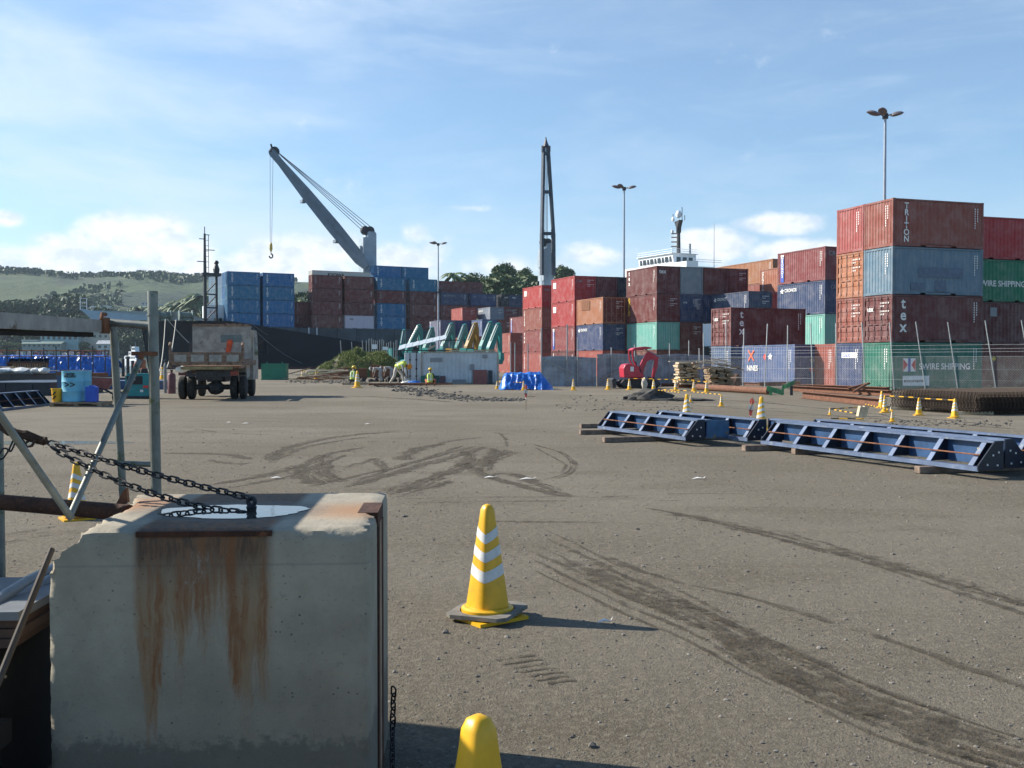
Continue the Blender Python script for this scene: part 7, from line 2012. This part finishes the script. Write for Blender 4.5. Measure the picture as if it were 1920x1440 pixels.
TRK = [  # (pixel polyline, width, roughness height)
    ([(500, 866), (522, 848), (560, 834), (615, 822), (690, 813), (762, 810)], .30, .030), ([(500, 872), (560, 842), (640, 826), (700, 818)], .18, .018),
    ([(370, 912), (480, 895), (560, 874), (620, 850), (690, 838)], .26, .022), ([(390, 920), (520, 898), (600, 872), (650, 852)], .16, .016),
    ([(552, 872), (572, 892), (600, 908)], .45, .045), ([(604, 852), (608, 876), (618, 892), (645, 906)], .34, .04), ([(640, 880), (680, 868), (704, 860), (716, 874), (720, 886)], .22, .035),
    ([(757, 864), (768, 848), (800, 838), (838, 832)], .40, .045), ([(800, 838), (850, 826), (908, 820)], .16, .015),
    ([(560, 917), (680, 890), (790, 862), (850, 842), (872, 834)], .14, .016), ([(640, 916), (760, 882), (850, 856), (898, 842), (906, 836)], .30, .03), ([(650, 908), (760, 872), (840, 850), (895, 836)], .14, .014),
    ([(715, 930), (780, 908), (850, 882), (905, 866), (940, 852), (950, 842)], .42, .05), ([(740, 934), (810, 914), (850, 902)], .22, .05),
    ([(850, 868), (890, 880), (915, 894), (980, 912), (1050, 928), (1110, 934)], .28, .035), ([(900, 892), (955, 888), (1000, 905), (1050, 924)], .26, .035),
    ([(985, 830), (1035, 843), (1060, 856), (1072, 872), (1056, 890), (1000, 903)], .06, .02), ([(990, 832), (1045, 846), (1068, 858), (1080, 874), (1062, 892), (1005, 904)], .06, .02), ([(1000, 838), (1052, 866), (1060, 876), (1046, 890)], .06, .02), ([(905, 810), (932, 812), (946, 822), (951, 838)], .10, .018), ([(925, 812), (965, 815)], .22, .03), ([(716, 809), (750, 808)], .2, .03),
    ([(870, 845), (880, 860), (862, 876)], .3, .04), ([(905, 845), (925, 842), (915, 868), (900, 885)], .3, .045),
    ([(735, 936), (900, 933), (1200, 931)], .05, .012), ([(760, 944), (1000, 940), (1300, 939)], .05, .012), ([(1100, 934), (1300, 926), (1560, 930)], .05, .01), ([(885, 977), (1000, 979), (1145, 981)], .09, .014),
    ([(1180, 948), (1330, 975), (1480, 1006), (1620, 1046), (1780, 1092), (1990, 1155)], .24, .024), ([(1280, 975), (1430, 1003), (1580, 1042), (1760, 1100), (1990, 1175)], .10, .02), ([(1250, 960), (1420, 1000), (1560, 1040)], .12, .018),
    ([(985, 1010), (1085, 1058), (1180, 1104), (1290, 1150), (1400, 1212), (1520, 1272), (1650, 1330), (1800, 1382), (1960, 1434), (2200, 1510)], .16, .032), ([(1060, 1068), (1150, 1105), (1240, 1142), (1330, 1190), (1440, 1250), (1530, 1300), (1640, 1352), (1760, 1402), (1900, 1452), (2000, 1490)], .13, .03), ([(1150, 1085), (1300, 1140), (1460, 1210), (1640, 1290), (1850, 1360)], .10, .022),
    ([(1130, 1040), (1240, 1085), (1400, 1120), (1600, 1180), (1920, 1290), (2150, 1370)], .09, .014),
    ([(0, 1003), (110, 986)], .10, .03), ([(0, 1018), (105, 1001)], .10, .03),
    ([(340, 800), (420, 812), (520, 815)], .08, .01), ([(560, 742), (700, 744), (860, 755)], .4, .03), ([(1080, 770), (1300, 762), (1500, 768)], .14, .02), ([(1090, 752), (1250, 757), (1500, 775), (1700, 790)], .2, .02), ([(1400, 752), (1600, 772), (1900, 800)], .2, .03), ([(1030, 742), (1200, 742), (1480, 758)], .2, .02), ([(1500, 778), (1660, 786), (1920, 806)], .18, .03), ([(640, 790), (900, 782), (1100, 784)], .05, .008), ([(300, 850), (420, 852), (470, 862)], .3, .025), ([(395, 862), (440, 870), (475, 868)], .2, .025)]
TRM = [t_ for t_ in TRK if t_[0][0] == (985, 1010)][0][0]
for dy, wd_, hh_ in ((-34, .05, .02), (-20, .10, .028), (18, .09, .03), (34, .06, .02), (52, .04, .02)):
    TRK.append(([(p[0], p[1] + dy) for p in TRM], wd_, hh_))
for k in range(7): TRK.append(([(920 + k * 16, 1240 + k * 7.5), (975 + k * 14, 1232 + k * 7.5), (1010 + k * 12, 1229 + k * 8)], .035, .016))
mb = MB(); r14 = random.Random(77); msk = []
for pts, wd, hh in TRK:
    P = [gp(*p) for p in pts]
    # catmull-rom
    out = []
    for i in range(len(P) - 1):
        p0, p1, p2, p3 = P[max(0, i - 1)], P[i], P[i + 1], P[min(len(P) - 1, i + 2)]
        n_ = max(3, int((p2 - p1).length / (.035 if p1.y < 9 else .07)))
        for q in range(n_):
            t_ = q / n_; out.append(.5 * ((2 * p1) + (p2 - p0) * t_ + (2 * p0 - 5 * p1 + 4 * p2 - p3) * t_ * t_ + (3 * p1 - p0 - 3 * p2 + p3) * t_ ** 3))
    out.append(P[-1]); plen = sum((b_ - a).length for a, b_ in zip(P, P[1:])); nc = max(5, min(18, int(wd / .022))); vs = []
    for i, p in enumerate(out):
        d_ = (out[min(i + 1, len(out) - 1)] - out[max(0, i - 1)]).normalized(); s_ = Vector((-d_.y, d_.x, 0))
        f_ = i / (len(out) - 1); tap = min(1, min(f_, 1 - f_) * 8 + .15)
        for j in range(nc):
            c_ = (j / (nc - 1) - .5) * 2.5
            wv = wd * .5 * tap * (1 + .7 * noise.noise(p * 2.6 + Vector((j // (nc // 2 + 1) * 9, 0, 0))) + .4 * noise.noise(p * 9 + Vector((0, 9 * (j > nc / 2), 0))))
            q = p + s_ * c_ * wv
            e = max(0, 1 - abs(c_ / 1.25) ** 2)
            lump = .8 * noise.noise(q * 9) + .6 * noise.noise(q * 24) + .4 * noise.noise(q * 55)
            z = .005 + hh * e * max(-.1, (.85 if q.y < 8 else .5) * lump + .30 * noise.noise(Vector((f_ * plen * 1.2, c_ * wd * 22, wd * 50))))
            vs.append((q.x, q.y, z)); sn_ = noise.noise(Vector((f_ * plen * 1.3, c_ * wd * 24, wd * 70))); msk.append(e * min(1, tap * 1.2) * max(0, .82 + .9 * sn_))
    mb.add(vs, [(i * nc + j, (i + 1) * nc + j, (i + 1) * nc + j + 1, i * nc + j + 1) for i in range(len(out) - 1) for j in range(nc - 1)])
o = kind(mb.build('tyre_tracks', trackmat(), smooth=True), 'stuff'); at_ = o.data.attributes.new('mask', 'FLOAT', 'POINT'); at_.data.foreach_set('value', msk); o['label'] = 'dark tyre tracks churned into the gravel ground'; o['category'] = 'tyre tracks'
# loose stones
mb = MB(); r15 = random.Random(12)
ico = bmesh.new(); bmesh.ops.create_icosphere(ico, subdivisions=1, radius=1); iv = [v.co.copy() for v in ico.verts]; if_ = [[v.index for v in f.verts] for f in ico.faces]; ico.free()
def stone(p, s):
    k = Vector((r15.uniform(.7, 1.3), r15.uniform(.7, 1.3), r15.uniform(.45, .8))) * s; a = r15.uniform(0, 6.28); ca, sa = math.cos(a), math.sin(a); sd_ = r15.uniform(0, 50)
    vs = []
    for v in iv:
        q = v * (1 + .35 * noise.noise(v * 1.4 + Vector((sd_, 0, 0)))); x, y, z = q.x * k.x, q.y * k.y, q.z * k.z
        vs.append((p.x + x * ca - y * sa, p.y + x * sa + y * ca, max(-.01, z + s * .2)))
    mb.add(vs, if_)
for k in range(13000):
    Y = 3.6 + 20 * r15.random() ** 1.7; X = r15.uniform(-.62, .62) * Y
    if noise.noise(Vector((X * .8, Y * .8, 3))) < r15.uniform(-.9, .3): continue
    stone(Vector((X, Y, 0)), min(.03, .003 + .0055 * r15.random() ** 2 + .006 * (r15.random() ** 16)) * (1 + Y * .035))
for px, py, s in ((758, 969, .035), (1195, 993, .02), (835, 1187, .022), (950, 1195, .018), (1400, 1072, .018), (1675, 1040, .02), (1310, 895, .02), (1110, 1400, .02)): stone(gp(px, py), s)
m, t, b = mat_base('loose_stone'); gi = t.new('ShaderNodeNewGeometry'); t.set(b, 'Base Color', t.mix(gi.outputs['Random Per Island'], (.075, .068, .060), (.25, .23, .20))); t.set(b, 'Roughness', .9)
o = kind(mb.build('loose_stones', m), 'stuff'); o['label'] = 'small stones scattered over the gravel ground'; o['category'] = 'stones'
# rubble ridge along the middle ground
mb = MB()
for k in range(1300):
    f_ = r15.random(); px = 545 + 430 * f_ + r15.gauss(0, 8); py = 716 + 34 * sstep(.2, .9, f_) + (9 if .45 < f_ < .8 else 4) * r15.gauss(0, .35)
    p = gp(px, py); s = (.03 + .07 * r15.random() ** 3) * (1.5 if .38 < f_ < .62 else 1); k_ = s; iv_ = iv; stone(p, k_)
for k in range(320):
    px = r15.choice((r15.uniform(1040, 1300), r15.uniform(1640, 1900))); p = gp(px, r15.uniform(742, 772) if px < 1400 else r15.uniform(788, 800)); stone(p, .02 + .035 * r15.random() ** 2)
m2 = m.copy(); m2.name = 'dark_rubble_stone'; NT(m2.node_tree)
o = kind(mb.build('rubble', pm('grey_rubble', (.10, .092, .08), .95, var=.4, scale=3)), 'stuff'); o['label'] = 'low ridge of grey rubble across the middle of the yard'; o['category'] = 'rubble'
m, t, b = mat_base('wet_ground'); t.set(b, 'Base Color', (.07, .065, .06)); t.set(b, 'Roughness', .06)
mb = MB(); c_ = gp(90, 830); n = 60; vs = []
for k in range(n):
    a = 6.2832 * k / n; q = 1 + .3 * noise.noise(Vector((math.cos(a) * 2, math.sin(a) * 2, 8))); vs.append((c_.x + 1.7 * q * math.cos(a), c_.y + .42 * q * math.sin(a), .004))
mb.add(vs, [tuple(range(n))]); tag(mb.build('rain_puddle', m), 'thin puddle on the ground behind the chain at left', 'puddle')
# scraps of litter
for k, (px, py, s) in enumerate(((990, 1302 - 402, .12), (1311, 899, .10), (462, 795, .12), (520, 898, .10), (920, 897, .1), (690, 796, .09), (430, 793, .08), (1135, 1170, .05))):
    p = gp(px, py); mb = MB(); vs = [(-s, 0, 0), (-s * .2, s * .2, .02), (s * .5, s * .1, .005), (s, s * .5, .03), (s * .6, -s * .2, .012), (-.2 * s, -.15 * s, .012)]
    mb.add(vs + [(x, y, z - .006) for x, y, z in vs], [(0, 1, 5), (1, 2, 4, 5), (2, 3, 4), (6, 11, 7), (7, 11, 10, 8), (8, 10, 9)]); mb.add([], [])
    tag(mb.build('paper_scrap', M_WHITE, loc=(p.x, p.y, .012)), 'small white scrap of litter lying on the open gravel', 'litter', 'white litter scraps')
# ---------------------------------------------------------------- people
M_SKIN = pm('brown_skin', (.16, .085, .05), .55, var=.12)
M_VEST = pm('lime_safety_vest', (.50, .66, .08), .6, var=.1)
M_GREYC = pm('grey_work_clothes', (.36, .36, .35), .85, var=.15)
M_DARKC = pm('dark_work_clothes', (.03, .03, .035), .85, var=.2)
M_PALEC = pm('pale_trousers', (.52, .48, .42), .85, var=.12)
M_HELY = pm('yellow_helmet_plastic', (.72, .46, .02), .35, var=.05)
M_HELO = pm('orange_helmet_plastic', (.68, .25, .02), .35, var=.05)
M_HELB = pm('blue_helmet_plastic', (.03, .16, .55), .35, var=.05)
M_ORC = pm('orange_brown_trousers', (.40, .13, .06), .85, var=.12)
def skin_body(J, E, mats, name, parent, facet=None):
    """J: joint -> (pos, radius, material index); one skinned surface"""
    keys = list(J); me = bpy.data.meshes.new(name)
    me.from_pydata([J[k][0] for k in keys], [(keys.index(a), keys.index(b_)) for a, b_ in E], [])
    o = bpy.data.objects.new(name, me); COL.objects.link(o)
    o.modifiers.new('skin', 'SKIN'); 
    lay = me.skin_vertices[0] if me.skin_vertices else None
    if lay is None:
        bm = bmesh.new(); bm.from_mesh(me); bm.verts.layers.skin.verify(); bm.to_mesh(me); bm.free(); lay = me.skin_vertices[0]
    for i, k in enumerate(keys):
        r_ = J[k][1]; lay.data[i].radius = r_ if isinstance(r_, tuple) else (r_, r_); lay.data[i].use_root = (i == 0)
    sb = o.modifiers.new('sub', 'SUBSURF'); sb.levels = 1; sb.render_levels = 1
    dg_ = bpy.context.evaluated_depsgraph_get(); m2_ = bpy.data.meshes.new_from_object(o.evaluated_get(dg_))
    bpy.data.objects.remove(o); bpy.data.meshes.remove(me)
    m2_.name = name; m2_.materials.clear()
    for mt in mats: m2_.materials.append(mt)
    # material by nearest joint segment
    segs = [(Vector(J[a][0]), Vector(J[b_][0]), J[b_][2]) for a, b_ in E]
    for p in m2_.polygons:
        c_ = p.center; best = 9; mi = 0
        for a, b_, q in segs:
            d_ = b_ - a; f_ = max(0, min(1, (c_ - a).dot(d_) / max(d_.length_squared, 1e-6))); dist = (a + d_ * f_ - c_).length
            if dist < best: best = dist; mi = q
        p.material_index = mi; p.use_smooth = True
    return link(name, m2_, parent)
def person(loc, rz, s, pose, top, legs, helmet, label, vest=None, ):
    t_ = thing('person', label, 'person', loc, rz, None, s)
    # +x is the way the person faces
    P = pose; J = {}; E = []
    def add(k, p, r_, mi, par=None):
        J[k] = (p, r_, mi)
        if par: E.append((par, k))
    add('pelvis', P['pelvis'], .135, 1)
    add('waist', P['waist'], .125, 0, 'pelvis'); add('chest', P['chest'], (.135, .165), 0, 'waist'); add('neck', P['neck'], .055, 2, 'chest')
    hd = Vector(P['head']); add('skull', hd, .088, 2, 'neck'); nv = (hd - Vector(P['neck'])).normalized(); add('crown', hd + nv * .09, .075, 2, 'skull')
    fw = Vector(P.get('face', (1, 0, 0))); add('nose', hd + fw * .085 - nv * .015, .03, 2, 'skull')
    for sd_, sg in (('l', 1), ('r', -1)):
        def m_(p): return Vector((p[0], p[1] * sg, p[2]))
        add('sh' + sd_, m_(P['sh']), .065, 0, 'chest'); add('el' + sd_, m_(P['el']), .048, 0, 'sh' + sd_); add('wr' + sd_, m_(P['wr']), .032, 2, 'el' + sd_)
        wr = m_(P['wr']); hdv = (wr - m_(P['el'])).normalized(); sdv = hdv.cross(Vector((0, 0, 1))).normalized() if abs(hdv.z) < .95 else Vector((0, 1, 0))
        add('hd' + sd_, wr + hdv * .06, .034, 2, 'wr' + sd_)
        for q in range(4):
            b_ = wr + hdv * .09 + sdv * (.028 * (q - 1.5)); add(f'f{q}' + sd_, b_ + hdv * (.035 + .012 * (1.5 - abs(q - 1.5))), .010, 2, 'hd' + sd_)
        add('th' + sd_, wr + hdv * .06 + sdv * .055, .012, 2, 'hd' + sd_)
        add('hip' + sd_, m_(P['hip']), .10, 1, 'pelvis'); add('kn' + sd_, m_(P['kn' + sd_] if 'kn' + sd_ in P else P['kn']), .072, 1, 'hip' + sd_); an = P['an' + sd_] if 'an' + sd_ in P else P['an']; add('an' + sd_, m_(an), .048, 1, 'kn' + sd_); add('toe' + sd_, m_((an[0] + .17, an[1] + .01, .035)), .042, 3, 'an' + sd_)
    skin_body(J, E, [top, legs, M_SKIN, M_BLACK], 'body', t_)
    q = Vector((0, 0, 1)).rotation_difference(nv).to_matrix().to_4x4(); hm = Matrix.Translation(hd + nv * .055) @ q
    mb_ = MB(); mb_.lathe([(.165, -.012), (.165, .004), (.135, .01), (.13, .06), (.10, .115), (.05, .14), (.01, .145)], 16, M=hm); mb_.build('helmet', helmet, t_, True)
    if vest:
        w_, c_ = Vector(P['waist']), Vector(P['chest']); d_ = (c_ - w_); 
        vd = d_.normalized(); qq = Vector((0, 0, 1)).rotation_difference(vd).to_matrix().to_4x4()
        mb_ = MB(); mb_.lathe([(.152, -.16), (.165, 0), (.19, d_.length), (.165, d_.length + .12), (.10, d_.length + .15)], 16, M=Matrix.Translation(w_) @ qq @ Matrix.Diagonal((.95, 1.12, 1, 1))); v_ = mb_.build('safety_vest', vest, t_, True)
        mb_ = MB()
        for yy in (-.09, .09):
            mb_.box((-.205, yy - .022, -.1), (-.155, yy + .022, d_.length + .08), Matrix.Translation(w_) @ qq)
        mb_.lathe([(.158, .0), (.168, .05)], 16, M=Matrix.Translation(w_) @ qq @ Matrix.Diagonal((1.0, 1.16, 1, 1))); mb_.build('reflective_stripe', M_WHITE, v_)
    return t_
SQUAT = dict(pelvis=(0, 0, .34), waist=(.05, 0, .50), chest=(.16, 0, .74), neck=(.22, 0, .93), head=(.27, 0, 1.06), sh=(.18, .19, .84), el=(.34, .26, .60), wr=(.52, .18, .45), hip=(.02, .12, .32), kn=(.42, .24, .46), an=(.10, .20, .08))
SIT = dict(pelvis=(0, 0, .22), waist=(.04, 0, .40), chest=(.10, 0, .68), neck=(.14, 0, .88), head=(.17, 0, 1.01), sh=(.12, .20, .80), el=(.20, .29, .54), wr=(.40, .20, .42), hip=(.02, .12, .20), kn=(.36, .34, .44), an=(.22, .26, .07))
BEND = dict(pelvis=(0, 0, .86), waist=(.14, 0, .98), chest=(.40, 0, 1.06), neck=(.58, 0, 1.02), head=(.70, 0, .98), face=(.5, 0, -.8), sh=(.44, .18, 1.02), el=(.52, .20, .72), wr=(.58, .12, .46), hip=(.0, .11, .84), kn=(.06, .14, .47), an=(-.06, .15, .09))
BENDW = dict(BEND, knl=(.26, .14, .50), anl=(.30, .16, .09), knr=(-.06, .14, .46), anr=(-.34, .15, .10))
LEAN = dict(pelvis=(0, 0, .88), waist=(.08, 0, 1.02), chest=(.24, 0, 1.25), neck=(.34, 0, 1.42), head=(.42, 0, 1.52), face=(.8, 0, -.5), sh=(.26, .19, 1.33), el=(.42, .24, 1.1), wr=(.6, .16, .98), hip=(0, .11, .86), kn=(.04, .13, .47), an=(-.03, .14, .09))
def pers(px, yb, hpx, h, *a, **k):
    p = gp(px, yb); s = hpx * p.y / F / h; return person(p, a[0], s, *a[1:], **k)
pers(661, 722, 35, 1.2, R(80), SQUAT, M_DARKC, M_DARKC, M_HELY, 'person in a lime vest and yellow helmet squatting behind the large cone', vest=M_VEST)
pers(806, 724, 34, 1.18, R(85), SIT, M_DARKC, M_ORC, M_HELY, 'person in a lime vest and yellow helmet squatting in front of the white shed', vest=M_VEST)
pers(744, 722, 42, 1.15, R(-25), BENDW, M_GREYC, M_PALEC, M_HELO, 'person in vest and orange helmet bending beside the shed doors', vest=M_VEST)
pers(714, 716.5, 30, 1.15, R(165), BEND, M_GREYC, M_GREYC, M_GREYC, 'left of two people in grey clothes bending low before the mound')
pers(735, 716, 31, 1.15, R(170), BEND, M_GREYC, M_GREYC, M_GREYC, 'right of two people in grey clothes bending low before the mound')
p = gp(271, 734); person((p.x, p.y, 0), R(140), 1.18, LEAN, M_ORC, M_DARKC, M_HELB, 'person in a blue helmet leaning over behind the teal generator')
mb = MB(); mb.blob((0, 0, .12), (.55, .3, .2), 2, .35); p = gp(768, 722); tag(mb.build('white_sack', M_WHITE, loc=p), 'white sack beside the blue one at the shed door', 'sack')
mb = MB(); mb.blob((0, 0, .14), (.45, .25, .17), 6, .3); p = gp(778, 722.5); tag(mb.build('blue_sack', M_TARP, loc=p), 'small blue sheet bundle at the shed door', 'bundle')
# ---------------------------------------------------------------- haze
m = bpy.data.materials.new('haze_air'); m.use_nodes = True; nt = m.node_tree
for n in list(nt.nodes): nt.nodes.remove(n)
pv = nt.nodes.new('ShaderNodeVolumePrincipled'); pv.inputs['Color'].default_value = (.68, .84, 1, 1); pv.inputs['Density'].default_value = .00008; pv.inputs['Anisotropy'].default_value = .2
mo = nt.nodes.new('ShaderNodeOutputMaterial'); nt.links.new(pv.outputs[0], mo.inputs['Volume'])
mb = MB(); mb.box((-3200, -400, -4.5), (3200, 3900, 240)); hz = mb.build('haze', m); kind(hz, 'stuff'); hz['label'] = 'pale blue haze in the air'; hz['category'] = 'haze'
